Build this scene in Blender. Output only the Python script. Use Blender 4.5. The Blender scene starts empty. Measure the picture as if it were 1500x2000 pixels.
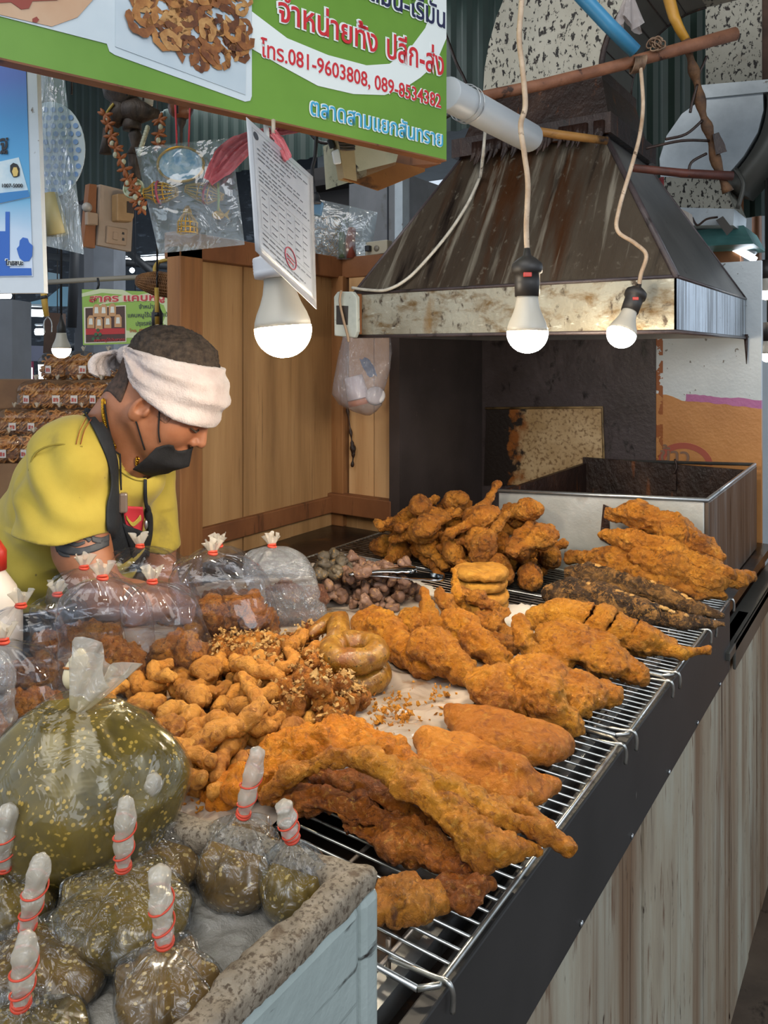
import bpy, bmesh, math, random
import numpy as np
from mathutils import Vector, Matrix, Euler
S = bpy.context.scene
COL = S.collection
PI = math.pi

# ---------------------------------------------------------------- camera
EYE = 1.40                      # lens height; the counter top is at 0.90
YAW = math.radians(34.5)        # counter runs along +y, customers stand on +x side
FPX, CX, HY = 1500.0, 750.0, 690.0
cam = bpy.data.cameras.new('camera')
cam.lens = 27.0; cam.sensor_width = 36.0; cam.sensor_fit = 'AUTO'
cam.shift_y = -(1000.0 - HY) / 2000.0
cam.clip_start = 0.02; cam.clip_end = 200
camo = bpy.data.objects.new('camera', cam); COL.objects.link(camo)
camo.location = (0, 0, EYE); camo.rotation_euler = (PI/2, 0, YAW)
S.camera = camo

# ---------------------------------------------------------------- world, daylight, exposure
wld = bpy.data.worlds.new('sky'); S.world = wld; wld.use_nodes = True
bgn = wld.node_tree.nodes['Background']
bgn.inputs['Color'].default_value = (0.74, 0.86, 1.0, 1); bgn.inputs['Strength'].default_value = 0.72

def area(name, loc, target, sx, sy, power, color):
    l = bpy.data.lights.new(name, 'AREA'); l.shape = 'RECTANGLE'; l.size = sx; l.size_y = sy
    l.energy = power; l.color = color
    o = bpy.data.objects.new(name, l); COL.objects.link(o); o.location = loc
    o.rotation_euler = (Vector(target) - Vector(loc)).to_track_quat('-Z', 'Y').to_euler()
    return o
# open market front behind and to the right of the viewer, skylight sheets in the roof
area('daylight_aisle', (2.6, -0.6, 2.7), (-0.6, 1.4, 0.9), 2.2, 1.6, 36, (0.93, 0.96, 1.0))
area('daylight_roof', (-0.5, -0.6, 3.3), (-0.6, 1.5, 0.9), 2.4, 1.6, 34, (1.0, 0.95, 0.88))
area('daylight_far_side', (1.5, 4.6, 2.6), (0.6, 3.0, 1.2), 1.6, 1.6, 40, (0.80, 0.90, 1.0))
area('daylight_market', (-3.2, 4.6, 3.4), (-3.0, 5.2, 1.0), 3.0, 3.0, 150, (0.92, 0.96, 1.0))
vs = S.view_settings
S.display_settings.display_device = 'sRGB'
vs.view_transform = 'Standard'; vs.look = 'None'; vs.gamma = 1.0; vs.use_curve_mapping = False
vs.exposure = 0.36
S.cycles.transparent_max_bounces = 24
S.cycles.max_bounces = 7
S.cycles.diffuse_bounces = 3
S.cycles.glossy_bounces = 3
S.cycles.transmission_bounces = 4
S.cycles.caustics_reflective = False; S.cycles.caustics_refractive = False
S.cycles.sample_clamp_indirect = 4.0

# ---------------------------------------------------------------- where a sight line meets the place
CS, SN = math.cos(YAW), math.sin(YAW)
def W(px, py, d):               # d = depth along the view direction
    X = (px - CX) / FPX * d
    return Vector((CS*X - SN*d, SN*X + CS*d, EYE - (py - HY) / FPX * d))
def G(px, py, z):               # on the level z
    return W(px, py, FPX * (EYE - z) / (py - HY))
def ONX(px, py, x):             # on the plane x = const
    k = (px - CX) / FPX
    return W(px, py, x / (CS*k - SN))
def ONY(px, py, y):
    k = (px - CX) / FPX
    return W(px, py, y / (SN*k + CS))
def V3(*a): return Vector(a)

# ---------------------------------------------------------------- objects and their tags
def tag(o, label=None, cat=None, group=None, kind=None):
    if label: o['label'] = label
    if cat: o['category'] = cat
    if group: o['group'] = group
    if kind: o['kind'] = kind
    return o
def thing(name, label, cat, loc=(0, 0, 0), group=None):
    o = bpy.data.objects.new(name, None); COL.objects.link(o); o.location = loc
    o.empty_display_size = 0.02
    return tag(o, label, cat, group)
def put(o, parent):             # parent without moving the geometry, which is built in place
    o.parent = parent
    if parent.parent is None: o.matrix_parent_inverse = Matrix.Translation(-Vector(parent.location))
    return o
def link(name, me, mat=None, parent=None):
    o = bpy.data.objects.new(name, me); COL.objects.link(o)
    if mat is not None and len(me.materials) == 0: me.materials.append(mat)
    if parent is not None: put(o, parent)
    return o
def from_arrays(name, V, F, smooth=True):
    me = bpy.data.meshes.new(name)
    V = np.asarray(V, dtype=np.float32).reshape(-1, 3)
    if isinstance(F, np.ndarray) and F.ndim == 2:
        n, k = F.shape
        me.vertices.add(len(V)); me.vertices.foreach_set('co', V.ravel())
        me.loops.add(n*k); me.loops.foreach_set('vertex_index', F.astype(np.int32).ravel())
        me.polygons.add(n); me.polygons.foreach_set('loop_start', np.arange(0, n*k, k, dtype=np.int32))
        me.update(calc_edges=True)
    else:
        me.from_pydata([tuple(map(float, v)) for v in V], [], F)
    if smooth: me.polygons.foreach_set('use_smooth', np.ones(len(me.polygons), dtype=bool))
    me.update()
    return me

class MB:
    """collects simple solids into ONE mesh"""
    def __init__(s): s.v = []; s.f = []; s.sm = []
    def add(s, V, F, smooth=False):
        b = len(s.v); s.v += [tuple(v) for v in V]; s.f += [[i + b for i in f] for f in F]; s.sm += [smooth]*len(F); return s
    def box(s, lo, hi, M=None):
        x0, y0, z0 = lo; x1, y1, z1 = hi
        V = [(x0,y0,z0),(x1,y0,z0),(x1,y1,z0),(x0,y1,z0),(x0,y0,z1),(x1,y0,z1),(x1,y1,z1),(x0,y1,z1)]
        if M is not None: V = [M @ Vector(v) for v in V]
        return s.add(V, [[0,3,2,1],[4,5,6,7],[0,1,5,4],[1,2,6,5],[2,3,7,6],[3,0,4,7]])
    def hexa(s, bot, top):
        return s.add(list(bot)+list(top), [[0,3,2,1],[4,5,6,7],[0,1,5,4],[1,2,6,5],[2,3,7,6],[3,0,4,7]])
    def plate(s, pts, n):       # polygon pushed back by n
        n = Vector(n); k = len(pts); A = [Vector(p) for p in pts]; B = [p + n for p in A]
        F = [list(range(k)), list(range(2*k-1, k-1, -1))] + [[i, i+k, (i+1) % k + k, (i+1) % k] for i in range(k)]
        return s.add(A+B, F)
    def loft(s, rings, close=True, cap0=True, cap1=True, smooth=True):
        n = len(rings[0]); V = [p for r in rings for p in r]; F = []
        for a in range(len(rings)-1):
            for i in range(n if close else n-1):
                j = (i+1) % n
                F.append([a*n+i, a*n+j, (a+1)*n+j, (a+1)*n+i])
        if cap0 and close: F.append(list(range(n-1, -1, -1)))
        if cap1 and close: F.append([(len(rings)-1)*n+i for i in range(n)])
        return s.add(V, F, smooth)
    def tube(s, pts, r, n=8, r1=None, cap=True, flat=1.0, up=None):
        P = [Vector(p) for p in pts]; m = len(P); rings = []; prev = None
        rr = r if hasattr(r, '__len__') else [r + ((r1 if r1 is not None else r) - r)*i/max(1, m-1) for i in range(m)]
        for i, p in enumerate(P):
            t = (P[min(i+1, m-1)] - P[max(i-1, 0)])
            t = t.normalized() if t.length > 1e-9 else Vector((0, 0, 1))
            if prev is None:
                a = Vector(up) if up is not None else (Vector((0, 0, 1)) if abs(t.z) < .9 else Vector((1, 0, 0)))
            else: a = prev
            a = (a - t*a.dot(t)).normalized(); prev = a; b = t.cross(a)
            rings.append([p + (a*math.cos(2*PI*k/n)*flat + b*math.sin(2*PI*k/n))*rr[i] for k in range(n)])
        return s.loft(rings, True, cap, cap)
    def lathe(s, c, prof, n=20, axis=None, cap=True):   # prof = [(radius, height)...] about axis through c
        c = Vector(c); z = Vector(axis).normalized() if axis is not None else Vector((0, 0, 1))
        a = z.orthogonal().normalized(); b = z.cross(a)
        return s.loft([[c + z*h + (a*math.cos(2*PI*k/n) + b*math.sin(2*PI*k/n))*max(r, 1e-5) for k in range(n)] for r, h in prof], True, cap, cap)
    def sphere(s, c, r, n=12, m=8, sc=(1, 1, 1)):
        c = Vector(c)
        return s.loft([[c + Vector((r*sc[0]*math.sin(PI*j/m)*math.cos(2*PI*k/n), r*sc[1]*math.sin(PI*j/m)*math.sin(2*PI*k/n), -r*sc[2]*math.cos(PI*j/m))) for k in range(n)] for j in range(m+1)], True, False, False)
    def torus(s, c, R, r, axis=(0, 0, 1), n=20, m=8, sq=(1, 1)):
        z = Vector(axis).normalized(); a = z.orthogonal().normalized(); b = z.cross(a); c = Vector(c); rings = []
        for i in range(n+1):
            d = a*math.cos(2*PI*i/n)*sq[0] + b*math.sin(2*PI*i/n)*sq[1]
            rings.append([c + d*R + (d.normalized()*math.cos(2*PI*k/m) + z*math.sin(2*PI*k/m))*r for k in range(m)])
        return s.loft(rings, True, False, False)
    def mesh(s, name):
        me = bpy.data.meshes.new(name); me.from_pydata(s.v, [], s.f)
        me.polygons.foreach_set('use_smooth', s.sm); me.update(); return me
    def build(s, name, mat, parent=None, bevel=0):
        o = link(name, s.mesh(name), mat, parent)
        if bevel:
            m = o.modifiers.new('b', 'BEVEL'); m.width = bevel; m.segments = 2; m.limit_method = 'ANGLE'
        return o
def dup(root, M, label=None, group=None):
    """a copy of a thing, its parts and sub-parts, moved by the matrix M"""
    r = root.copy(); COL.objects.link(r); r.matrix_basis = M
    if label: r['label'] = label
    if group: r['group'] = group
    for ch in root.children:
        c = ch.copy(); COL.objects.link(c); c.parent = r
        for g in ch.children:
            d = g.copy(); COL.objects.link(d); d.parent = c
    return r
def spline(pts, n=8):           # Catmull-Rom through the points
    P = [Vector(p) for p in pts]; out = []
    for i in range(len(P)-1):
        a, b, c, d = P[max(i-1, 0)], P[i], P[i+1], P[min(i+2, len(P)-1)]
        for k in range(n):
            t = k/n
            out.append(0.5*((2*b) + (c-a)*t + (2*a-5*b+4*c-d)*t*t + (3*b-a-3*c+d)*t**3))
    out.append(P[-1]); return out

# ---------------------------------------------------------------- vector noise and implicit surfaces
def _h(ix, iy, iz, seed):
    n = (ix.astype(np.int64)*73856093) ^ (iy.astype(np.int64)*19349663) ^ (iz.astype(np.int64)*83492791) ^ (seed*2654435)
    n = (n ^ (n >> 13)) * 1274126177; n = n & 0x7fffffff
    n = (n ^ (n >> 16)) & 0xffff
    return n / 65535.0*2 - 1
def noise(p, f=1.0, seed=0):
    q = p*f + seed*13.7; i = np.floor(q); t = q - i; t = t*t*t*(t*(t*6-15)+10)
    x, y, z = i[:, 0], i[:, 1], i[:, 2]; o = 0
    for dx in (0, 1):
        for dy in (0, 1):
            for dz in (0, 1):
                w = (t[:, 0] if dx else 1-t[:, 0])*(t[:, 1] if dy else 1-t[:, 1])*(t[:, 2] if dz else 1-t[:, 2])
                o = o + w*_h(x+dx, y+dy, z+dz, seed)
    return o
def fbm(p, f, octv=3, seed=0, g=0.5):
    a, o = 1.0, 0
    for k in range(octv): o = o + a*noise(p, f*2**k, seed+k*7); a *= g
    return o
def ridge(p, f, seed=0): return 1 - 2*np.abs(noise(p, f, seed))
def smin(a, b, k):
    h = np.clip(0.5 + 0.5*(b-a)/k, 0, 1); return b*(1-h) + a*h - k*h*(1-h)
def smax(a, b, k): return -smin(-a, -b, k)
def cone(p, a, b, ra, rb):
    a = np.array(a, float); b = np.array(b, float); d = b-a
    t = np.clip((p-a) @ d/max(d @ d, 1e-12), 0, 1)
    return np.linalg.norm(p - a - t[:, None]*d, axis=1) - (ra + (rb-ra)*t)
def chain(p, pts, rs, k=0.01):
    o = None
    for i in range(len(pts)-1):
        c = cone(p, pts[i], pts[i+1], rs[i], rs[i+1]); o = c if o is None else smin(o, c, k)
    return o
def ell(p, c, r, R=None):
    q = p - np.array(c, float)
    if R is not None: q = q @ np.array(R)
    r = np.array(r, float); k0 = np.linalg.norm(q/r, axis=1); k1 = np.linalg.norm(q/(r*r), axis=1)
    return k0*(k0-1)/np.maximum(k1, 1e-9)
def rbox(p, c, h, r=0.0, R=None):
    q = p - np.array(c, float)
    if R is not None: q = q @ np.array(R)
    q = np.abs(q) - (np.array(h, float) - r)
    return np.linalg.norm(np.maximum(q, 0), axis=1) + np.minimum(q.max(axis=1), 0) - r
def rot(ax, deg): return np.array(Matrix.Rotation(math.radians(deg), 3, ax))
def surface(f, lo, hi, h, newton=2):
    """surface nets of f = 0 -> vertices, quads"""
    lo = np.array(lo, float); hi = np.array(hi, float); n = np.ceil((hi-lo)/h).astype(int) + 1
    ax = [lo[i] + h*np.arange(n[i]) for i in range(3)]
    P = np.stack(np.meshgrid(*ax, indexing='ij'), -1).reshape(-1, 3)
    if len(P) < 60000: D = f(P).reshape(n)
    else:                       # coarse pass first, then only the cells near the surface
        st = 4; cx = [a[::st] for a in ax]; sh = [len(a) for a in cx]
        C = f(np.stack(np.meshgrid(*cx, indexing='ij'), -1).reshape(-1, 3)).reshape(sh)
        ii = [np.minimum((np.arange(n[i]) + st//2)//st, sh[i]-1) for i in range(3)]
        D = C[np.ix_(*ii)].copy(); m = (np.abs(D) < h*st*1.9).ravel(); Df = D.ravel()
        w = np.flatnonzero(m)
        for k in range(0, len(w), 300000): Df[w[k:k+300000]] = f(P[w[k:k+300000]])
        D = Df.reshape(n)
    ins = D < 0
    c = np.zeros(n-1, int)
    for dx in (0, 1):
        for dy in (0, 1):
            for dz in (0, 1): c += ins[dx:n[0]-1+dx, dy:n[1]-1+dy, dz:n[2]-1+dz]
    act = (c > 0) & (c < 8); idx = -np.ones(n-1, int); idx[act] = np.arange(act.sum())
    cells = np.argwhere(act); acc = np.zeros((len(cells), 3)); cnt = np.zeros(len(cells))
    cor = [(a, b, d) for a in (0, 1) for b in (0, 1) for d in (0, 1)]
    for i in range(8):
        for j in range(i+1, 8):
            if sum(abs(cor[i][k]-cor[j][k]) for k in range(3)) != 1: continue
            A = cells + cor[i]; B = cells + cor[j]
            da = D[A[:, 0], A[:, 1], A[:, 2]]; db = D[B[:, 0], B[:, 1], B[:, 2]]
            m = (da < 0) != (db < 0); t = da[m]/(da[m]-db[m])
            acc[m] += A[m] + t[:, None]*(np.array(cor[j])-np.array(cor[i])); cnt[m] += 1
    V = lo + h*acc/np.maximum(cnt, 1)[:, None]; Q = []
    for a in range(3):
        b, d = (a+1) % 3, (a+2) % 3
        s0 = [slice(1, -1)]*3; s0[a] = slice(0, -1); s1 = [slice(1, -1)]*3; s1[a] = slice(1, None)
        i0 = ins[tuple(s0)]; i1 = ins[tuple(s1)]
        for flip, m in ((False, i0 & ~i1), (True, ~i0 & i1)):
            e = np.argwhere(m)
            if len(e) == 0: continue
            off = np.ones(3, int); off[a] = 0; e = e + off
            def cell(ob, od):
                q = e.copy(); q[:, b] -= ob; q[:, d] -= od; return idx[q[:, 0], q[:, 1], q[:, 2]]
            q = np.stack([cell(1, 1), cell(0, 1), cell(0, 0), cell(1, 0)], 1)
            Q.append(q[:, ::-1] if flip else q)
    Q = np.concatenate(Q)
    for _ in range(newton):
        g = grad(f, V, h*0.25); d = f(V); l2 = np.maximum((g*g).sum(1), 0.05)
        V = V - np.clip(d/l2, -h, h)[:, None]*g
    return V, Q
def grad(f, V, e):
    return np.stack([(f(V + np.eye(3)[i]*e) - f(V - np.eye(3)[i]*e))/(2*e) for i in range(3)], 1)
def vnorm(V, F):
    n = np.zeros_like(V); a, b, c = V[F[:, 0]], V[F[:, 1]], V[F[:, 2]]
    fn = np.cross(b-a, c-a)
    for k in range(F.shape[1]): np.add.at(n, F[:, k], fn)
    return n/np.maximum(np.linalg.norm(n, axis=1), 1e-12)[:, None]
def crust(V, F, layers):        # push the surface along its normals by layers of noise
    n = vnorm(V, F); d = 0
    for kind, f, amp, seed in layers:
        if kind == 'f': d = d + amp*fbm(V, f, 3, seed)
        elif kind == 'r': d = d + amp*ridge(V + 0.012*np.stack([noise(V, 40, seed+1), noise(V, 40, seed+2), noise(V, 40, seed+3)], 1), f, seed)
        elif kind == 'b':       # puffed bubbles with sharp creases between them
            U = V + .35/f*np.stack([noise(V, f*.6, seed+11), noise(V, f*.6, seed+12), noise(V, f*.6, seed+13)], 1); d = d + amp*(1.9*np.abs(noise(U, f, seed)) - .55)
        elif kind == 'w':       # stringy wrinkles running one way
            c_, s_ = math.cos(seed*1.7), math.sin(seed*1.7); U = np.stack([(V[:, 0]*c_ + V[:, 1]*s_)*.32, -V[:, 0]*s_ + V[:, 1]*c_, V[:, 2]], 1); U = U + .010*np.stack([noise(V, 30, seed+1), noise(V, 30, seed+2), noise(V, 30, seed+3)], 1); d = d + amp*(1 - 2.4*np.abs(noise(U, f, seed)))
        else: d = d + amp*noise(V, f, seed)
    return V + n*d[:, None]

# ---------------------------------------------------------------- materials
def lin(h):                     # '#rrggbb' -> linear
    h = h.lstrip('#'); o = []
    for i in (0, 2, 4):
        c = int(h[i:i+2], 16)/255; o.append(c/12.92 if c <= .04045 else ((c+.055)/1.055)**2.4)
    return (*o, 1)
class NT:
    def __init__(s, name):
        s.m = bpy.data.materials.new(name); s.m.use_nodes = True; s.t = s.m.node_tree; s.n = s.t.nodes; s.l = s.t.links
        s.b = s.n['Principled BSDF']; s.out = s.n['Material Output']
    def new(s, t, **k):
        o = s.n.new(t)
        for a, v in k.items(): setattr(o, a, v)
        return o
    def lk(s, a, b): s.l.new(a, b)
    def coord(s, stretch=(1, 1, 1), kind='Object', rot=(0, 0, 0)):
        c = s.new('ShaderNodeTexCoord'); m = s.new('ShaderNodeMapping'); m.inputs['Scale'].default_value = stretch
        m.inputs['Rotation'].default_value = rot
        s.lk(c.outputs[kind], m.inputs['Vector']); return m.outputs['Vector']
    def noise(s, vec, scale, detail=4, rough=.55, dist=0):
        n = s.new('ShaderNodeTexNoise'); n.inputs['Scale'].default_value = scale; n.inputs['Detail'].default_value = detail
        n.inputs['Roughness'].default_value = rough; n.inputs['Distortion'].default_value = dist
        s.lk(vec, n.inputs['Vector']); return n.outputs['Fac']
    def voro(s, vec, scale, feature='F1', rnd=1.0):
        n = s.new('ShaderNodeTexVoronoi', feature=feature); n.inputs['Scale'].default_value = scale; n.inputs['Randomness'].default_value = rnd
        s.lk(vec, n.inputs['Vector']); return n.outputs['Distance']
    def ramp(s, fac, stops):
        r = s.new('ShaderNodeValToRGB'); e = r.color_ramp.elements
        while len(e) < len(stops): e.new(0.5)
        for i, (p, c) in enumerate(stops): e[i].position = p; e[i].color = lin(c) if isinstance(c, str) else ((c, c, c, 1) if not hasattr(c, '__len__') else c)
        s.lk(fac, r.inputs['Fac']); return r.outputs['Color']
    def mix(s, fac, a, b, mode='MIX'):
        x = s.new('ShaderNodeMix', data_type='RGBA', blend_type=mode)
        for v, i in ((fac, 0), (a, 6), (b, 7)):
            if hasattr(v, 'is_linked') or hasattr(v, 'links'): s.lk(v, x.inputs[i])
            else: x.inputs[i].default_value = lin(v) if isinstance(v, str) else v
        return x.outputs[2]
    def math(s, op, a, b=0.0, clamp=False):
        x = s.new('ShaderNodeMath', operation=op, use_clamp=clamp)
        for i, v in enumerate((a, b)):
            if hasattr(v, 'links'): s.lk(v, x.inputs[i])
            else: x.inputs[i].default_value = v
        return x.outputs[0]
    def bump(s, h, strength=.5, dist=.01):
        b = s.new('ShaderNodeBump'); b.inputs['Strength'].default_value = strength; b.inputs['Distance'].default_value = dist
        s.lk(h, b.inputs['Height']); s.lk(b.outputs['Normal'], s.b.inputs['Normal']); return b.outputs['Normal']
    def set(s, **k):
        names = dict(color='Base Color', rough='Roughness', metal='Metallic', spec='Specular IOR Level', coat='Coat Weight', coatr='Coat Roughness',
                     sss='Subsurface Weight', alpha='Alpha', sheen='Sheen Weight', trans='Transmission Weight', ior='IOR')
        for a, v in k.items():
            i = s.b.inputs[names[a]]
            if hasattr(v, 'links'): s.lk(v, i)
            else: i.default_value = lin(v) if isinstance(v, str) else v
        return s.m
def mat(name, color, rough=.5, metal=0, spec=.5, coat=0):
    return NT(name).set(color=color, rough=rough, metal=metal, spec=spec, coat=coat)
def layered(name, stops, scale, stretch=(1, 1, 1), overlays=(), rough=.6, metal=0, bump=0, bscale=None, bdist=.004, spec=.4, coat=0, rand=0, detail=5, dist=0):
    """noise ramp plus grime overlays: (scale, stretch, lo, hi, colour)"""
    t = NT(name); v = t.coord(stretch)
    if rand:                    # same mesh copied about: shift the pattern per object
        oi = t.new('ShaderNodeObjectInfo'); ad = t.new('ShaderNodeVectorMath', operation='ADD')
        t.lk(v, ad.inputs[0]); sc = t.math('MULTIPLY', oi.outputs['Random'], 17.0); t.lk(sc, ad.inputs[1]); v = ad.outputs[0]
    n = t.noise(v, scale, detail, .6, dist); c = t.ramp(n, stops)
    if rand:
        h = t.new('ShaderNodeHueSaturation'); t.lk(c, h.inputs['Color'])
        t.lk(t.math('ADD', t.math('MULTIPLY', oi.outputs['Random'], rand), 1 - rand*.5), h.inputs['Value']); c = h.outputs['Color']
    for (sc, st, lo, hi, colr) in overlays:
        f = t.ramp(t.noise(t.coord(st), sc, 6, .6, .3), [(lo, 0.0), (hi, 1.0)]); c = t.mix(f, c, colr)
    if bump: t.bump(t.noise(v, bscale or scale*3, 6, .65), bump, bdist)
    return t.set(color=c, rough=rough, metal=metal, spec=spec, coat=coat)
def fried(name, stops, scale=14, bscale=140, bump=.7, rough=.42, toast=None, rand=.25, coat=.0):
    t = NT(name); oi = t.new('ShaderNodeObjectInfo'); v0 = t.coord(); ad = t.new('ShaderNodeVectorMath', operation='ADD')
    t.lk(v0, ad.inputs[0]); t.lk(t.math('MULTIPLY', oi.outputs['Random'], 17.0), ad.inputs[1]); v = ad.outputs[0]
    c = t.ramp(t.noise(v, scale, 6, .65, .6), stops)
    if toast:
        f = t.ramp(t.noise(v, scale*2.3, 5, .7, 1.0), [(toast[0], 0.0), (toast[1], 1.0)]); c = t.mix(f, c, toast[2])
        g = t.ramp(t.noise(v, scale*6.5, 4, .65, 1.6), [(.34, 1.0), (.47, 0.0)]); c = t.mix(t.math('MULTIPLY', g, .74), c, toast[2])
    sp = t.ramp(t.noise(v, scale*9, 3, .6, .8), [(.58, 0.0), (.72, 1.0)]); c = t.mix(t.math('MULTIPLY', sp, .55), c, '#d9a04a')
    h = t.new('ShaderNodeHueSaturation'); t.lk(c, h.inputs['Color'])
    t.lk(t.math('ADD', t.math('MULTIPLY', oi.outputs['Random'], rand), 1 - rand*.5), h.inputs['Value']); c = h.outputs['Color']
    h.inputs['Hue'].default_value = .5035; h.inputs['Saturation'].default_value = 1.0
    b1 = t.noise(v, bscale, 6, .72, 1.2); b2 = t.voro(v, bscale*.7)
    t.bump(t.math('ADD', b1, t.math('MULTIPLY', b2, .7)), min(1.0, bump*1.35), .009)
    rr = t.ramp(t.noise(v, scale*4, 3), [(.35, rough-.08), (.65, rough+.20)])
    return t.set(color=c, rough=rr, spec=.42, coat=coat)
def film(name, tint='#ffffff', haze=.05, edge=.9, rough=.06, bump=.35, bscale=26, stretch=(1, 1, 1), lo=.04):
    """thin clear plastic: see-through, shiny, denser where seen edge on"""
    t = NT(name); t.n.remove(t.b)
    tr = t.new('ShaderNodeBsdfTransparent'); tr.inputs['Color'].default_value = lin(tint)
    gl = t.new('ShaderNodeBsdfGlossy'); gl.inputs['Roughness'].default_value = rough
    df = t.new('ShaderNodeBsdfDiffuse'); df.inputs['Color'].default_value = lin(tint)
    v = t.coord(stretch); h = t.noise(v, bscale, 3, .5, 1.2)
    b = t.new('ShaderNodeBump'); b.inputs['Strength'].default_value = bump; b.inputs['Distance'].default_value = .012; t.lk(h, b.inputs['Height'])
    t.lk(b.outputs['Normal'], gl.inputs['Normal'])
    lw = t.new('ShaderNodeLayerWeight'); lw.inputs['Blend'].default_value = .5
    f = t.math('ADD', t.math('MULTIPLY', t.math('POWER', lw.outputs['Facing'], 3.0), edge*.55), lo, True)
    m1 = t.new('ShaderNodeMixShader'); m1.inputs[0].default_value = haze; t.lk(tr.outputs[0], m1.inputs[1]); t.lk(df.outputs[0], m1.inputs[2])
    m2 = t.new('ShaderNodeMixShader'); t.lk(f, m2.inputs[0]); t.lk(m1.outputs[0], m2.inputs[1]); t.lk(gl.outputs[0], m2.inputs[2])
    t.lk(m2.outputs[0], t.out.inputs['Surface']); return t.m
def glow(name, color, strength):
    t = NT(name); t.n.remove(t.b); e = t.new('ShaderNodeEmission'); e.inputs['Color'].default_value = color if not isinstance(color, str) else lin(color)
    e.inputs['Strength'].default_value = strength; t.lk(e.outputs[0], t.out.inputs['Surface']); return t.m

# ---------------------------------------------------------------- shared materials
M_ = {}
M_['steel'] = layered('bare steel', [(.3, '#8f9192'), (.7, '#c3c6c6')], 9, (1, 1, 3), [(14, (1, 1, 1), .62, .72, '#5b4634')], rough=.32, metal=.85, bump=.08)
M_['wire'] = layered('rack wire', [(.3, '#9a9a96'), (.7, '#d6d6d0')], 30, overlays=[(40, (1, 1, 1), .58, .7, '#4a3626')], rough=.28, metal=.9)
M_['wire_dark'] = layered('greasy rack wire', [(.3, '#6b5a48'), (.7, '#a3978a')], 40, overlays=[(30, (1, 1, 1), .5, .65, '#3a2818')], rough=.38, metal=.7)
M_['black_sheet'] = layered('black powder coated sheet', [(.3, '#2b2a29'), (.7, '#353332')], 6, overlays=[(60, (1, 1, .4), .72, .76, '#6b6560')], rough=.5, bump=.03)
M_['soot'] = layered('sooty greasy steel', [(.25, '#332a28'), (.55, '#4a4142'), (.8, '#675d5e')], 4, (1, 1, 1), [(26, (1, 1, .6), .58, .70, '#17110f'), (3, (1.5, 1, .5), .56, .70, '#2a2120')], rough=.36, bump=.5, bscale=60)
M_['soot_flat'] = layered('soot darkened board', [(.3, '#2b2422'), (.7, '#403735')], 5, overlays=[(70, (1, 1, .5), .70, .75, '#6d5f55')], rough=.5, bump=.15, bscale=40)
M_['wood_front'] = layered('old painted plank', [(.2, '#77695a'), (.42, '#9b907c'), (.62, '#a9a797'), (.8, '#b3b9ac')], 4, (2.2, 2.2, .5),
    [(1.1, (.2, 4, .05), .48, .64, '#7a6048'), (2.2, (1.2, 3, .18), .52, .68, '#6a4d34'), (5, (2, 7, .22), .60, .68, '#3d2818'), (16, (1.5, 3, .6), .60, .70, '#6d5643'), (9, (2, 16, .12), .66, .70, '#2a1a10'), (42, (1, 2, .45), .64, .70, '#34241a')], rough=.62, bump=.5, bscale=22)
M_['plank'] = layered('raw plank', [(.25, '#7c5c39'), (.5, '#9c774d'), (.75, '#b08c60')], 2.4, (7, 7, .5),
    [(9, (8, 8, .35), .64, .74, '#5a3a1f'), (3, (2, 2, 1.4), .66, .8, '#6e4a2a'), (5, (22, 22, .25), .66, .70, '#3d2614')], rough=.6, bump=.22, bscale=30)
M_['plank_pale'] = layered('pale plank', [(.25, '#a97e52'), (.5, '#c49b6c'), (.75, '#cfa97c')], 2.2, (7, 7, .5),
    [(9, (8, 8, .35), .66, .76, '#8a5c37'), (12, (3, 3, .8), .70, .75, '#6b4423')], rough=.6, bump=.2, bscale=30)
M_['beam'] = layered('dark stained wood', [(.25, '#55321c'), (.5, '#764a2b'), (.8, '#8a5b38')], 3, (2, 2, 1), [(10, (3, 3, .4), .6, .72, '#3b2112')], rough=.58, bump=.25, bscale=30)
M_['post'] = layered('rough brown post', [(.25, '#6b4526'), (.5, '#8b5e36'), (.8, '#a2754a')], 3, (8, 8, .5), [(10, (5, 5, .4), .6, .72, '#472b16')], rough=.62, bump=.25, bscale=30)
M_['hood_front'] = layered('grease streaked hood', [(.25, '#33271d'), (.5, '#4a4035'), (.8, '#5e564a')], 3, (1.5, .5, .5),
    [(3.2, (3.4, .3, .3), .50, .64, '#432712'), (8, (3.2, .22, .22), .55, .66, '#857e70'), (5, (3, .3, .4), .56, .68, '#1d140f'), (60, (1, 1, .5), .60, .72, '#6d6558')], rough=.36, metal=.2, bump=.5, bscale=46, bdist=.004)
M_['hood_band'] = layered('greasy pale band', [(.25, '#7b7360'), (.5, '#979281'), (.8, '#abaa9c')], 6, (1, 1, 1),
    [(16, (1, 1, 1.8), .50, .66, '#6e5734'), (5, (2, 2, 1), .58, .7, '#866a42'), (45, (1, 1, .7), .58, .68, '#43372a'), (30, (1, 1, 3), .62, .72, '#bdbcae')], rough=.36, metal=.3, bump=.6, bscale=70, bdist=.004)
M_['hood_side'] = layered('dull hood side', [(.25, '#5e5b58'), (.7, '#7b7773')], 5, (1, 1, 1), [(30, (1, 1, 1), .66, .74, '#2a2422')], rough=.36, metal=.55, bump=.2)
M_['hood_side_band'] = layered('streaked bright steel', [(.25, '#8d949c'), (.7, '#c2ccd6')], 5, (1, 1, 1), [(12, (2, 5, .18), .50, .62, '#343a42'), (40, (1, 1, 1), .66, .72, '#26262a')], rough=.25, metal=.75, bump=.2)
M_['tar'] = layered('burnt on grease', [(.25, '#120b08'), (.55, '#2b1a13'), (.8, '#4d382c')], 9, (1, 1, .6), [(12, (3, 3, .3), .6, .68, '#6a3c1c'), (40, (1, 1, 1), .64, .72, '#0a0605')], rough=.38, bump=.9, bscale=55, bdist=.006)
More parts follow.
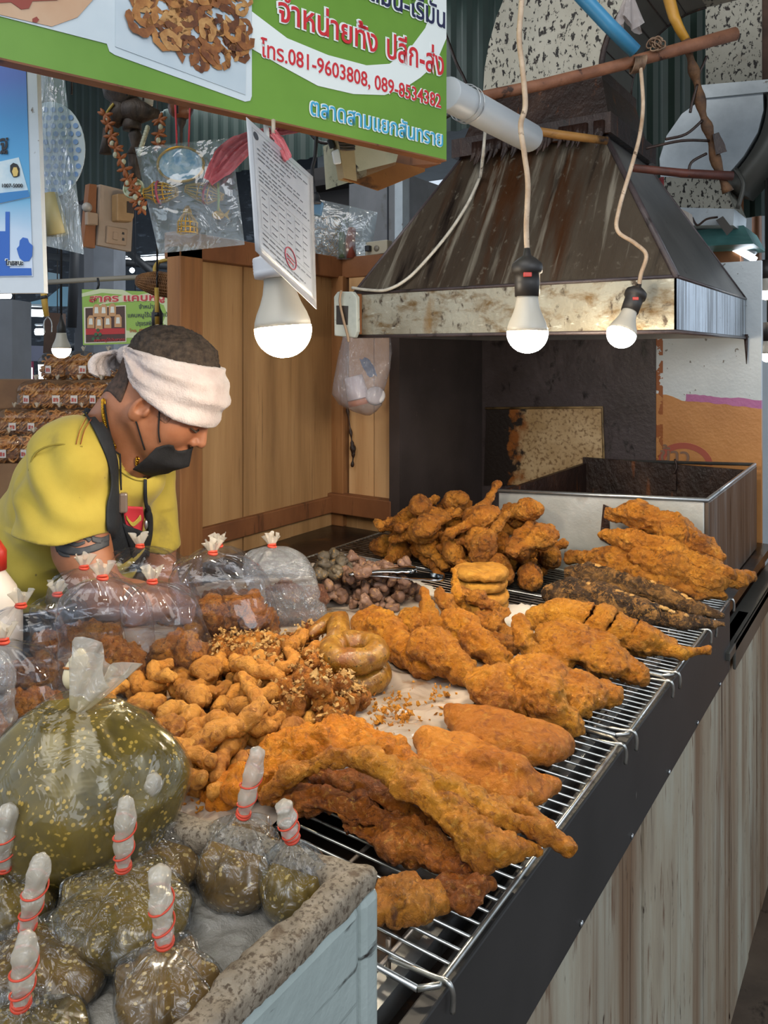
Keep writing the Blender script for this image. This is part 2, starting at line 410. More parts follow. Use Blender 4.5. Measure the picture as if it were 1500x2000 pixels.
M_['speckle'] = layered('speckled duct sheet', [(.3, '#8f8b7d'), (.7, '#aaa698')], 4, overlays=[(75, (1, 1, .6), .55, .585, '#1b1512'), (26, (1, 1, .8), .62, .66, '#241b16'), (3, (1, 1, 1), .66, .78, '#6e5a45')], rough=.5, metal=.2, bump=.3, bscale=34)
M_['duct_grey'] = layered('dull grey duct', [(.3, '#4d4b45'), (.7, '#605e57')], 4, overlays=[(60, (1, 1, 1), .68, .74, '#2a2622')], rough=.45, metal=.4)
M_['galv'] = layered('galvanised sheet', [(.3, '#a9b0b4'), (.7, '#c8cfd2')], 8, overlays=[(30, (1, 1, 1), .68, .75, '#6a5b4c'), (2.5, (1, 1, 1), .68, .8, '#8d8377')], rough=.42, metal=.4)
M_['green_wall'] = layered('dark green sheet', [(.3, '#1d2a25'), (.7, '#283a33')], 3, overlays=[(5, (1, 1, .3), .6, .75, '#161d1b')], rough=.5)
M_['floor'] = layered('dirty concrete', [(.3, '#3a312a'), (.7, '#5d5145')], 5, overlays=[(20, (1, 1, 1), .58, .68, '#221a14')], rough=.7, bump=.4, bscale=40)
M_['paper_white'] = mat('white print', '#d9dde0', .45)
M_['ink'] = mat('black ink', '#1b1c22', .5)

# ---------------------------------------------------------------- floor, walls
FX = -0.312                     # front face of the counter
b = MB(); b.box((-9, -3, -.05), (5, 12, 0)); tag(b.build('floor', M_['floor']), kind='structure')
# steel lined niche of the fry station: back wall and left wall
b = MB(); b.box((-1.245, 2.405, 0), (-.645, 2.435, 1.62)); tag(b.build('wall_back', M_['soot']), kind='structure')
b = MB(); b.box((-1.262, 1.885, 0), (-1.237, 2.435, 1.60)); b.box((-1.268, 1.872, .88), (-1.232, 1.886, 1.47))
tag(b.build('wall_left', M_['soot_flat']), kind='structure')

def sheet_paint():              # white sheet, orange below, a magenta brush band along the change
    t = NT('two tone painted sheet'); v = t.coord(); sx = t.new('ShaderNodeSeparateXYZ'); t.lk(v, sx.inputs[0])
    w = t.math('ADD', sx.outputs[2], t.math('MULTIPLY', t.noise(v, 9, 3), .05))
    w = t.math('ADD', w, t.math('MULTIPLY', sx.outputs[0], .10))
    c = t.ramp(t.noise(v, 5, 4), [(.3, '#b3bbbf'), (.7, '#c6ccce')])
    sp = t.ramp(t.noise(v, 60, 2), [(.70, 0.0), (.74, 1.0)]); c = t.mix(sp, c, '#6d6a66')
    f = t.ramp(w, [(1.180-.2, 1.0), (1.182-.2, 0.0)])
    f2 = t.math('LESS_THAN', w, 1.232)
    f1 = t.math('MULTIPLY', t.math('LESS_THAN', w, 1.258), t.math('GREATER_THAN', t.math('ADD', sx.outputs[0], t.math('MULTIPLY', t.noise(v, 14, 2), .04)), -.545))
    c = t.mix(f1, c, '#a35c8e')
    c = t.mix(f2, c, t.ramp(t.noise(v, 7, 3), [(.3, '#a8703a'), (.7, '#bb8148')]))
    ru = t.math('MULTIPLY', t.math('LESS_THAN', sx.outputs[0], -.625), t.math('GREATER_THAN', t.noise(v, 22, 4), .5)); c = t.mix(ru, c, '#8a4a16')
    t.bump(t.noise(v, 60, 3), .1)
    return t.set(color=c, rough=.42, metal=.1)
b = MB(); b.box((-.645, 2.41, 0), (-.353, 2.43, 1.665)); tag(b.build('wall_right', sheet_paint()), kind='structure')
# faded badge with the word on the orange part
def text_mesh(name, s, size, mat_, origin, right, up, parent=None, offset=0.0, ext=.0006, width=None, align='LEFT', lift=0.0):
    c = bpy.data.curves.new(name, 'FONT'); c.body = s; c.size = size; c.offset = offset; c.extrude = ext; c.align_x = align; c.resolution_u = 3
    o = bpy.data.objects.new(name, c); COL.objects.link(o); bpy.context.view_layer.update()
    me = bpy.data.meshes.new_from_object(o.evaluated_get(bpy.context.evaluated_depsgraph_get())); bpy.data.objects.remove(o)
    r = Vector(right).normalized(); u = Vector(up).normalized(); n = r.cross(u)
    if width is not None:
        xs = [v.co.x for v in me.vertices]; w0 = max(xs) - min(xs); k = width/w0
        for v in me.vertices: v.co.x *= k
    O = Vector(origin)
    for v in me.vertices: v.co = O + Vector(right).normalized()*v.co.x + Vector(up)*v.co.y + n*(v.co.z + lift)
    me.name = name; me.materials.clear()
    return link(name, me, mat_, parent)
badge = thing('faded_badge', 'faded red arch badge with lettering painted on the orange sheet', 'painted sign', (-.60, 2.408, 1.05))
c0 = ONY(1338, 905, 2.408); rp = mat('faded red paint', '#9c4a38', .6)
b = MB(); pts = []
for i in range(17):
    a = PI*i/16; pts.append(c0 + V3(math.cos(a)*.078, 0, math.sin(a)*.062))
for i in range(16, -1, -1):
    a = PI*i/16; pts.append(c0 + V3(math.cos(a)*.060, 0, math.sin(a)*.044))
for i in range(16): b.plate([pts[i], pts[i+1], pts[32-i], pts[33-i]], (0, .001, 0))
b.build('arch', rp, badge)
text_mesh('lettering', 'ข้าว', .062, mat('faded brown ink', '#7a5b48', .6), ONY(1288, 901, 2.407), (1, 0, 0), (0, 0, 1), badge, offset=.001, width=.085)

# ---------------------------------------------------------------- the counter
counter = thing('market_counter', 'long market counter with stained plank front and black metal fascia', 'counter', (-.85, .9, 0))
b = MB()
random.seed(3)
y = -.5
while y < 2.75:
    w = random.uniform(.16, .24); b.box((FX-.020, y, 0), (FX + random.uniform(-.002, .002), y+w-.003, .80 if y < 1.8 else .79)); y += w
b.build('plank_front', M_['wood_front'], counter)
b = MB(); b.box((FX-.012, -.45, .748), (FX+.004, 1.704, .888)); b.build('fascia', M_['black_sheet'], counter, .002)
for i in range(11): b = MB(); b.lathe((FX+.004, -.3+.19*i, .757), [(.0035, 0), (.0035, .002), (.001, .003)], 10, (1, 0, 0)); b.build('fascia_screw', M_['steel'], counter)
M_['tray'] = layered('black oily tray', [(.3, '#15100d'), (.7, '#2a201a')], 8, overlays=[(20, (1, 1, 1), .55, .68, '#4a2f19')], rough=.3, bump=.2)
b = MB(); b.box((-1.285, -.45, .84), (FX-.012, 2.40, .862)); b.box((-1.50, 1.335, .84), (-1.285, 1.90, .862)); b.build('top_board', M_['tray'], counter)
b = MB(); b.box((FX-.045, -.45, .862), (FX-.034, 1.704, .884)); b.box((FX-.070, -.45, .862), (FX-.045, 1.704, .867)); b.build('angle_rail', M_['steel'], counter)
b = MB(); b.box((-1.30, -.45, .80), (-1.27, 1.26, .872)); b.build('back_rim', M_['steel'], counter, .004)
b = MB(); b.box((-1.27, -.45, 0), (-1.25, 2.4, .84)); b.box((-1.25, 2.38, 0), (FX-.03, 2.40, .84)); b.build('carcass', M_['beam'], counter)
b = MB(); b.box((FX-.03, 1.66, .782), (FX+.012, 2.75, .80)); b.box((FX+.006, 1.72, .745), (FX+.012, 2.75, .80)); b.build('flashing', M_['duct_grey'], counter, .002)

# ---------------------------------------------------------------- deep fryer box behind the racks
fr = thing('deep_fryer', 'open steel deep fryer box with blackened inside at end of counter', 'fryer', (-.75, 2.0, .862))
X0, X1, Y0, Y1, ZT = -.84, -.361, 1.72, 2.32, 1.088
b = MB(); b.hexa([(X0, Y0, .864), (X1, Y0, .864), (X1, Y0+.012, .864), (X0, Y0+.012, .864)], [(X0, Y0, 1.060), (X1, Y0, ZT), (X1, Y0+.012, ZT), (X0, Y0+.012, 1.060)])
b.build('front_panel', layered('worn fryer front', [(.3, '#9a9c98'), (.7, '#c9ccc8')], 5, overlays=[(4, (1, 1, 1), .60, .72, '#8a7458'), (50, (1, 1, 1), .66, .72, '#5a3b22'), (6, (1, 1, 2), .68, .78, '#a87a48')], rough=.36, metal=.5, bump=.3, bscale=30), fr, .003)
b = MB(); b.hexa([(X1, Y0, .864), (X1+.010, Y0, .864), (X1+.010, Y1, .864), (X1, Y1, .864)], [(X1, Y0, ZT), (X1+.010, Y0, ZT), (X1+.010, Y1, ZT+.004), (X1, Y1, ZT+.004)])
b.build('side_panel', layered('streaked fryer side', [(.25, '#3a322c'), (.5, '#5c5148'), (.8, '#8b8f8e')], 3, (2, 7, .5), [(8, (2, 9, .4), .56, .68, '#1c1512')], rough=.4, metal=.4, bump=.3), fr, .003)
b = MB(); b.box((X0, Y1-.012, .864), (X1, Y1, ZT-.01)); b.build('back_panel', M_['tar'], fr)
b = MB(); b.box((X0, Y0+.012, .864), (X0+.012, Y1-.012, 1.06)); b.box((X0+.012, Y0+.012, .864), (X1, Y1-.012, .93)); b.build('oil_well', M_['tar'], fr)
b = MB(); b.tube([(X0, Y0, 1.061), (X1+.005, Y0, ZT+.002), (X1+.005, Y1, ZT+.006), (X0, Y1, ZT-.02)], .005, 8); b.build('rolled_rim', M_['steel'], fr)
b = MB(); p = ONY(1178, 985, Y0-.004); q = ONY(1172, 1062, Y0-.004)
b.plate([(p.x, Y0, p.z), (p.x+.012, Y0, p.z-.004), (p.x+.016, Y0, q.z), (p.x-.008, Y0, q.z+.01)], (0, -.004, 0)); b.build('burnt_strip', M_['tar'], fr)
hk = ONY(1318, 905, Y1-.02)
b = MB(); b.tube(spline([hk + V3(0, 0, .012), hk + V3(.006, -.006, -.01), hk + V3(-.002, -.008, -.03)], 5), .003, 6); b.box((hk.x-.012, hk.y-.012, hk.z-.075), (hk.x+.006, hk.y-.006, hk.z-.03)); b.build('hook', M_['tar'], fr)

# rusty plate leaning on the back wall
rp = thing('rusty_plate', 'rusty cream painted plate fixed on the blackened back wall', 'metal plate', ONY(1065, 940, 2.40))
t = NT('rust eaten enamel'); v = t.coord(); c = t.ramp(t.noise(v, 12, 5), [(.3, '#a98a5e'), (.7, '#c7ac84')])
c = t.mix(t.ramp(t.noise(v, 90, 5), [(.50, 0.0), (.66, 1.0)]), c, '#7a5c3a')
sx = t.new('ShaderNodeSeparateXYZ'); t.lk(v, sx.inputs[0])
lf = t.math('SUBTRACT', t.math('MULTIPLY', t.math('ADD', sx.outputs[0], 1.0), -4.5), .35)
ed = t.math('ADD', t.noise(v, 16, 5), lf)
c = t.mix(t.ramp(ed, [(.42, 0.0), (.62, 1.0)]), c, '#8a4f18')
c = t.mix(t.ramp(t.math('ADD', t.noise(v, 20, 5), t.math('MULTIPLY', lf, .8)), [(.55, 0.0), (.64, 1.0)]), c, '#1c110a')
t.bump(t.noise(v, 80, 4), .4, .004); pm = t.set(color=c, rough=.5)
A, B_, C, D = [ONY(px, py, 2.398) for px, py in ((950, 800), (1174, 798), (1178, 945), (945, 948))]
b = MB(); b.plate([D, C, B_, A], (0, .006, 0)); b.build('plate_sheet', pm, rp)
b = MB(); b.tube([A + V3(-.004, 0, .004), B_ + V3(.004, 0, .004), C + V3(.004, 0, 0)], .0045, 6); b.build('plate_rim', layered('grimy rim', [(.3, '#3a2a1a'), (.7, '#a4885c')], 20, rough=.5), rp)

# ---------------------------------------------------------------- exhaust hood
hd = thing('exhaust_hood', 'grease streaked steel exhaust hood hanging over the fry station', 'exhaust hood', (-.8, 2.0, 1.44))
HX0, HX1, HYF, HYB, HZ, HB = -1.208, -.393, 1.616, 2.405, 1.444, 1.556
def rect(x0, x1, y0, y1, z): return [(x0, y0, z), (x1, y0, z), (x1, y1, z), (x0, y1, z)]
def wall4(b, lo, hi, sides):
    for s in sides:
        i, j = s, (s+1) % 4; b.plate([lo[i], lo[j], hi[j], hi[i]], tuple(Vector(((lo[0][0]+lo[1][0])/2, (lo[1][1]+lo[2][1])/2, lo[i][2])) - (Vector(lo[i])+Vector(lo[j]))/2) if False else {0: (0, .004, 0), 1: (-.004, 0, 0), 2: (0, -.004, 0), 3: (.004, 0, 0)}[s])
HD0 = rect(HX0, HX1, HYF, HYB, HZ); HD1 = rect(HX0, HX1, HYF, HYB, HB)
NX0, NX1, NY0, NY1, NZ = -1.02, -.62, 1.86, 2.22, 1.935
HD2 = rect(NX0, NX1, NY0, NY1, NZ)
b = MB(); wall4(b, HD0, HD1, (0,)); b.build('front_band', M_['hood_band'], hd)
b = MB(); wall4(b, HD0, HD1, (1,)); b.build('side_band', M_['hood_side_band'], hd)
b = MB(); wall4(b, HD0, HD1, (2, 3)); b.build('rear_band', M_['hood_side'], hd)
b = MB(); wall4(b, HD1, HD2, (0,)); b.build('front_slope', M_['hood_front'], hd)
b = MB(); wall4(b, HD1, HD2, (1,)); b.build('side_slope', M_['hood_side'], hd)
b = MB(); wall4(b, HD1, HD2, (2, 3)); b.build('rear_slope', M_['hood_front'], hd)
b = MB(); b.tube([HD1[0], HD1[1], HD1[2]], .004, 6); b.tube([HD1[0], HD2[0]], .004, 6); b.tube([HD1[1], HD2[1]], .007, 6); b.tube([HD1[2], HD2[2]], .004, 6); b.tube([HD0[0], HD0[1], HD0[2]], .0045, 6); b.build('folded_seams', M_['soot'], hd)
# a tarry drip hanging from the back corner of the hood
b = MB(); p = Vector(HD0[2]); b.tube([p + V3(.002, -.01, .01), p + V3(.003, -.01, -.03), p + V3(.004, -.012, -.075)], [.006, .004, .001], 7); b.build('tar_drip', M_['tar'], hd)
R3 = rect(NX0-.02, NX1+.02, NY0-.02, NY1+.02, NZ); R4 = rect(NX0-.02, NX1+.02, NY0-.02, NY1+.02, NZ+.05)
b = MB(); b.hexa(R3, R4)
rng = np.random.RandomState(2)
for i in range(60):
    u = rng.rand(); x = NX0 + u*(NX1-NX0); z_ = rng.rand()*.045; b.tube([(x, NY0-.018, NZ+.03), (x, NY0-.024, NZ), (x, NY0-.024-z_*.85, NZ-z_)], [.010, .007, .0012], 6)
b.build('tar_collar', M_['tar'], hd)
R5 = rect(-1.02, -.615, NY0+.01, NY1-.01, NZ+.05); R6 = rect(-.985, -.652, 1.92, 2.20, 2.12)
b = MB(); b.hexa(R5, R6); b.build('neck', M_['tar'], hd)
# elbow of square duct bending to the right
b = MB(); cx, cz, rin, rout = -.45, 2.12, .20, .535
ri, ro = [], []
def arc(r, k): a = PI - PI/2*k/12; return cx + r*math.cos(a), cz + r*math.sin(a)
inner = [arc(rin, k) for k in range(13)]; outer = [arc(rout, k) for k in range(13)]
for yy, mm in ((1.92, 'speckle'),):
    b.plate([(x, yy, z) for x, z in inner] + [(x, yy, z) for x, z in outer[::-1]], (0, .004, 0))
b.build('elbow_cheek', M_['speckle'], hd)
b = MB()
for r in (inner, outer): b.loft([[(x, 1.922, z), (x, 2.17, z)] for x, z in r], False)
b.plate([(x, 2.166, z) for x, z in inner] + [(x, 2.166, z) for x, z in outer[::-1]], (0, .004, 0))
b.build('elbow_shell', M_['duct_grey'], hd)
b = MB()
for k in (2, 4, 6, 8, 10): b.tube([(inner[k][0]+.001, 1.925, inner[k][1]-.001), (inner[k][0]+.001, 2.168, inner[k][1]-.001)], .0015, 5)
b.tube([(x, 1.92, z) for x, z in inner], .008, 6); b.tube([(x, 2.168, z) for x, z in inner], .004, 6); b.build('elbow_seams', M_['tar'], hd)
b = MB(); b.box((-.45, 1.92, 2.32), (.6, 2.17, 2.655)); b.build('upper_duct', M_['speckle'], hd)
b = MB(); b.box((-.990, 1.912, 2.095), (-.645, 2.205, 2.122)); b.build('neck_flange', M_['tar'], hd)

# ---------------------------------------------------------------- plank partition behind the counter
wc = thing('plank_partition', 'raw plank partition with brown post standing behind the seller', 'wooden partition', (-1.5, 1.6, 0))
XW = -1.50
b = MB(); ys = [1.30, 1.505, 1.70, 1.905]
for i in range(3): b.box((XW-.018, ys[i], .60), (XW + (.0, .003, .001)[i], ys[i+1]-.003, 1.66))
b.build('side_planks', M_['plank'], wc)
b = MB(); b.box((XW-.02, 1.262, .0), (XW+.03, 1.335, 1.665)); b.build('corner_post', M_['post'], wc, .003)
b = MB(); b.box((XW-.03, 1.262, 1.635), (XW+.03, 1.94, 1.70)); b.box((XW+.03, 1.905, 1.635), (-1.262, 1.96, 1.70)); b.build('top_beam', M_['beam'], wc, .003)
b = MB()
xs = [XW, -1.445, -1.35, -1.262]
for i in range(1, 3): b.box((xs[i]+.001, 1.912 - .003*(i % 2), .96), (xs[i+1]-.001, 1.93, 1.64))
b.build('end_planks', M_['plank_pale'], wc)
b = MB(); b.box((XW, 1.890, .862), (-1.455, 1.93, 1.64)); b.build('end_stile', M_['post'], wc, .002)
b = MB(); b.box((XW, 1.870, .905), (-1.262, 1.91, .965)); b.box((XW-.0, 1.34, .905), (XW+.018, 1.89, .955)); b.build('base_rail', M_['beam'], wc, .003)
b = MB(); b.box((XW, 1.912, .55), (-1.262, 1.93, .905)); b.box((XW-.018, 1.30, 0), (XW, 1.93, .60)); b.build('lower_boards', M_['plank'], wc)

# ---------------------------------------------------------------- wire racks on the counter
ZR = .902
def rack(label, x0, x1, y0, y1, z=ZR-.004, step=.0125, dark=False, rods=(.045, .14, .235, .33), hooks=(0, 1), tilt=0):
    r = thing('wire_rack', label, 'wire rack', ((x0+x1)/2, (y0+y1)/2, z-.03), 'wire racks on the counter')
    b = MB(); c = .012
    loop = [(x1-c, y0, z), (x1, y0+c, z), (x1, y1-c, z), (x1-c, y1, z), (x0+c, y1, z), (x0, y1-c, z), (x0, y0+c, z), (x0+c, y0, z), (x1-c, y0, z)]
    b.tube(loop, .0026, 8); b.build('frame', M_['wire'], r)
    b = MB(); n = int((y1-y0)/step)
    for i in range(1, n): b.tube([(x0, y0 + (y1-y0)*i/n, z), (x1, y0 + (y1-y0)*i/n, z)], .0016, 6)
    b.build('cross_wires', M_['wire_dark' if dark else 'wire'], r)
    b = MB()
    for d in rods:
        if d < x1-x0: b.tube([(x1-d, y0, z-.004), (x1-d, y1, z-.004)], .0022, 6)
    b.build('long_rods', M_['wire_dark'], r)
    for k in hooks:
        y = y1-.016 if k else y0+.016; s = 1
        b = MB(); b.tube(spline([(x1-.05, y, z-.003), (x1-.008, y, z+.001), (x1+.006, y, z+.003), (x1+.010, y+.002, z-.006), (x1+.009, y+.003, z-.022)], 5), .0024, 6); b.build('hook_leg', M_['wire'], r)
    for (x, y) in ((x0+.02, y0+.03), (x1-.06, y0+.03), (x0+.02, y1-.03), (x1-.06, y1-.03)): b = MB(); b.tube([(x, y, z), (x, y, .862)], .0026, 6); b.build('foot', M_['wire_dark'], r)
rack('first wire rack, beside the foam box at the near end', -.745, FX+.002, .515, .995, step=.0175, rods=(.052, .15, .25, .35))
rack('second wire rack, under the two fried chicken halves', -.745, FX+.003, 1.005, 1.225, step=.0148)
rack('third wire rack, under the scored fried fish', -.745, FX+.004, 1.232, 1.490, step=.0150)
rack('fourth wire rack, under the charred fish', -.745, FX+.005, 1.497, 1.700, step=.0150)
rack('greasy wire rack in the far corner by the plank partition', -1.225, -.755, 1.53, 1.86, step=.0145, dark=True, rods=(.05, .16, .27, .38))
rack('wire rack showing behind the stack of patties', -1.225, -.755, 1.225, 1.52, step=.0145, dark=True, rods=(.05, .16, .27, .38))

# crumpled clear plastic and paper under the food
def sheet(name, label, cat, poly, z, amp, matr, seed, n=90):
    P = [G(px, py, z) for px, py in poly]; xs = [p.x for p in P]; ys = [p.y for p in P]
    x0, x1, y0, y1 = min(xs), max(xs), min(ys), max(ys); m = max(8, int(n*(x1-x0)/max(1e-6, (y1-y0))))
    X, Y = np.meshgrid(np.linspace(x0, x1, m), np.linspace(y0, y1, n), indexing='ij'); q = np.stack([X.ravel(), Y.ravel(), np.zeros(X.size)], 1)
    wq = q + .03*np.stack([noise(q, 9, seed+4), noise(q, 9, seed+5), 0*q[:, 0]], 1)
    q[:, 2] = z + amp*(ridge(wq, 11, seed)*.6 + ridge(wq, 23, seed+1)*.35 + fbm(q, 8, 2, seed+2)*.5)
    q[:, 2] = np.maximum(q[:, 2], z-.002)
    inside = np.zeros(len(q), bool); j = len(P)-1
    wob = .012*np.stack([noise(q, 14, seed+8), noise(q, 14, seed+9)], 1)
    for i in range(len(P)):
        a, c = P[i], P[j]; yy = q[:, 1] + wob[:, 1]; xx = q[:, 0] + wob[:, 0]
        cond = ((a.y > yy) != (c.y > yy)) & (xx < (c.x-a.x)*(yy-a.y)/(c.y-a.y+1e-12) + a.x); inside ^= cond; j = i
    F = []
    ii = inside.reshape(m, n)
    for a in range(m-1):
        for c in range(n-1):
            if ii[a, c] and ii[a+1, c] and ii[a, c+1] and ii[a+1, c+1]: F.append([a*n+c, (a+1)*n+c, (a+1)*n+c+1, a*n+c+1])
    o = link(name, from_arrays(name, q, F), matr); return tag(o, label, cat)
t = NT('greasy plastic sheet'); v = t.coord(); c = t.ramp(t.noise(v, 10, 4), [(.3, '#8f8172'), (.7, '#b9ab9c')])
c = t.mix(t.ramp(t.noise(v, 16, 5), [(.58, 0.0), (.7, 1.0)]), c, '#8a6238'); t.bump(t.noise(v, 15, 3, .5, 1.5), .35, .02)
M_['plastic_sheet'] = t.set(color=c, rough=.22, spec=.8, coat=1.0, coatr=.05)
M_['paper'] = layered('greasy liner paper', [(.3, '#b9b0a4'), (.7, '#d8d3ca')], 8, overlays=[(12, (1, 1, 1), .58, .72, '#a58458')], rough=.5, bump=.3, bscale=24)
sheet('plastic_sheet', 'crumpled clear plastic sheet lying under the fried food', 'plastic sheet',
      [(200, 1700), (430, 1670), (560, 1605), (770, 1545), (950, 1440), (930, 1375), (1000, 1290), (1010, 1200), (960, 1175), (640, 1130), (400, 1140), (40, 1330)], .905, .011, M_['plastic_sheet'], 5, 130)
sheet('liner_paper', 'white liner paper showing beside the patty stack and chicken wing', 'paper', [(985, 1190), (1045, 1182), (1075, 1250), (1005, 1300), (975, 1300)], .909, .006, M_['paper'], 9, 40)
sheet('liner_paper', 'pale liner paper behind the cooked gizzards', 'paper', [(600, 1100), (650, 1085), (760, 1100), (880, 1170), (860, 1200), (640, 1160)], .909, .005, M_['paper'], 15, 40)

# ---------------------------------------------------------------- fried food
CRH = [('f', 30, .003, 1), ('w', 62, .0018, 2), ('b', 90, .0022, 2), ('b', 180, .0015, 3)]
FM = {}
FM['chicken'] = fried('fried chicken crust', [(.25, '#8c460b'), (.45, '#be7119'), (.62, '#d58b24'), (.8, '#e6a63b')], 13, toast=(.60, .72, '#7d390c'))
FM['drum'] = fried('dark fried crust', [(.25, '#6b370c'), (.45, '#a55f19'), (.62, '#be7826'), (.8, '#d3933a')], 14, toast=(.56, .70, '#4f270c'))
FM['bird'] = fried('deep fried skin', [(.25, '#6e380c'), (.45, '#ab661c'), (.62, '#c47f29'), (.8, '#d5973b')], 11, toast=(.55, .68, '#5b3313'))
FM['fillet'] = fried('smooth fried fillet', [(.25, '#a3560d'), (.5, '#c2701a'), (.75, '#d5892c')], 8, bscale=190, bump=.6, rough=.42, toast=(.58, .72, '#8f460c'))
FM['pork'] = fried('red fried pork', [(.25, '#622e0a'), (.5, '#995014'), (.75, '#b96c21')], 15, toast=(.58, .70, '#4b1c05'), rough=.36)
FM['sheet'] = fried('orange batter', [(.25, '#b65c07'), (.5, '#d97c0f'), (.75, '#e99520')], 12, toast=(.64, .76, '#91440a'))
FM['gut'] = fried('fried intestine', [(.25, '#8a4a13'), (.5, '#b97629'), (.75, '#d1923f')], 13, bscale=120, bump=.5, toast=(.60, .72, '#763c10'))
FM['cube'] = fried('fried pork rind', [(.25, '#7a3a0b'), (.5, '#b1661c'), (.75, '#cd812b')], 16, toast=(.58, .7, '#602c09'))
FM['garlic'] = fried('fried garlic', [(.3, '#b07a3c'), (.55, '#cf9f5e'), (.8, '#e6c896')], 22, bump=.5)
FM['gizzard'] = fried('boiled gizzard', [(.25, '#463028'), (.5, '#745444'), (.75, '#90715f')], 16, bscale=60, bump=.35, rough=.40, coat=.1)
FM['liver'] = fried('dark boiled liver', [(.25, '#26211a'), (.5, '#4b4032'), (.75, '#6c5f4b')], 18, bscale=60, bump=.35, rough=.40, coat=.1)
FM['patty'] = fried('fish patty', [(.25, '#9e5c15'), (.5, '#cd8c30'), (.75, '#dd9f42')], 18, bscale=150, bump=.5, rough=.5)
FM['char'] = fried('charred fish skin', [(.3, '#20170f'), (.5, '#4a3320'), (.75, '#8a6236')], 14, bscale=110, bump=1.0, rough=.5, toast=(.52, .62, '#a06f3a'))
t = NT('herb sausage'); v = t.coord(); c = t.ramp(t.noise(v, 60, 5), [(.3, '#5e3a0a'), (.5, '#845816'), (.75, '#a0762a')])
c = t.mix(t.ramp(t.noise(v, 16, 4), [(.52, 0.0), (.70, 1.0)]), c, '#7a3f12')
c = t.mix(t.ramp(t.noise(v, 300, 2), [(.62, 0.0), (.68, 1.0)]), c, '#34300f'); c = t.mix(t.ramp(t.noise(v, 180, 3), [(.62, 0.0), (.72, 1.0)]), c, '#bf9648')
t.bump(t.noise(v, 110, 5), .45, .004); FM['sausage'] = t.set(color=c, rough=.40, coat=.06)

def food_mesh(name, f, lo, hi, h, layers):
    V, F = surface(f, lo, hi, h); V = crust(V, F, layers); return from_arrays(name, V, F)
def food(name, label, cat, f, lo, hi, h, layers, matr, group=None):
    return tag(link(name, food_mesh(name, f, lo, hi, h, layers), matr), label, cat, group)
def bounds(P, r): P = np.array(P, float); return P.min(0)-r, P.max(0)+r
def pix(pts):                   # (px, py, z) -> world points
    return [np.array(ONY(p[0], p[1], p[2][0]) if isinstance(p[2], tuple) else G(*p)) for p in pts]

# ---- heaps: pieces stand for a few spheres, and are set down one at a time where they come to rest
def heap(n, kinds, sampler, z0, seed, K=6, shrink=.82, tilt=28, fixed=(), order=None):
    rs = np.random.RandomState(seed); S0 = [np.array(f, float) for f in fixed]; out = []
    for i in range(n):
        best = None
        for _ in range(K):
            kd = rs.randint(len(kinds)) if order is None else order[i]; x, y = sampler(rs)
            R = Euler((math.radians(rs.uniform(-tilt, tilt)), math.radians(rs.uniform(-tilt, tilt)), rs.uniform(0, 2*PI)), 'ZYX').to_matrix()
            R = Matrix.Rotation(rs.uniform(0, 2*PI), 3, 'Z') @ Matrix.Rotation(math.radians(rs.uniform(-tilt, tilt)), 3, 'Y') @ Matrix.Rotation(rs.uniform(-.6, .6)*tilt/28, 3, 'X')
            sp = kinds[kd][1]; C = [(R @ Vector(s[:3]), s[3]) for s in sp]
            z = max(z0 + r - c.z for c, r in C)
            if S0:
                A = np.array(S0)
                for c, r in C:
                    dx = A[:, 0] - (x + c.x); dy = A[:, 1] - (y + c.y); rr = (A[:, 3] + r)*shrink
                    q = rr*rr - dx*dx - dy*dy; m = q > 0
                    if m.any(): z = max(z, (A[m, 2] + np.sqrt(q[m]) - c.z).max())
            if best is None or z < best[0]: best = (z, x, y, R, kd, C)
        z, x, y, R, kd, C = best
        S0 += [np.array((x+c.x, y+c.y, z+c.z, r)) for c, r in C]
        out.append((kd, Matrix.Translation((x, y, z)) @ R.to_4x4()))
    return out
def place(name, me, M, label, cat, group, matr=None):
    o = link(name, me, matr); o.matrix_basis = M; return tag(o, label, cat, group)

# ---- drumsticks
def drum_mesh(k):
    rs = np.random.RandomState(40+k); b1 = rs.uniform(-.008, .008); rb = rs.uniform(.026, .031)
    P = [(-.070, 0, .0), (-.035, b1*.5, .001), (.020, b1, .003), (.046, 0, .0)]; R = [.0095, .0085, rb*.92, rb*.66]
    def f(p):
        d = chain(p, P, R, .014); d = smin(d, ell(p, (-.074, .006, .003), (.010, .009, .009)), .006); d = smin(d, ell(p, (-.071, -.006, -.001), (.010, .009, .010)), .006)
        return smin(d, ell(p, (.03, b1 + rs_o, -.006), (.035, .023, .021)), .012)
    rs_o = rs.uniform(-.008, .008)
    return food_mesh('fried_drumstick', f, (-.10, -.055, -.05), (.10, .055, .055), .0030, [('f', 34, .0018, k), ('w', 70, .0014, k+2), ('b', 110, .0018, k+3), ('b', 210, .0010, k+4)])
DR = [drum_mesh(k) for k in range(6)]
for m in DR: m.materials.append(FM['drum'])
SP = [(.022, 0, 0, .029), (.0, 0, 0, .021), (-.03, 0, 0, .012), (-.068, 0, 0, .014)]
def s_drum(rs):
    while True:
        a = rs.normal(0, .090); c = rs.normal(0, .052); x, y = -.845 + a*.92 - c*.25, 1.575 + c + a*.10
        if (a/.235)**2 + (c/.125)**2 < 1 and not (x > -.86 and y > 1.655): return x, y
for m in DR: m.transform(Matrix.Scale(.88, 4))
SP = [tuple(.88*q for q in s_) for s_ in SP]
hp = heap(52, [(m, SP) for m in DR], s_drum, ZR, 11, K=9, tilt=30, shrink=.74)
wallfix = [(x, 1.735, z, .02) for x in (-.8, -.7, -.6) for z in (.95, 1.0)]
for i, (kd, M) in enumerate(hp):
    place('fried_drumstick', DR[kd], M, 'fried drumstick in the big heap before the fryer', 'drumstick', 'drumsticks heaped before the fryer')
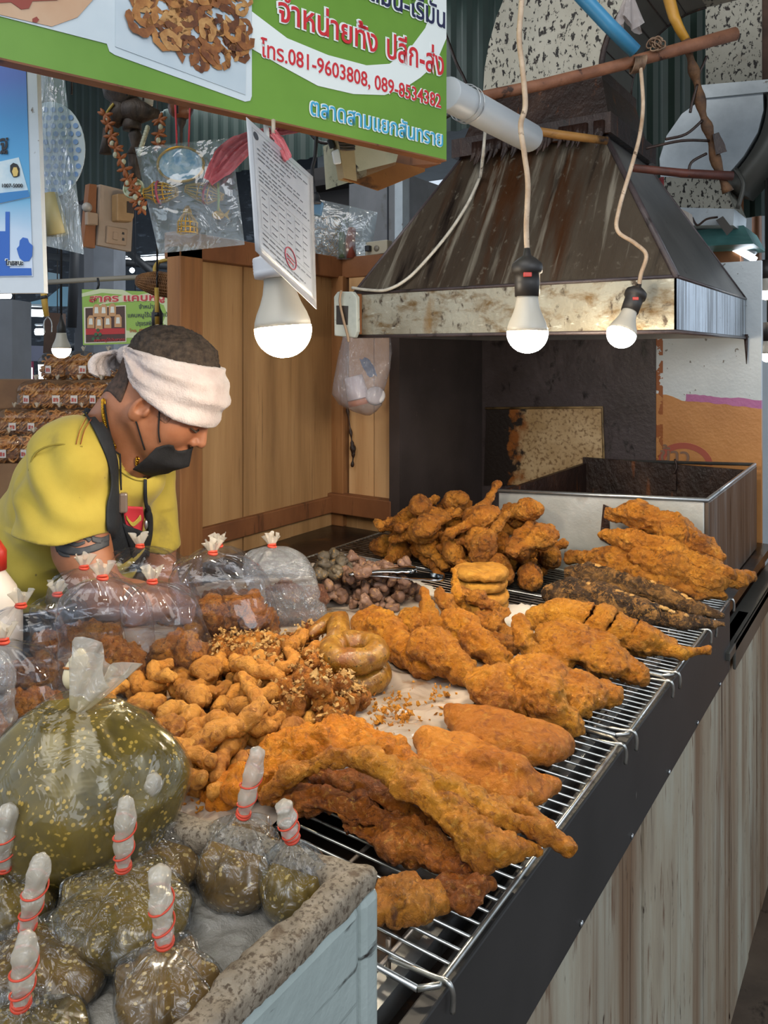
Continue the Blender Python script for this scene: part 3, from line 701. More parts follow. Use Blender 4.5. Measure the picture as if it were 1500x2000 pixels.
c0 = W(968, 985, 1.90)
R = Matrix.Rotation(YAW, 3, 'Z') @ Matrix.Rotation(math.radians(112), 3, 'Y') @ Matrix.Rotation(.3, 3, 'X')
R = (Matrix.Rotation(YAW, 4, 'Z') @ Matrix.Rotation(math.radians(-62), 4, 'Y')).to_3x3()
def aim(a, b, roll=0.0):        # local -x end at a, +x end towards b
    d = (Vector(b)-Vector(a)); q = d.to_track_quat('X', 'Z'); return Matrix.Translation((Vector(a)+Vector(b))/2) @ q.to_matrix().to_4x4() @ Matrix.Rotation(roll, 4, 'X')
place('fried_drumstick', DR[0], aim(W(972, 945, 1.83), W(925, 1040, 1.77)), 'fried drumstick standing bone up at the top of the heap', 'drumstick', None)
place('fried_drumstick', DR[3], aim(W(1000, 1080, 1.60), W(1085, 1030, 1.66)), 'pale fried drumstick lying across the front of the heap', 'drumstick', None)
place('fried_drumstick', DR[2], aim(W(985, 1010, 1.66), W(925, 1100, 1.62)), 'fried drumstick lying thick end down below the upright one', 'drumstick', None)

# ---- long fried birds stacked in front of the fryer
def longbird(name, label, pts, rs_, seed, extra=(), matr='bird', cat='fried fish', h=.0032, group=None):
    P = pix(pts); E = [(np.array(G(*e[:3])), e[3]) for e in extra]
    def f(p):
        d = chain(p, P, rs_, .018)
        for c, r in E: d = smin(d, np.linalg.norm(p-c, axis=1)-r, .012)
        return d
    lo, hi = bounds(P + [e[0] for e in E], max(rs_)+.02)
    return food(name, label, cat, f, lo, hi, h, [('f', 24, .005, seed), ('w', 54, .0026, seed+2), ('b', 90, .0024, seed+3), ('b', 180, .0014, seed+4)], FM[matr], group)
longbird('fried_fish', 'topmost fried fish leaning on the fryer front', [(1195, 1003, (1.675,)), (1250, 1008, (1.672,)), (1320, 1035, (1.668,)), (1375, 1066, (1.655,)), (1405, 1088, (1.64,))], [.016, .027, .027, .020, .012], 3)
longbird('fried_fish', 'fried fish lying second in the stack by the fryer', [(1182, 1046, (1.64,)), (1240, 1060, (1.637,)), (1310, 1084, (1.63,)), (1380, 1110, (1.62,)), (1428, 1120, (1.62,))], [.014, .028, .028, .018, .010], 13)
longbird('fried_fish', 'fried fish whose tail reaches past the counter edge', [(1240, 1088, (1.60,)), (1310, 1106, (1.60,)), (1380, 1136, (1.60,)), (1440, 1130, (1.64,)), (1468, 1124, (1.66,))], [.016, .025, .020, .014, .008], 23)
longbird('fried_fish', 'pale fried fish at the bottom of the stack by the fryer', [(1115, 1088, (1.64,)), (1200, 1098, (1.62,)), (1290, 1122, (1.61,)), (1370, 1150, (1.60,)), (1408, 1162, (1.60,))], [.014, .026, .024, .018, .011], 33)
longbird('fried_fish', 'short fried fish under the stack behind the charred pair', [(1165, 1108, (1.60,)), (1230, 1122, (1.595,)), (1310, 1145, (1.585,)), (1370, 1165, (1.58,))], [.014, .022, .020, .010], 43)
# ---- two charred fish
def charred(label, pts, rs_, seed):
    P = pix(pts)
    def f(p):
        q = p.copy(); return chain(q, P, rs_, .012)
    lo, hi = bounds(P, .05)
    o = food('charred_fish', label, 'grilled fish', f, lo, hi, .0035, [('f', 40, .003, seed), ('w', 90, .0018, seed+1), ('b', 170, .0014, seed+2)], FM['char'])
    rsn = np.random.RandomState(seed); b = MB()
    for i in range(34):
        k = rsn.rand()**.8*.7 + .12; j = k*(len(P)-1); a = int(j); c = P[a] + (P[min(a+1, len(P)-1)]-P[a])*(j-a); r = rs_[a] + (rs_[min(a+1, len(P)-1)] - rs_[a])*(j-a)
        an = rsn.uniform(-.5, .5); c = c + np.array((math.sin(an)*r, 0, math.cos(an)*r*.98)); s = rsn.uniform(.003, .008)
        b.sphere(c, s, 7, 5, (1.3, 1, .55))
    tag(b.build('flaked_flesh', FM['garlic'], o), kind='stuff')
    return o
charred('charred grilled fish with flaked back, nearer of the pair', [(1075, 1158, .925), (1110, 1160, .928), (1180, 1172, .926), (1260, 1195, .918), (1330, 1212, .912), (1412, 1220, .908)], [.018, .028, .027, .020, .012, .004], 7)
charred('charred grilled fish, the farther of the pair', [(1115, 1122, .928), (1150, 1125, .93), (1230, 1140, .928), (1300, 1165, .92), (1360, 1190, .914), (1412, 1202, .91)], [.016, .025, .025, .019, .011, .005], 17)
# ---- scored fish with long fin
P = pix([(1050, 1205, .935), (1100, 1205, .94), (1180, 1225, .935), (1260, 1250, .925), (1310, 1262, .918)]); tail = pix([(1270, 1262, .918), (1330, 1275, .915), (1384, 1270, .917)])
ax = (P[-1]-P[0]); ax /= np.linalg.norm(ax)
def f(p):
    q = p.copy(); q[:, 2] = (q[:, 2]-.93)*1.15 + .93
    d = smin(chain(q, P, [.020, .033, .038, .026, .012], .02), chain(p, tail, [.010, .008, .006], .006), .008)
    s = (p - P[0]) @ ax
    for k in (.075, .115, .155): d = smax(d, -(np.abs(s - k - (p[:, 2]-.93)*.6) - .003 + np.maximum(0, .945-p[:, 2])*.4), .004)
    return d
lo, hi = bounds(P+tail, .05)
food('fried_fish', 'whole fried fish with slashed side and fin over the counter edge', 'fried fish', f, lo, hi, .0035, [('f', 34, .003, 5), ('w', 66, .0018, 6), ('b', 140, .002, 7)], FM['chicken'])

# ---- butterflied chicken halves on the second rack
def body(name, label, cat, blobs, limbs, seed, matr, h=.0027, layers=None, k=.009, group=None):
    """blobs: (px, py, z, rx, ry, rz, turn) in counter axes; limbs: list of ([(px,py,z)...],[r...])"""
    B = [(np.array(G(*b[:3])), [b[3]*.82, b[4]*.82, b[5]*.78], rot('Z', b[6])) for b in blobs]; L = [(pix(p), [max(q*.90, .0068) for q in r]) for p, r in limbs]
    def f(p):
        d = None
        for c, r, R in B:
            e = ell(p, c, r, R); d = e if d is None else smin(d, e, k)
        for P, r in L:
            e = chain(p, P, r, .012); d = e if d is None else smin(d, e, k*.7)
        return d
    pts = [c for c, _, _ in B] + [q for P, _ in L for q in P]; rr = max([max(r) for _, r, _ in B] + [max(r) for _, r in L]) + .015
    lo, hi = bounds(pts, rr); lo[2] = max(lo[2], ZR-.01)
    return food(name, label, cat, f, lo, hi, h, layers or [('f', 26, .004, seed), ('w', 58, .0026, seed+2), ('b', 95, .0024, seed+3), ('b', 190, .0014, seed+4)], FM[matr], group)
body('fried_chicken_half', 'fried chicken half with wing tip pointing up beside the liner paper', 'fried chicken',
     [(1110, 1255, .935, .060, .085, .030, 40), (1180, 1285, .928, .050, .065, .027, 40), (1080, 1290, .922, .04, .04, .022, 0), (1230, 1310, .918, .036, .030, .020, 30)],
     [([(1045, 1288, .922), (1026, 1255, .945), (1014, 1212, .970)], [.020, .014, .0115]), ([(1200, 1295, .925), (1255, 1322, .918)], [.022, .014]), ([(1090, 1225, .94), (1190, 1258, .94)], [.018, .014])], 3, 'chicken')
body('fried_chicken_half', 'fried chicken half with leg folded toward the counter edge', 'fried chicken',
     [(975, 1345, .935, .055, .062, .030, 30), (1050, 1325, .940, .055, .075, .028, 40), (1130, 1345, .928, .045, .05, .024, 40), (985, 1375, .922, .045, .035, .02, 20), (1180, 1355, .918, .03, .026, .018, 0)],
     [([(1030, 1335, .945), (1072, 1372, .938), (1102, 1404, .922), (1112, 1412, .918)], [.030, .026, .017, .018]), ([(1085, 1350, .935), (1130, 1376, .922)], [.022, .017]), ([(960, 1330, .945), (1080, 1310, .95)], [.018, .014])], 9, 'chicken')
# ---- smooth breast fillets
FL = [('f', 16, .006, 1), ('f', 60, .0018, 2), ('r', 120, .0009, 3)]
body('fried_chicken_fillet', 'smooth fried chicken fillet with ragged end on the first rack', 'fried chicken', [(965, 1430, .924, .058, .068, .022, 50), (1040, 1450, .922, .048, .052, .020, 50), (905, 1405, .924, .03, .03, .018, 0)],
     [([(900, 1410, .922), (880, 1388, .925)], [.018, .010]), ([(1050, 1450, .920), (1095, 1452, .918)], [.022, .013])], 21, 'fillet', layers=FL)
body('fried_chicken_fillet', 'fried chicken fillet lying in front of the ragged one', 'fried chicken', [(900, 1490, .926, .060, .070, .020, 50), (980, 1520, .924, .046, .058, .019, 50), (1030, 1545, .918, .035, .03, .016, 40)],
     [([(860, 1462, .925), (830, 1440, .926)], [.020, .012]), ([(1030, 1545, .918), (1080, 1535, .916)], [.018, .010]), ([(930, 1480, .94), (1010, 1510, .935)], [.014, .012])], 31, 'fillet', layers=FL)

# ---- crisp pork: battered sheet, arched strips and red slabs
CS_ = [('f', 26, .005, 1), ('w', 50, .0022, 2), ('b', 75, .0038, 2), ('b', 160, .0020, 3)]
def slab(name, label, pts, r, flat, seed, matr, cat='fried pork', h=.0026, layers=None):
    P = pix(pts)
    P3 = np.array(P); zc = P3[:, 2].mean()
    def f(p):
        d = None
        for i in range(len(P)-1):
            q = p.copy(); a = P[i].copy(); b = P[i+1].copy(); ab = b-a; t = np.clip(((p-a) @ ab)/(ab @ ab), 0, 1); c = a + t[:, None]*ab
            w = p - c; w[:, 2] *= flat; e = np.linalg.norm(w, axis=1) - (r[i] + (r[i+1]-r[i])*t); d = e if d is None else smin(d, e, .012)
        return d/max(1, flat*.6)
    lo, hi = bounds(P, max(r)+.016)
    return food(name, label, cat, f, lo, hi, h, layers or CRH, FM[matr])
slab('fried_pork_sheet', 'bright orange battered pork sheet beside the intestine heap', [(470, 1540, .930), (560, 1470, .945), (660, 1440, .955), (740, 1465, .950)], [0.0179, 0.0289, 0.0302, 0.0206], 1.9, 3, 'sheet', layers=CS_)
slab('fried_pork_sheet', 'frilly orange battered pork piece against the plastic sheet', [(600, 1440, .955), (690, 1425, .955), (760, 1470, .945), (830, 1530, .935)], [0.0144, 0.0204, 0.0192, 0.0144], 1.8, 5, 'sheet', layers=CS_)
slab('fried_pork_scrap', 'small orange pork scrap next to the tall twisted bag top', [(430, 1560, .915), (445, 1530, .925), (470, 1510, .93)], [.018, .016, .012], 1.6, 6, 'sheet', layers=CS_)
slab('fried_pork_strip', 'long arched fried pork strip across the top of the pork', [(520, 1560, .930), (570, 1510, .955), (650, 1478, .972), (725, 1478, .975), (800, 1535, .960), (890, 1600, .945), (975, 1655, .935), (1045, 1662, .925)], [0.0085, 0.0097, 0.0103, 0.0115, 0.0146, 0.0146, 0.0115, 0.0079], 1.4, 7, 'chicken')
slab('fried_pork_strip', 'fried pork strip with squared end hanging over the fascia', [(800, 1510, .965), (880, 1540, .955), (970, 1590, .945), (1050, 1620, .935), (1112, 1660, .925)], [0.0121, 0.0146, 0.0121, 0.0103, 0.0073], 1.4, 9, 'chicken')
slab('fried_pork_strip', 'thick fried pork strip between the two long strips', [(870, 1570, .950), (930, 1640, .935), (940, 1680, .925)], [0.0166, 0.0192, 0.0128], 1.3, 10, 'chicken')
slab('fried_pork_strip', 'fried pork strip with a forked tip near the counter edge', [(960, 1575, .94), (1020, 1580, .935), (1060, 1610, .93)], [0.0122, 0.0122, 0.0082], 1.3, 12, 'chicken')
slab('red_fried_pork', 'dark red fried pork slab under the arched strip', [(545, 1555, .930), (620, 1560, .935), (700, 1580, .932), (760, 1605, .925)], [0.0133, 0.0199, 0.0212, 0.0146], 2.0, 11, 'pork', layers=CS_)
slab('red_fried_pork', 'shaded red pork slab tucked beneath the long arched strip', [(620, 1515, .935), (700, 1530, .94), (780, 1560, .935), (850, 1600, .93)], [0.0109, 0.0150, 0.0150, 0.0109], 1.5, 14, 'pork')
slab('red_fried_pork', 'red fried pork slab crossing the open rack wires', [(690, 1615, .920), (780, 1640, .922), (850, 1660, .922), (900, 1690, .920)], [0.0122, 0.0190, 0.0204, 0.0136], 1.9, 13, 'pork', layers=CS_)
slab('red_fried_pork', 'red fried pork slab behind the thick strip end', [(830, 1660, .922), (900, 1670, .92), (960, 1660, .918)], [0.0130, 0.0159, 0.0087], 1.7, 16, 'pork', layers=CS_)
slab('fried_pork_chop', 'crusty brown pork chop lying against the foam box corner', [(735, 1765, .918), (790, 1760, .920), (845, 1750, .918)], [0.0150, 0.0204, 0.0150], 1.8, 15, 'drum', layers=CS_)
slab('fried_pork_chop', 'reddish pork chop piece nearest the rack edge', [(860, 1740, .916), (910, 1735, .918), (945, 1725, .916)], [0.0130, 0.0159, 0.0087], 1.8, 18, 'pork', layers=CS_)

# ---- herb sausage coils
def coil(label, cpx, cpy, z, R, r, turns, ph, tail=None):
    c = np.array(G(cpx, cpy, z)); n = 46; P = []
    for i in range(n):
        a = ph + turns*2*PI*i/(n-1); rr = R*(1 - .10*i/n); P.append(c + np.array((math.cos(a)*rr, math.sin(a)*rr, .002*i/n)))
    if tail: P = [np.array(G(*q)) for q in tail] + P
    P = [np.array(q) for q in spline(P, 2)]; b = MB(); m = len(P)
    b.tube(P, [r*min(1, .25 + .75*min(i, m-1-i, 4)/4)*(1 + .02*math.sin(i*.37)) for i in range(m)], 18)
    b.v = [tuple(v) for v in (np.array(b.v) + .0016*np.stack([fbm(np.array(b.v), 55, 2, k) for k in (1, 2, 3)], 1))]; o = b.build('sausage_coil', FM['sausage']); return tag(o, label, 'sausage', 'herb sausage coils')
coil('lower herb sausage coil, mostly hidden under the upper coil', 693, 1318, .922, .040, .018, 1.05, 2.0)
coil('upper herb sausage coil with its end swung out to the left', 692, 1275, .956, .036, .019, 1.0, 3.0, [(604, 1243, .955), (625, 1225, .962), (660, 1216, .966)])
tag(coil('short herb sausage piece behind the lower coil', 640, 1290, .922, .030, .016, .55, 1.2), None)

# ---- leg quarters and wings on the plastic
body('fried_leg_quarter', 'fried leg quarter behind the sausage coils, bone toward the plastic', 'fried chicken', [(735, 1222, .940, .052, .044, .036, 20)], [([(748, 1232, .94), (790, 1268, .930), (822, 1296, .922), (834, 1302, .922)], [.034, .022, .0165, .018])], 41, 'chicken')
body('fried_leg_quarter', 'plump fried leg quarter in the middle of the plastic sheet', 'fried chicken', [(846, 1266, .945, .050, .040, .036, 30)], [([(866, 1282, .94), (905, 1310, .930), (926, 1330, .922), (932, 1338, .921)], [.032, .018, .0125, .015]), ([(812, 1262, .94), (840, 1256, .95)], [.016, .022])], 51, 'chicken')
body('fried_leg_quarter', 'long fried leg quarter beside the patty stack', 'fried chicken', [(890, 1216, .945, .036, .036, .028, 30)], [([(900, 1228, .945), (938, 1258, .935), (966, 1282, .925), (980, 1292, .922)], [.030, .024, .017, .018])], 61, 'chicken')
body('fried_chicken_wing', 'fried wing with its tip pointing up behind the leg quarters', 'fried chicken', [(812, 1214, .940, .040, .034, .026, 10)], [([(838, 1218, .945), (836, 1188, .965), (830, 1155, .985)], [.020, .012, .008]), ([(800, 1225, .94), (860, 1225, .94)], [.020, .017])], 71, 'chicken')
body('fried_chicken_wing', 'dark fried wing stub leaning by the patty stack', 'fried chicken', [(884, 1200, .935, .018, .018, .018, 0)], [([(887, 1204, .935), (872, 1182, .955), (858, 1160, .970)], [.016, .013, .010])], 81, 'drum')
body('fried_chicken_wing', 'fried wing tip standing against the side of the patties', 'fried chicken', [(905, 1195, .935, .016, .016, .016, 0)], [([(905, 1190, .94), (894, 1160, .970), (888, 1116, .998)], [.013, .010, .0075])], 91, 'chicken')
body('fried_chicken_wing', 'brown fried wing draped over the side of the patties', 'fried chicken', [(948, 1216, .928, .030, .026, .022, 20), (975, 1225, .922, .022, .026, .018, 0)], [([(905, 1158, .972), (945, 1174, .960), (985, 1194, .944)], [.011, .012, .010]), ([(985, 1194, .944), (960, 1220, .93)], [.011, .018])], 101, 'drum')
body('fried_chicken_piece', 'lumpy fried chicken piece in front of the patties', 'fried chicken', [(975, 1255, .922, .032, .03, .02, 0), (1000, 1240, .92, .025, .025, .018, 0)], [([(960, 1250, .925), (1000, 1265, .92)], [.015, .013])], 111, 'drum')
# ---- patties
def patty_mesh(k):
    def f(p):
        d = rbox(np.stack([np.hypot(p[:, 0], p[:, 1]), p[:, 2]*1.0, 0*p[:, 0]], 1), (0, 0, 0), (.054, .0095, 1), .0095)
        return d
    return food_mesh('fish_patty', f, (-.07, -.07, -.02), (.07, .07, .02), .0035, [('f', 30, .0022, k), ('r', 90, .0012, k+1)])
pm0 = patty_mesh(1); pm0.materials.append(FM['patty']); pm1 = patty_mesh(5); pm1.materials.append(FM['patty'])
pc = G(938, 1190, .905)
for i, lab in enumerate(('bottom patty of the round stack', 'second patty from the bottom of the stack', 'third patty from the bottom of the stack', 'top patty of the stack with score marks')):
    place('fish_patty', (pm0, pm1)[i % 2], Matrix.Translation(pc + V3(.003*(i % 2), -.002*i, .013 + .0205*i)) @ Matrix.Rotation(i*1.1, 4, 'Z') @ Matrix.Rotation(.05*(i % 2), 4, 'X'), lab, 'patty', 'stacked round patties')

# ---- gizzards and livers
def giz(k):
    rs = np.random.RandomState(70+k); a, c = rs.uniform(.011, .017), rs.uniform(.008, .012); o = rs.uniform(.010, .017)
    def f(p): return smin(ell(p, (-o, 0, 0), (a, c, c*.9)), ell(p, (o, rs0, .002), (c, a, c)), .006)
    rs0 = rs.uniform(-.006, .006)
    return food_mesh('cooked_gizzard', f, (-.045, -.035, -.03), (.045, .035, .03), .0026, [('f', 50, .005, k), ('b', 70, .0032, k+2), ('r', 160, .0008, k+4)])
GZ = [giz(k) for k in range(6)]
for m in GZ: m.materials.append(FM['gizzard'])
LV = []
for k in (1, 4):
    m = GZ[k].copy(); m.materials.clear(); m.materials.append(FM['liver']); LV.append(m)
gc = G(722, 1172, .91); gl = G(655, 1165, .91)
def s_giz(rs):
    while True:
        a, c = rs.normal(0, .45, 2)
        if a*a + c*c < 1: q = gc + V3(CS*a*.105 - SN*c*.085, SN*a*.105 + CS*c*.085, 0); return q.x, q.y
GS = [(-.011, 0, 0, .011), (.011, 0, 0, .011)]
hz = heap(54, [(m, GS) for m in GZ], s_giz, .908, 5, K=5, shrink=.86, tilt=40)
for kd, M in hz: place('cooked_gizzard', GZ[kd], M, 'cooked brown gizzard in the heap by the tongs', 'gizzard', 'gizzards heaped by the tongs')
def s_liv(rs):
    a, c = rs.uniform(-1, 1, 2); q = gl + V3(CS*a*.028 - SN*c*.075, SN*a*.028 + CS*c*.075, 0); return q.x, q.y
for kd, M in heap(18, [(m, GS) for m in LV], s_liv, .908, 8, K=4, shrink=.8, tilt=40, fixed=[tuple(M.translation) + (.011,) for _, M in hz]):
    place('cooked_liver', LV[kd], M, 'dark cooked offal piece at the left side of the gizzard heap', 'offal', 'dark offal beside the gizzards')

# ---- fried intestines: curls, hooks and straight pieces
def gut(k):
    rs = np.random.RandomState(200+k); r = rs.uniform(.0072, .0092); n = 9
    L, bend = [(.075, 0.3), (.06, 1.6), (.07, 3.6), (.085, .8), (.05, .4), (.075, 4.6), (.065, 2.4), (.095, .5)][k % 8]; P = []; x = y = 0; a = -bend/2
    for i in range(n):
        P.append((x, y, .003*math.sin(i*1.7+k))); a += bend/(n-1); x += math.cos(a)*L/(n-1); y += math.sin(a)*L/(n-1)
    P = np.array(P); P -= P.mean(0); R = [r*(1 + .14*rs.uniform(-1, 1)) for _ in range(n)]
    def f(p): return chain(p, list(P), R, .004)
    lo, hi = bounds(P, .016)
    m = food_mesh('fried_intestine', f, lo, hi, .0026, [('f', 50, .0014, k), ('r', 120, .0008, k+2), ('b', 220, .0009, k+3)]); m.materials.append(FM['gut'])
    return m, [tuple(P[i]) + (r,) for i in (0, 2, 4, 6, 8)]
GT = [gut(k) for k in range(8)]
ia = G(400, 1490, .91); ib = G(520, 1330, .91); ic = G(345, 1400, .91); ie = G(470, 1420, .91)
def s_gut(rs):
    t = rs.rand(); base = (ia, ib, ic, ie)[rs.randint(4)]; q = base + V3(rs.normal(0, .034), rs.normal(0, .042), 0); return q.x, q.y
hg = heap(78, GT, s_gut, .908, 21, K=10, shrink=.90, tilt=12)
for kd, M in hg: place('fried_intestine', GT[kd][0], M, 'curled fried intestine piece in the golden heap', 'fried intestine', 'fried intestines in the golden heap')
place('fried_intestine', GT[7][0], aim(G(330, 1475, .945), G(500, 1395, .965)) @ Matrix.Scale(1.35, 4), 'longest straight fried intestine lying on top of the heap', 'fried intestine', None)

# ---- pork cracklings with fried garlic
def cube(k):
    rs = np.random.RandomState(300+k); s = rs.uniform(.009, .017, 3); R = rot('X', rs.uniform(-20, 20)) @ rot('Y', rs.uniform(-20, 20))
    def f(p): return smin(rbox(p, (0, 0, 0), s, .006, R), ell(p, rs_c, s*.8), .006)
    rs_c = rs.uniform(-.007, .007, 3)
    m = food_mesh('pork_crackling', f, (-.034,)*3, (.034,)*3, .0028, [('f', 60, .0025, k), ('b', 90, .0026, k+2), ('b', 190, .0014, k+3)]); m.materials.append(FM['cube']); return m, [(0, 0, 0, .014)]
CB = [cube(k) for k in range(7)]
ca = [G(480, 1315, .91), G(560, 1335, .91), G(610, 1390, .91), G(540, 1300, .91), G(630, 1345, .91)]
def s_cube(rs):
    q = ca[rs.randint(5)] + V3(rs.normal(0, .030), rs.normal(0, .032), 0); return q.x, q.y
hc = heap(78, CB, s_cube, .908, 31, K=6, shrink=.72, tilt=60, fixed=[tuple(M.translation) + (.011,) for _, M in hg])
for kd, M in hc: place('pork_crackling', CB[kd][0], M, 'crisp pork crackling in the heap strewn with fried garlic', 'pork crackling', 'pork cracklings strewn with garlic')
def crumb(b, q, s, rs):
    R = Euler(tuple(rs.uniform(0, 6, 3))).to_matrix(); sc = rs.uniform(.5, 1.5, 3)*s
    V = [(-1, 0, 0), (1, 0, 0), (0, -1, 0), (0, 1, 0), (0, 0, -1), (0, 0, 1)]; V = [q + R @ Vector((v[0]*sc[0], v[1]*sc[1], v[2]*sc[2])*1) + Vector(rs.uniform(-.6, .6, 3))*s for v in V]
    b.add(V, [[4, 0, 2], [4, 2, 1], [4, 1, 3], [4, 3, 0], [5, 2, 0], [5, 1, 2], [5, 3, 1], [5, 0, 3]])
rs = np.random.RandomState(4); b = MB(); tops = [M.translation for _, M in hc]
for i in range(1700):
    q = tops[rs.randint(len(tops))] + V3(rs.normal(0, .012), rs.normal(0, .012), .013 + rs.rand()*.007); crumb(b, q, rs.uniform(.0014, .0036)*(1.7 if i % 29 == 0 else 1), rs)
o = b.build('fried_garlic', FM['garlic']); tag(o, 'loose fried garlic bits strewn over the pork cracklings', 'fried garlic', kind='stuff')
b = MB()
for i in range(240):
    px, py = (rs.normal(768, 24), rs.normal(1392, 24)) if i < 150 else (rs.uniform(690, 900), rs.uniform(1335, 1440)); crumb(b, G(px, py, .914), rs.uniform(.0010, .0036)*(1.8 if i % 23 == 0 else 1), rs)
for i in range(40): crumb(b, G(rs.uniform(330, 430), rs.uniform(1500, 1590), .913), rs.uniform(.0012, .0034), rs)
o = b.build('fried_crumbs', FM['chicken']); tag(o, 'loose fried crumbs scattered on the clear plastic sheet', 'crumbs', kind='stuff')

# ---- tongs by the gizzards
tg = thing('serving_tongs', 'shiny steel tongs with scalloped ends beside the gizzards', 'tongs', G(800, 1130, .92))
def tong_arm(p0, p1, z0, z1, w, nm, up):
    a, c = G(*p0, z0), G(*p1, z1); d = (c-a); L = d.length; d.normalize(); s = d.cross(V3(0, 0, 1)).normalized(); u = s.cross(d); b = MB(); rings = []
    for i in range(15):
        t = i/14; ww = w*(.42 + .58*min(1, max(0, (t-.45)/.3))); ww *= (1 + .10*math.sin(t*46)) if t > .7 else 1
        if t > .97: ww *= .55
        q = a + d*L*t; h = up*(.004 + .006*max(0, t-.5))
        rings.append([q - s*ww + u*h, q - s*ww*.5 + u*h*.2, q + s*ww*.5 + u*h*.2, q + s*ww + u*h, q + s*ww*.5 - u*.0012 + u*h*.2, q - s*ww*.5 - u*.0012 + u*h*.2])
    b.loft(rings); b.build(nm, mat('polished steel', '#cfd4d8', .14, 1.0) if 'polished steel' not in bpy.data.materials else bpy.data.materials['polished steel'], tg)
tong_arm((680, 1118), (812, 1106), .985, .992, .022, 'upper_arm', -1)
tong_arm((680, 1122), (866, 1134), .975, .968, .023, 'lower_arm', 1)

# ---------------------------------------------------------------- the seller, bowed over the counter
# worked out in axes (right, away, up) seen from the aisle; L2W turns them into the place's axes
def LP(px, py, d): return np.array(((px-CX)/FPX*d, d, EYE - (py-HY)/FPX*d))
def L2W(V): V = np.asarray(V, float); return np.stack([CS*V[:, 0] - SN*V[:, 1], SN*V[:, 0] + CS*V[:, 1], V[:, 2]], 1)
HC = LP(322, 771, 1.50)
_p, _y = math.radians(38), math.radians(3)
hf = np.array((math.cos(_p)*math.cos(_y), -math.cos(_p)*math.sin(_y), -math.sin(_p)))
hu = np.array((math.sin(_p)*math.cos(_y), -math.sin(_p)*math.sin(_y), math.cos(_p))); hl = np.cross(hu, hf)
HR = np.stack([hf, hl, hu], 1)          # columns: forward, left, up
def H(a, b_, c): return HC + HR @ np.array((a, b_, c))
def h_cran(q): return smin(ell(q, (-.008, 0, .030), (.100, .078, .090)), ell(q, (.035, 0, -.030), (.066, .064, .082)), .03)
def h_face(q):
    d = h_cran(q)
    for s in (-1, 1):
        d = smin(d, cone(q, (.0, s*.050, -.055), (.068, s*.012, -.104), .020, .018), .022)
        d = smin(d, ell(q, (.062, s*.038, -.030), (.026, .024, .026)), .02)
    d = smin(d, np.linalg.norm(q - (.080, 0, -.102), axis=1) - .017, .02)
    d = smin(d, ell(q, (.088, 0, .022), (.014, .048, .010)), .014)
    for s in (-1, 1):
        d = smax(d, -ell(q, (.104, s*.033, .000), (.018, .019, .012)), .012)
        d = smin(d, ell(q, (.083, s*.032, -.002), (.0155, .0165, .0125)), .004)
    d = smin(d, cone(q, (.092, 0, .010), (.114, 0, -.030), .0075, .0105), .010)
    for s in (-1, 1):
        d = smin(d, np.linalg.norm(q - (.104, s*.012, -.036), axis=1) - .0075, .007)
        d = smax(d, -ell(q, (.110, s*.007, -.043), (.005, .0035, .005)), .003)
    d = smin(d, ell(q, (.092, 0, -.062), (.013, .026, .010)), .01); d = smin(d, ell(q, (.090, 0, -.076), (.012, .022, .009)), .01)
    for s in (-1, 1):           # ears
        e = ell(q, (-.002, s*.076, -.028), (.0175, .0085, .030), rot('Y', 10) @ rot('Z', -s*24))
        e = smax(e, -ell(q, (.002, s*.0865, -.023), (.0115, .0105, .0175), rot('Y', 10)), .002)
        e = smin(e, ell(q, (.011, s*.076, -.030), (.005, .006, .009)), .004)
        d = smin(d, e, .006)
    return d
ARM_N = [LP(128, 885, 1.44), LP(160, 1070, 1.40), LP(195, 1165, 1.37)]       # shoulder, middle, elbow
FORE_N = [ARM_N[2], LP(262, 1178, 1.38), LP(330, 1180, 1.40)]
ARM_F = [LP(292, 915, 1.66), LP(308, 1060, 1.64), LP(318, 1160, 1.62)]
FORE_F = [ARM_F[2], LP(345, 1178, 1.56), LP(375, 1190, 1.49)]
NECK = [LP(205, 868, 1.545), H(-.040, 0, -.055)]
PEL = LP(30, 1190, 1.70); CH = LP(160, 960, 1.57); BEL = LP(120, 1080, 1.62)
def hand(q_, wrist, fwd, palm_n, s):
    fwd = fwd/np.linalg.norm(fwd); n = palm_n - fwd*(palm_n @ fwd); n /= np.linalg.norm(n); side = np.cross(n, fwd)
    R = np.stack([fwd, side, n], 1); q = (q_ - wrist) @ R
    d = rbox(q, (.050, 0, 0), (.046, .040, .014), .013)
    for i, (y, L) in enumerate(((-.030, .066), (-.010, .076), (.010, .071), (.029, .056))):
        P = [(.088, y, .0), (.088+L*.45, y*1.08, .006 + .003*i), (.088+L*.78, y*1.10, .020), (.088+L*.92, y*1.10, .034)]
        d = smin(d, chain(q, P, [.0095, .0090, .0080, .0070], .003), .005)
    return smin(d, chain(q, [(.018, s*.028, .004), (.046, s*.056, .012), (.074, s*.060, .022)], [.014, .011, .009], .004), .008)
def skin(p):
    d = h_face((p - HC) @ HR)
    d = smin(d, cone(p, NECK[0], NECK[1], .062, .056), .03)
    d = smin(d, cone(p, H(-.02, 0, -.06), LP(262, 905, 1.52), .040, .045), .02)
    d = smin(d, ell(p, LP(165, 990, 1.58), (.12, .15, .13)), .04)
    for A, F, s in ((ARM_N, FORE_N, 1), (ARM_F, FORE_F, -1)):
        d = smin(d, chain(p, A, [.055, .047, .043] if s > 0 else [.034, .034, .036], .02), .03); d = smin(d, chain(p, F, [.042, .038, .027] if s > 0 else [.036, .033, .026], .012), .012)
        v = F[2] - F[1]; d = smin(d, hand(p, F[2], v + np.array((0, 0, -.01)), np.array((.05, 0, -1.0)), s), .012)
    return d
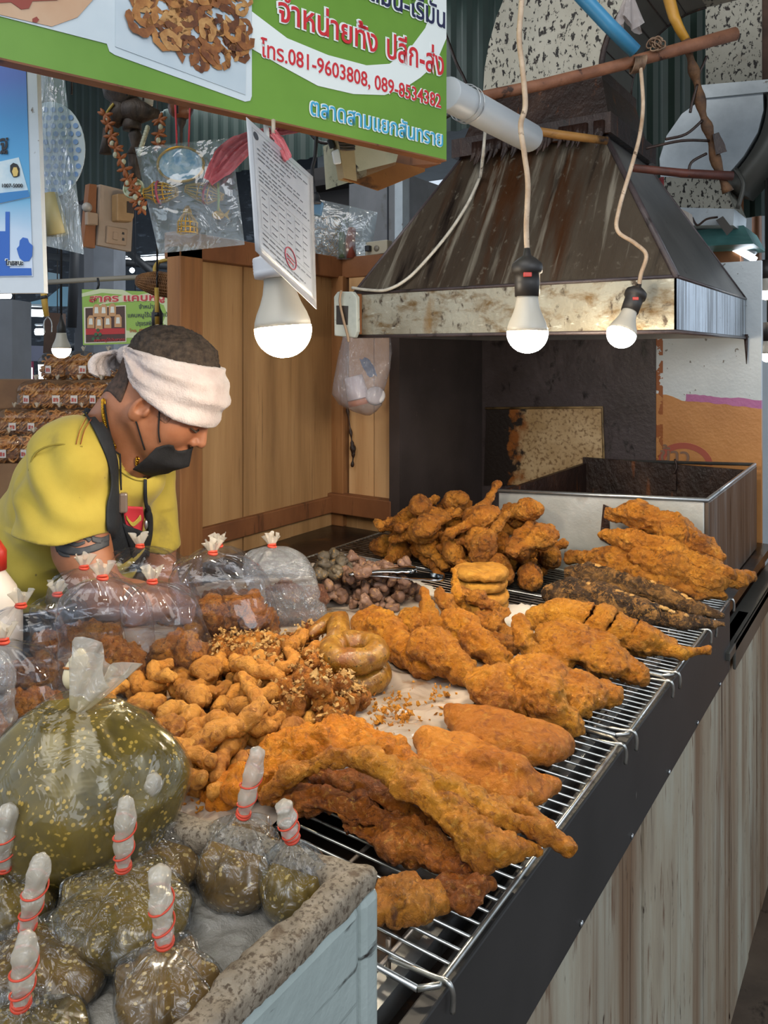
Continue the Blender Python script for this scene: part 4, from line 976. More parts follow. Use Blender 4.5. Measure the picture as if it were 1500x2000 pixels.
person = thing('person', 'person in yellow shirt, dark apron and white head towel bowed over the counter', 'person', tuple(L2W([PEL])[0]*np.array((1, 1, 0))))
t = NT('warm brown skin'); v = t.coord(); c = t.ramp(t.noise(v, 18, 5), [(.3, '#925c3f'), (.7, '#ad7556')]); t.bump(t.noise(v, 260, 3), .12, .002)
M_['skin'] = t.set(color=c, rough=.45, spec=.4, sss=.06); M_['skin'].node_tree.nodes['Principled BSDF'].inputs['Subsurface Radius'].default_value = (.012, .005, .003)
V, F = surface(skin, (-.80, 1.22, .86), (-.15, 1.86, 1.50), .0027)
body_o = link('body', from_arrays('body', L2W(V), F), M_['skin'], person)

def wear(name, f, lo, hi, h, matr, layers=(), sub=None):
    V, F = surface(f, lo, hi, h); V = crust(V, F, layers) if layers else V
    return link(name, from_arrays(name, L2W(V), F), matr, person)
# ---- hair, brows, towel
M_['hair'] = layered('cropped dark hair', [(.3, '#1d1611'), (.7, '#54463a')], 90, (1, 1, 1), rough=.7, bump=.8, bscale=420, bdist=.003)
def hairf(p):
    q = (p - HC) @ HR; d = h_cran(q) - .0030 - .40*np.clip(q[:, 2]-.45*q[:, 0]-.090, 0, .024)
    d = smax(d, -(q[:, 2] - (.072 + .45*q[:, 0])), .003); return d
wear('hair', hairf, HC-.16, HC+.17, .0030, M_['hair'], [('r', 190, .0020, 3), ('f', 90, .002, 5)])
def napef(p):
    q = (p - HC) @ HR; d = smin(h_cran(q), cone(p, NECK[0], NECK[1], .062, .056), .03) - .0022
    d = smax(d, q[:, 2] - .02, .002); d = smax(d, -(q[:, 2] + .062 + .012*np.cos(q[:, 1]*60)), .004); d = smax(d, q[:, 0] + .048 + .3*(q[:, 2]+.03), .003); return d
wear('nape_hair', napef, HC-.16, HC+.12, .0032, layered('clipped hair', [(.3, '#2c221b'), (.7, '#5a4438')], 120, rough=.7, bump=.5, bscale=400, bdist=.002))
def sidef(p):
    q = (p - HC) @ HR; d = h_face(q) - .0015
    d = smax(d, rbox(q, (.040, 0, -.014), (.013, .2, .012), .006), .003); return d
wear('sideburn', sidef, HC-.13, HC+.12, .0034, layered('stubble', [(.35, '#6b4a38'), (.65, '#a0735a')], 260, rough=.6))
def browf(p):
    q = (p - HC) @ HR; d = h_face(q) - .0022; e = None
    for s in (-1, 1):
        c = cone(q, (.103, s*.018, .016), (.088, s*.050, .014), .0042, .0028); e = c if e is None else np.minimum(e, c)
    return smax(d, e, .001)
wear('eyebrows', browf, H(.09, 0, .015)-.07, H(.09, 0, .015)+.07, .0022, M_['hair'])
def lashf(p):
    q = (p - HC) @ HR; e = None
    for s in (-1, 1):
        c = chain(q, [(.0985, s*.018, -.0085), (.0990, s*.033, -.0105), (.0900, s*.048, -.0070)], [.0015, .0021, .0015], .001); e = c if e is None else np.minimum(e, c)
    return e
wear('eyelashes', lashf, H(.09, 0, -.01)-.06, H(.09, 0, -.01)+.06, .0011, M_['hair'])
t = NT('terry towel'); v = t.coord(); c = t.ramp(t.noise(v, 14, 4), [(.3, '#b9aaa6'), (.7, '#d3c8c4')]); t.bump(t.math('ADD', t.noise(v, 330, 3), t.noise(v, 60, 3)), .6, .004)
M_['towel'] = t.set(color=c, rough=.9, sheen=.3)
def towelf(p):
    q = (p - HC) @ HR; lo_ = -.008 + .5*np.maximum(0, -q[:, 0]-.035) + .30*np.maximum(0, q[:, 0]-.06); hi_ = .084 + .45*q[:, 0]
    t_ = np.clip((q[:, 2]-lo_)/np.maximum(hi_-lo_, .02), -1, 2); w = .0135 + .0035*np.sin(t_*11 + q[:, 0]*26) + .0025*np.sin(t_*19 - q[:, 0]*16 + 1) + .07*np.maximum(0, q[:, 0]-.03)
    d = h_cran(q) - w; d = smax(d, -(h_cran(q) - .001), .002); d = smax(d, q[:, 2] - hi_, .005); d = smax(d, lo_ - q[:, 2], .005)
    k = ell(q, (-.106, 0, .014), (.020, .026, .020)); return smin(d, k, .008)
wear('towel', towelf, HC-.18, HC+.19, .0030, M_['towel'], [('n', 260, .0007, 3), ('f', 34, .0016, 7)])
tw = bpy.data.objects['towel']
b = MB()
for (P, w_, ph) in (([H(-.108, .004, .014), H(-.128, .010, .004), H(-.134, .015, -.016), H(-.122, .016, -.034)], .024, 0.), ([H(-.108, -.010, .012), H(-.124, -.022, .010), H(-.136, -.028, -.006), H(-.134, -.028, -.026), H(-.118, -.026, -.040)], .026, 2.)):
    P = spline(P, 6); n = len(P); rows = []
    for i, q in enumerate(P):
        k = i/(n-1); row = []
        for j in range(17):
            s = (j/16 - .5)*2; off = HR @ np.array((.010*k*math.sin(s*9+ph), 0, .004*k*math.cos(s*7))); sd = HR @ np.array((.25, .75, .35)); row.append(Vector(q) + Vector(off) + Vector(sd)*s*w_*(.35+.65*k))
        rows.append(row)
    b.loft([[Vector(L2W([x])[0]) for x in r] for r in rows], False)
o = b.build('towel_tails', M_['towel'], tw); mo = o.modifiers.new('s', 'SOLIDIFY'); mo.thickness = .0035
# ---- mask with ear loops
M_['mask'] = layered('black mask cloth', [(.3, '#141415'), (.7, '#1f1f21')], 60, rough=.8, bump=.25, bscale=300)
rows = []
for i in range(25):
    s = -1 + 2*i/24; k = abs(s)
    top = (.1045 - .042*k**1.7, s*.063, -.046 - .028*k + .020*math.exp(-((k-.78)/.14)**2)); mid = (.122 - .062*k**1.8, s*.064, -.080 - .018*k); bot = (.078 - .026*k**1.5, s*.061, -.140 + .008*k)
    r = []
    for P, Q, N in ((top, mid, 5), (mid, bot, 7)):
        for j in range(N): w_ = j/N; r.append([P[x]*(1-w_) + Q[x]*w_ for x in range(3)])
    r.append(list(bot)); rows.append(r)
# keep it outside the face
Q = np.array(rows).reshape(-1, 3)
for _ in range(3):
    d = h_face(Q); g = grad(h_face, Q, .002); Q = Q + np.maximum(0, .0035 - d)[:, None]*g
rows = Q.reshape(25, 13, 3); b = MB(); b.loft([[Vector(L2W([HC + HR @ x])[0]) for x in r] for r in rows], False)
mk = b.build('face_mask', M_['mask'], person); mo = mk.modifiers.new('s', 'SOLIDIFY'); mo.thickness = .0018; mo.offset = 1
def onhead(P, off):
    P = np.array(P, float)
    for _ in range(4): d = h_face(P); P = P - (d - off)[:, None]*grad(h_face, P, .002)
    return [Vector(L2W([HC + HR @ x])[0]) for x in P]
for s in (-1, 1):
    a = [np.array(q) for q in ((.062, s*.060, -.062), (.047, s*.068, -.042), (.033, s*.074, -.020), (.020, s*.076, .000))]
    c_ = [np.array(q) for q in ((.048, s*.060, -.098), (.034, s*.064, -.082), (.018, s*.070, -.066), (.006, s*.076, -.054))]
    for P in (a, c_):
        b = MB(); b.tube(onhead([list(q) for q in spline(P, 5)], .0020), .0015, 6); b.build('ear_loop', M_['mask'], mk)
# ---- shirt
def sleeve(p, A, r0, r1, cut, flare):
    ax = (A[1]-A[0]); ax = ax/np.linalg.norm(ax); s = (p-A[0]) @ ax
    d = cone(p, A[0], A[0] + ax*.26, r0, r1); return smax(d, s - cut, .004), s, ax
def torso(p):
    d = smin(ell(p, LP(165, 985, 1.58), (.140, .175, .150)), ell(p, LP(105, 1095, 1.63), (.150, .18, .150)), .06)
    d = smin(d, ell(p, LP(168, 915, 1.56), (.095, .150, .075)), .05)
    d = smin(d, cone(p, PEL, BEL, .165, .15), .05)
    d = smin(d, cone(p, LP(205, 862, 1.55), LP(262, 930, 1.53), .070, .062), .03)
    return d
SLN = [LP(140, 890, 1.44), LP(121, 1075, 1.405)]; SLF = [LP(292, 910, 1.66), LP(312, 1085, 1.645)]
ZHEM = LP(120, 1042, 1.40)[2]; ZHEF = LP(310, 1064, 1.66)[2]
def shirt(p):
    d = torso(p); hem = .004*np.sin(p[:, 0]*40+p[:, 1]*30)
    e1 = smax(cone(p, SLN[0], SLN[1], .076, .090), ZHEM + hem - p[:, 2], .003); e2 = smax(cone(p, SLF[0], SLF[1], .050, .046), ZHEF + hem - p[:, 2], .003)
    d = smin(d, e1, .018); d = smin(d, e2, .03)
    d = np.where(p[:, 2] < ZHEM + .02, np.maximum(d, -cone(p, SLN[0]*.4 + SLN[1]*.6, SLN[1], .062, .082) if True else d), d) if False else d
    d = smax(d, -(cone(p, NECK[0]+(NECK[1]-NECK[0])*.22, NECK[1], .066, .075)), .004)
    d = smax(d, -cone(p, LP(272, 905, 1.50), LP(300, 850, 1.47), .036, .06), .006)
    return d
t = NT('faded yellow cotton'); v = t.coord(); c = t.ramp(t.noise(v, 6, 5), [(.3, '#a08c2c'), (.7, '#bfa843')])
c = t.mix(t.ramp(t.noise(v, 9, 6), [(.60, 0.0), (.76, 1.0)]), c, '#7f6f33'); c = t.mix(t.ramp(t.noise(v, 34, 4), [(.70, 0.0), (.76, 1.0)]), c, '#6f5f2e')
t.bump(t.noise(v, 500, 2), .15, .001); M_['shirt'] = t.set(color=c, rough=.85, sheen=.15)
V, F = surface(shirt, (-1.02, 1.25, .80), (-.36, 1.92, 1.36), .0040)
n = vnorm(V, F)
fold = .0065*np.sin((V[:, 0]*.55 + V[:, 2]*.75 - V[:, 1]*.3)*95 + 3.2*noise(V, 6, 3)) * np.clip(noise(V, 5, 9)+.25, 0, 1)
fold += .0060*ridge(V*np.array((1, 1, .5)) + .03*np.stack([noise(V, 7, 21), noise(V, 7, 22), noise(V, 7, 23)], 1), 13, 4)*np.clip((1.27-V[:, 2])*4, 0, 1) + .003*fbm(V, 14, 2, 6)
fold *= np.where(V[:, 2] > ZHEM-.004, np.clip((V[:, 2]-ZHEM)/.06, .12, 1), 1)
V = V + n*fold[:, None]
sh = link('shirt', from_arrays('shirt', L2W(V), F), M_['shirt'], person)
def hit(px, py, f, d0=1.2, off=.0):
    """where the sight line meets the cloth"""
    a = np.array(((px-CX)/FPX, 1.0, -(py-HY)/FPX)); o0 = np.array((0, 0, EYE)); d = d0
    for _ in range(60):
        s = f((o0 + a*d)[None])[0]
        if s < .0006: break
        d += s*.75
        if d > 2.0: break
    p = o0 + a*d; g = grad(f, p[None], .003)[0]; g /= np.linalg.norm(g)+1e-9
    return p + g*off, g
def ribbon(name, L, R, off, matr, parent, thick=.0018, m=6, f=None):
    """a band of cloth between two lines lying on the shirt"""
    f = f or shirt; rows = []
    for i in range(len(L)):
        row = []
        for j in range(m+1):
            k = j/m; q, g = hit(L[i][0]*(1-k)+R[i][0]*k, L[i][1]*(1-k)+R[i][1]*k, f, 1.2, off); row.append(Vector(L2W([q])[0]))
        rows.append(row)
    b = MB(); b.loft(rows, False); o = b.build(name, matr, parent); mo = o.modifiers.new('s', 'SOLIDIFY'); mo.thickness = thick; mo.offset = 0; return o
def lsp(P, n=4): return [(v.x, v.y) for v in spline([(a, c, 0) for a, c in P], n)]
M_['apron'] = layered('dark apron cloth', [(.3, '#16191d'), (.7, '#262a2f')], 20, rough=.75, bump=.3, bscale=200)
st = mat('rust red thread', '#8c4318', .8)
ribbon('collar', lsp([(196, 800), (207, 850), (235, 905), (262, 922), (283, 925)]), lsp([(190, 806), (198, 858), (228, 914), (262, 937), (286, 938)]), .003, M_['shirt'], sh)
for d_ in (0, 8):
    ribbon('shoulder_stitching', lsp([(166+d_, 822+d_*.4), (154+d_, 845), (147+d_, 870)]), lsp([(167.6+d_, 822+d_*.4), (155.6+d_, 845), (148.6+d_, 870)]), .0075, st, sh, m=1)
ribbon('armhole_seam', lsp([(160, 872), (110, 868), (72, 885), (60, 920)]), lsp([(160, 874.5), (110, 870.5), (74.5, 887), (62.5, 921)]), .0045, mat('darker seam yellow', '#8d7c2b', .9), sh, m=1)  # seam strip a darker yellow than the cloth
ribbon('chest_print', lsp([(236, 985), (240, 1020), (258, 1055)]), lsp([(276, 985), (274, 1015), (268, 1056)]), .007, mat('red shirt print', '#c02f3a', .7), sh)
ribbon('chest_print_detail', lsp([(240, 1004), (252, 1018), (268, 1000)]), lsp([(240, 1012), (252, 1026), (268, 1012)]), .010, M_['shirt'], sh)
ap = ribbon('apron', lsp([(160, 806), (184, 850), (206, 905), (211, 950), (203, 990), (204, 1035), (216, 1075), (252, 1112)]), lsp([(183, 800), (205, 842), (222, 900), (224, 950), (228, 992), (242, 1040), (262, 1060), (286, 1112)]), .0065, M_['apron'], person, .003, 10)
ribbon('apron_bib', lsp([(232, 1020), (246, 1062), (262, 1116)]), lsp([(290, 1042), (292, 1080), (294, 1116)]), .0085, M_['apron'], ap, .003)
ribbon('apron_strap', lsp([(279, 930), (279, 975), (284, 1010), (282, 1050)]), lsp([(284, 930), (285, 975), (291, 1010), (292, 1050)]), .007, M_['apron'], ap, .003, 3)
# ---- neck chain, cord and amulet
gold = mat('gold', '#b98a2c', .25, 1.0)
def both(p): return np.minimum(shirt(p), skin(p))
pth = [Vector(hit(px, py, both, 1.2, .0045)[0]) for px, py in lsp([(206, 782), (206, 810), (211, 838), (219, 858), (226, 872)], 9)]
ch = None; b = MB()
for i in range(len(pth)-1):
    for k in (0, .5):
        q = pth[i].lerp(pth[i+1], k); dr = (pth[i+1]-pth[i]).normalized(); sd = dr.orthogonal(); sd = Matrix.Rotation(0.6 + 1.57*((2*i + int(k*2)) % 2), 3, dr) @ sd
        w0 = Vector(L2W([q])[0]); w1 = Vector(L2W([q + sd])[0]) - w0; b.torus(w0, .0034, .0012, w1, 10, 6, (1, 1))
b.build('neck_chain', gold, person); b = MB()
pth2 = [Vector(hit(px, py, both, 1.2, .004)[0]) for px, py in lsp([(270, 893), (268, 905), (272, 916)], 5)]
for i, q in enumerate(pth2): b.torus(L2W([q])[0], .0032, .0011, (1, .3*(-1)**i, .5), 10, 6)
b.build('neck_chain', gold, person)
b = MB(); b.tube([L2W([hit(px, py, both, 1.2, .006)[0]])[0] for px, py in lsp([(209, 790), (216, 838), (228, 880), (232, 925), (233, 956)], 5)], .0018, 6)
b.tube([L2W([hit(px, py, both, 1.2, .006)[0]])[0] for px, py in lsp([(236, 998), (237, 1010), (238, 1024)], 4)], .0018, 6); cord = b.build('neck_cord', M_['mask'], person)
q, g = hit(231, 979, shirt, 1.2, .012); w = Vector(L2W([q])[0]); b = MB(); b.box((-.008, -.009, -.019), (.008, .009, .019), Matrix.Translation(w) @ Matrix.Rotation(YAW+.3, 4, 'Z')); b.build('amulet_case', mat('smoky plastic case', '#7c6a5e', .25), cord, .004)
q, g = hit(280, 1004, shirt, 1.2, .011); w = Vector(L2W([q])[0]); b = MB(); b.sphere(w + V3(0, 0, .006), .007, 10, 8, (1, 1, 2.4)); b.build('key_fob', M_['mask'], cord)
b = MB(); b.sphere(w + V3(.004, -.008, -.014), .006, 10, 8, (.7, .7, 1.6)); b.build('metal_clip', M_['steel'], cord)
# ---- tattoo on the near upper arm
def armf(p): return chain(p, ARM_N, [.055, .047, .043], .02)
tt = layered('blue grey tattoo', [(.3, '#33363a'), (.7, '#4a4a4c')], 60, rough=.5)
for i, (L, R) in enumerate((([(108, 1046), (130, 1052), (150, 1060), (166, 1056)], [(112, 1056), (132, 1064), (150, 1068), (166, 1062)]), ([(178, 1046), (196, 1050), (212, 1044)], [(180, 1058), (196, 1062), (213, 1056)]), ([(104, 1050), (125, 1060), (150, 1070), (180, 1064), (212, 1048)], [(112, 1078), (132, 1083), (155, 1084), (184, 1078), (212, 1066)]), ([(136, 1052), (150, 1045), (170, 1046), (180, 1054)], [(141, 1060), (153, 1053), (166, 1054), (173, 1060)]), ([(112, 1072), (122, 1080), (136, 1084)], [(116, 1082), (124, 1087), (138, 1088)]))):
    ribbon('tattoo', lsp(L), lsp(R), .0012, tt, body_o, .0006, 4, armf)
# ---- trousers and shoes behind the counter
LEGS = [[PEL + np.array((.02, s*.09, -.03)), PEL*np.array((1, 1, 0)) + np.array((.06, s*.10, .50)), PEL*np.array((1, 1, 0)) + np.array((.0, s*.11, .07))] for s in (-1, 1)]
def trous(p):
    d = ell(p, PEL + np.array((0, 0, -.02)), (.15, .17, .13))
    for L in LEGS: d = smin(d, chain(p, L, [.095, .072, .058], .02), .03)
    return d
wear('trousers', trous, PEL*np.array((1, 1, 0)) + np.array((-.25, -.28, .02)), PEL + np.array((.25, .28, .06)), .010, layered('dark trousers', [(.3, '#1e2128'), (.7, '#2c3038')], 12, rough=.85), [('f', 10, .008, 3)])
for L in LEGS:
    a = L[2]*np.array((1, 1, 0))
    wear('shoe', lambda p: smax(chain(p, [a + np.array((-.05, 0, .045)), a + np.array((.05, 0, .045)), a + np.array((.15, 0, .035))], [.045, .048, .035], .02), -p[:, 2], .004), a + np.array((-.14, -.08, -.02)), a + np.array((.24, .08, .13)), .008, mat('black rubber', '#1a1a1b', .6))

# ---------------------------------------------------------------- bags of crispy pork on the counter
FILM = film('clear bag film', '#f4f6fa', haze=.008, edge=.95, rough=.06, bump=.45, bscale=12, lo=.055)
FILM_W = film('cloudy bag film', '#eef0f2', haze=.12, edge=.8, rough=.12, bump=.9, bscale=60, lo=.07)
FILM_T = film('bunched white film', '#ece5d6', haze=.40, edge=.6, rough=.18, bump=.9, bscale=90, lo=.08)
RED = mat('red rubber band', '#c8442c', .5)
def bag_rings(w, d, h, seed, lean=(0, 0), neck=.006, n=64, m=34, wr=.0035, full=1.0, shoulder=.62):
    rs = np.random.RandomState(seed); ph = rs.uniform(0, 6, 4); rings = []
    for i in range(m+1):
        t = i/m; a = np.arange(n)/n*2*PI
        e = min(1, .80 + t*1.3) if t < .16 else 1.0
        if t > shoulder: k = (t-shoulder)/(1-shoulder); s = math.sqrt(max(0, 1-k**2.2)); W_ = w/2*(s*(1-neck*2/w)) + neck; D_ = d/2*(s*.95) + neck
        else: W_ = w/2*e; D_ = d/2*(e*(1 - .22*(t/shoulder)**2))
        pw = .62; cx = np.sign(np.cos(a))*np.abs(np.cos(a))**pw; sy = np.sign(np.sin(a))*np.abs(np.sin(a))**pw
        if t > shoulder: mixk = (t-shoulder)/(1-shoulder); cx = cx*(1-mixk) + np.cos(a)*mixk; sy = sy*(1-mixk) + np.sin(a)*mixk
        rip = 1 + (.16*np.sin(a*9+ph[0]) + .12*np.sin(a*14+ph[1]))*max(0, (t-.72)/.28)**1.2
        X = W_*cx*rip + lean[0]*t*h; Y = D_*sy*rip + lean[1]*t*h; Z = np.full(n, h*t)
        q = np.stack([X, Y, Z], 1); nr = np.stack([cx, sy, 0*cx], 1)
        dis = wr*(ridge(q*np.array((1, 1, .6)) + rs_off(seed), 18, seed) + .5*ridge(q, 40, seed+1))*min(1, t*6)*(1 if t < .9 else .4)
        rings.append(q + nr*dis[:, None])
    return rings
def rs_off(seed): return np.array((seed*3.17, seed*1.3, 0))
def frill(b, c, r, h, seed, lean=(0, 0, 1), n=40):
    rs = np.random.RandomState(seed); ph = rs.uniform(0, 6, 3); z = Vector(lean).normalized(); a_ = z.orthogonal().normalized(); b_ = z.cross(a_); rings = []
    for i in range(9):
        t = i/8; row = []
        for k in range(n):
            a = 2*PI*k/n; rr = r*(.28 + .72*t**.8)*(1 + (.28*math.sin(5*a+ph[0]) + .22*math.sin(8*a+ph[1]))*(.3+t)); hh = h*t*(1 + .22*math.sin(3*a+ph[2])*t)
            row.append(Vector(c) + z*hh + a_*math.cos(a)*rr + b_*math.sin(a)*rr*.6)
        rings.append(row)
    b.loft(rings, True, False, False)
def scatter_fill(w, d, h, fill, seed, pieces, n, sc=1.0):
    """one mesh of many small lumps packed in the lower part of the bag"""
    rs = np.random.RandomState(seed); VV, FF, o = [], [], 0
    for i in range(n):
        me = pieces[rs.randint(len(pieces))]; V = np.empty(len(me.vertices)*3, np.float32); me.vertices.foreach_get('co', V); V = V.reshape(-1, 3)
        F = np.empty(len(me.loops), np.int32); me.loops.foreach_get('vertex_index', F); F = F.reshape(-1, 4)
        x, y = rs.uniform(-1, 1, 2); top = fill*(1 - .35*(x*x) - .2*y*y); z = top*(i/n)**.8
        R = np.array(Euler(tuple(rs.uniform(0, 6, 3))).to_matrix()); s = sc*rs.uniform(.8, 1.25); ins = .016*s
        V = V @ R.T*s + np.array((x*(w/2-ins-.004), y*(d/2*.86-ins), max(ins*.7, z*h)))
        VV.append(V); FF.append(F+o); o += len(V)
    return from_arrays('filling', np.concatenate(VV), np.concatenate(FF))
def lowres(k, h=.0042):
    rs = np.random.RandomState(300+k); s = rs.uniform(.010, .016, 3); c = rs.uniform(-.008, .008, 3)
    def f(p): return smin(rbox(p, (0, 0, 0), s, .006), ell(p, c, s*.85), .006)
    return food_mesh('lump', f, (-.034,)*3, (.034,)*3, h, [('f', 60, .005, k), ('r', 100, .0035, k+2)])
LUMPS = [lowres(k) for k in range(5)]
FM['bagfill'] = fried('bagged crispy pork', [(.25, '#6d350a'), (.5, '#ab601a'), (.75, '#c58434')], 18, toast=(.58, .7, '#4a1f08'))
FM['bagdark'] = fried('bagged dark crisps', [(.25, '#4a2416'), (.5, '#7a4a34'), (.75, '#9c6a50')], 18, toast=(.58, .7, '#32160c'))
def clear_bag(label, basepx, wpx, hpx, seed, fill=.42, lean=(0, 0), yaw=0, filmm=None, fillm='bagfill', depth=.62, zb=.908, n=46, tail=(0, 0, 1), shoulder=.62, cat='snack bag', group='tied bags of crispy pork'):
    c = G(*basepx, zb); dd = FPX*(EYE-zb)/(basepx[1]-HY); w = wpx*dd/FPX; h = hpx*dd/FPX; d = w*depth
    r = thing('snack_bag', label, cat, c, group); M = Matrix.Translation(c) @ Matrix.Rotation(YAW + yaw, 4, 'Z')
    b = MB(); rings = bag_rings(w, d, h, seed, lean, shoulder=shoulder); b.loft([[M @ Vector(q) for q in rg] for rg in rings], True, True, False); b.build('bag_film', filmm or FILM, r)
    top = Vector((lean[0]*h, lean[1]*h, h))
    b = MB(); frill(b, M @ top, .013, .022, seed, (M.to_3x3() @ Vector((tail[0], tail[1], tail[2])))); b.build('bunched_top', FILM_T, r)
    b = MB(); b.torus(M @ (top + V3(0, 0, .001)), .0062, .0026, (.15, .1, 1), 16, 8); b.torus(M @ (top + V3(0, 0, .004)), .0058, .0022, (-.2, .1, 1), 16, 8); b.build('rubber_band', RED, r)
    me = scatter_fill(w, d, h, fill, seed, LUMPS, n, 1.0); me.transform(M); link('filling', me, FM[fillm], r)
    return r
clear_bag('clear bag of crispy pork standing behind the big green chili bag', (214, 1352), 168, 222, 3, .40, (-.06, 0), .1)
clear_bag('clear bag of crispy pork leaning right, between the chili bag and the intestine heap', (352, 1330), 150, 190, 5, .46, (-.30, 0), -.1, depth=.7)
clear_bag('clear bag of crispy pork with red chillies, nearest the sausage coils', (455, 1262), 190, 180, 7, .50, (-.22, 0), .0, depth=.7, n=60)
clear_bag('frosted bag of dark pork crisps beside the gizzard heap', (575, 1222), 135, 155, 9, .55, (-.28, 0), .1, FILM_W, 'bagdark', n=40)
clear_bag('clear half empty bag just below the tattooed arm', (172, 1262), 135, 152, 11, .2, (-.05, 0), .2, n=26)
clear_bag('clear puffed bag in front of the dark apron', (325, 1215), 150, 148, 13, .16, (-.34, 0), .1, n=24)
clear_bag('clear bag at the back against the plank partition', (440, 1195), 120, 128, 15, .2, (-.1, 0), .0, n=24)
clear_bag('clear puffed bag near the steel basin with its tie bent left', (60, 1345), 150, 160, 17, .28, (-.12, 0), .0, n=34)
clear_bag('clear bag of crispy pork touching the back of the chili bag', (70, 1425), 165, 170, 19, .34, (-.38, 0), .0, n=44)
clear_bag('clear bag between the steel basin and the bag below the tattoo', (112, 1275), 105, 112, 21, .15, (.0, 0), .3, n=20)
clear_bag('frosted white bag at the far left edge beside the chili bag', (-35, 1470), 120, 200, 23, .35, (.0, 0), .0, FILM_W, n=30)

# ---------------------------------------------------------------- white foam box of chili dip bags on ice
ZB = 1.07
fb = thing('foam_box', 'white foam box with grimy rim holding chili dip bags on ice', 'foam box', (-.53, .2, .87))
BX0, BX1, BY0, BY1 = -.80, -.282, -.02, .407; TH = .021; SHR = .20
t = NT('worn foam'); v = t.coord((1, 1, 1)); c = t.ramp(t.noise(v, 6, 4), [(.3, '#8f9a96'), (.7, '#a6b0ac')])
c = t.mix(t.ramp(t.noise(t.coord((.6, .6, 14)), 5, 4), [(.60, 0.0), (.64, 1.0)]), c, '#5f6864')
c = t.mix(t.ramp(t.noise(t.coord((1, 1, 5)), 14, 5), [(.67, 0.0), (.72, 1.0)]), c, '#2e2a27'); t.bump(t.noise(v, 50, 4), .2); M_['foam'] = t.set(color=c, rough=.6)
M_['foam_rim'] = layered('grimy foam rim', [(.3, '#6f6353'), (.7, '#978b79')], 60, overlays=[(330, (1, 1, 1), .50, .62, '#4f4234'), (60, (1, 1, 1), .58, .70, '#5e4d3b')], rough=.7, bump=.8, bscale=90)
b = MB(); b.box((BX0, BY1-TH, .886), (BX1, BY1, ZB-.012)); b.box((BX1-TH, BY0, .886), (BX1, BY1-TH, ZB-.012)); b.box((BX0, BY0, .886), (BX0+TH, BY1-TH, ZB-.012)); b.box((BX0+TH, BY0, .886), (BX1-TH, BY0+TH, ZB-.012)); b.box((BX0+TH, BY0+TH, .886), (BX1-TH, BY1-TH, .90)); b.v = [(x, y + (x-BX1)*SHR, z) for x, y, z in b.v]; b.build('walls', M_['foam'], fb, .006)
def rimf(p):
    a = rbox(p, ((BX0+BX1)/2, (BY0+BY1)/2, ZB-.008), ((BX1-BX0)/2-.001, (BY1-BY0)/2-.001, .008), .005); q = rbox(p, ((BX0+BX1)/2, (BY0+BY1)/2, ZB-.008), ((BX1-BX0)/2-TH, (BY1-BY0)/2-TH, .03), .01)
    return smax(a, -q, .004)
V, F = surface(rimf, (BX0-.01, BY0-.01, ZB-.03), (BX1+.01, BY1+.01, ZB+.012), .0045); V = crust(V, F, [('f', 40, .0018, 3), ('r', 90, .0010, 4)])
V[:, 1] += (V[:, 0]-BX1)*SHR; link('rim', from_arrays('rim', V, F), M_['foam_rim'], fb)
n = 130; X, Y = np.meshgrid(np.linspace(BX0+TH-.004, BX1-TH+.004, n), np.linspace(BY0+TH-.004, BY1-TH+.004, n), indexing='ij'); q = np.stack([X.ravel(), Y.ravel(), 0*X.ravel()], 1)
q[:, 2] = 1.034 + .004*ridge(q, 30, 3) + .003*ridge(q, 75, 4) + .006*noise(q, 9, 5)
q[:, 1] += (q[:, 0]-BX1)*SHR
F = np.array([[a*n+c, (a+1)*n+c, (a+1)*n+c+1, a*n+c+1] for a in range(n-1) for c in range(n-1)])
ice = tag(link('crushed_ice', from_arrays('crushed_ice', q, F), layered('wet crushed ice', [(.3, '#7f7c75'), (.7, '#a5a29b')], 30, overlays=[(9, (1, 1, 1), .55, .75, '#7d766b')], rough=.22, bump=.8, bscale=120, coat=.5)), 'grey melting ice filling the white foam box', 'ice', kind='stuff')

def dip_mat(name, a, c_, dots, scale=60, dot=.30):
    t = NT(name); v = t.coord(); c = t.ramp(t.noise(v, 26, 5, .65, 1.0), [(.25, a), (.7, c_)])
    vo = t.new('ShaderNodeTexVoronoi'); vo.inputs['Scale'].default_value = scale; t.lk(v, vo.inputs['Vector'])
    pick = t.math('GREATER_THAN', t.noise(v, scale*.45, 2), .50); f = t.math('MULTIPLY', t.ramp(vo.outputs['Distance'], [(dot-.08, 1.0), (dot, 0.0)]), pick)
    c = t.mix(f, c, dots); t.bump(t.noise(v, 22, 3, .5, 1.5), .4, .006)
    return t.set(color=c, rough=.24, coat=.6, coatr=.1)
DIP = dip_mat('green chili dip', '#3d320a', '#7d691c', '#bf9f48', 240, .36)
DIPS = [dip_mat('olive chili dip', '#3a2e0a', '#86691a', '#b89a4c', 260, .36), dip_mat('brown chili dip', '#3f2d0e', '#8a6628', '#bd9d5c', 260, .36)]
SILV = film('wet bag film', '#eef1f3', haze=.02, edge=1.2, rough=.10, bump=.8, bscale=70, lo=.055)
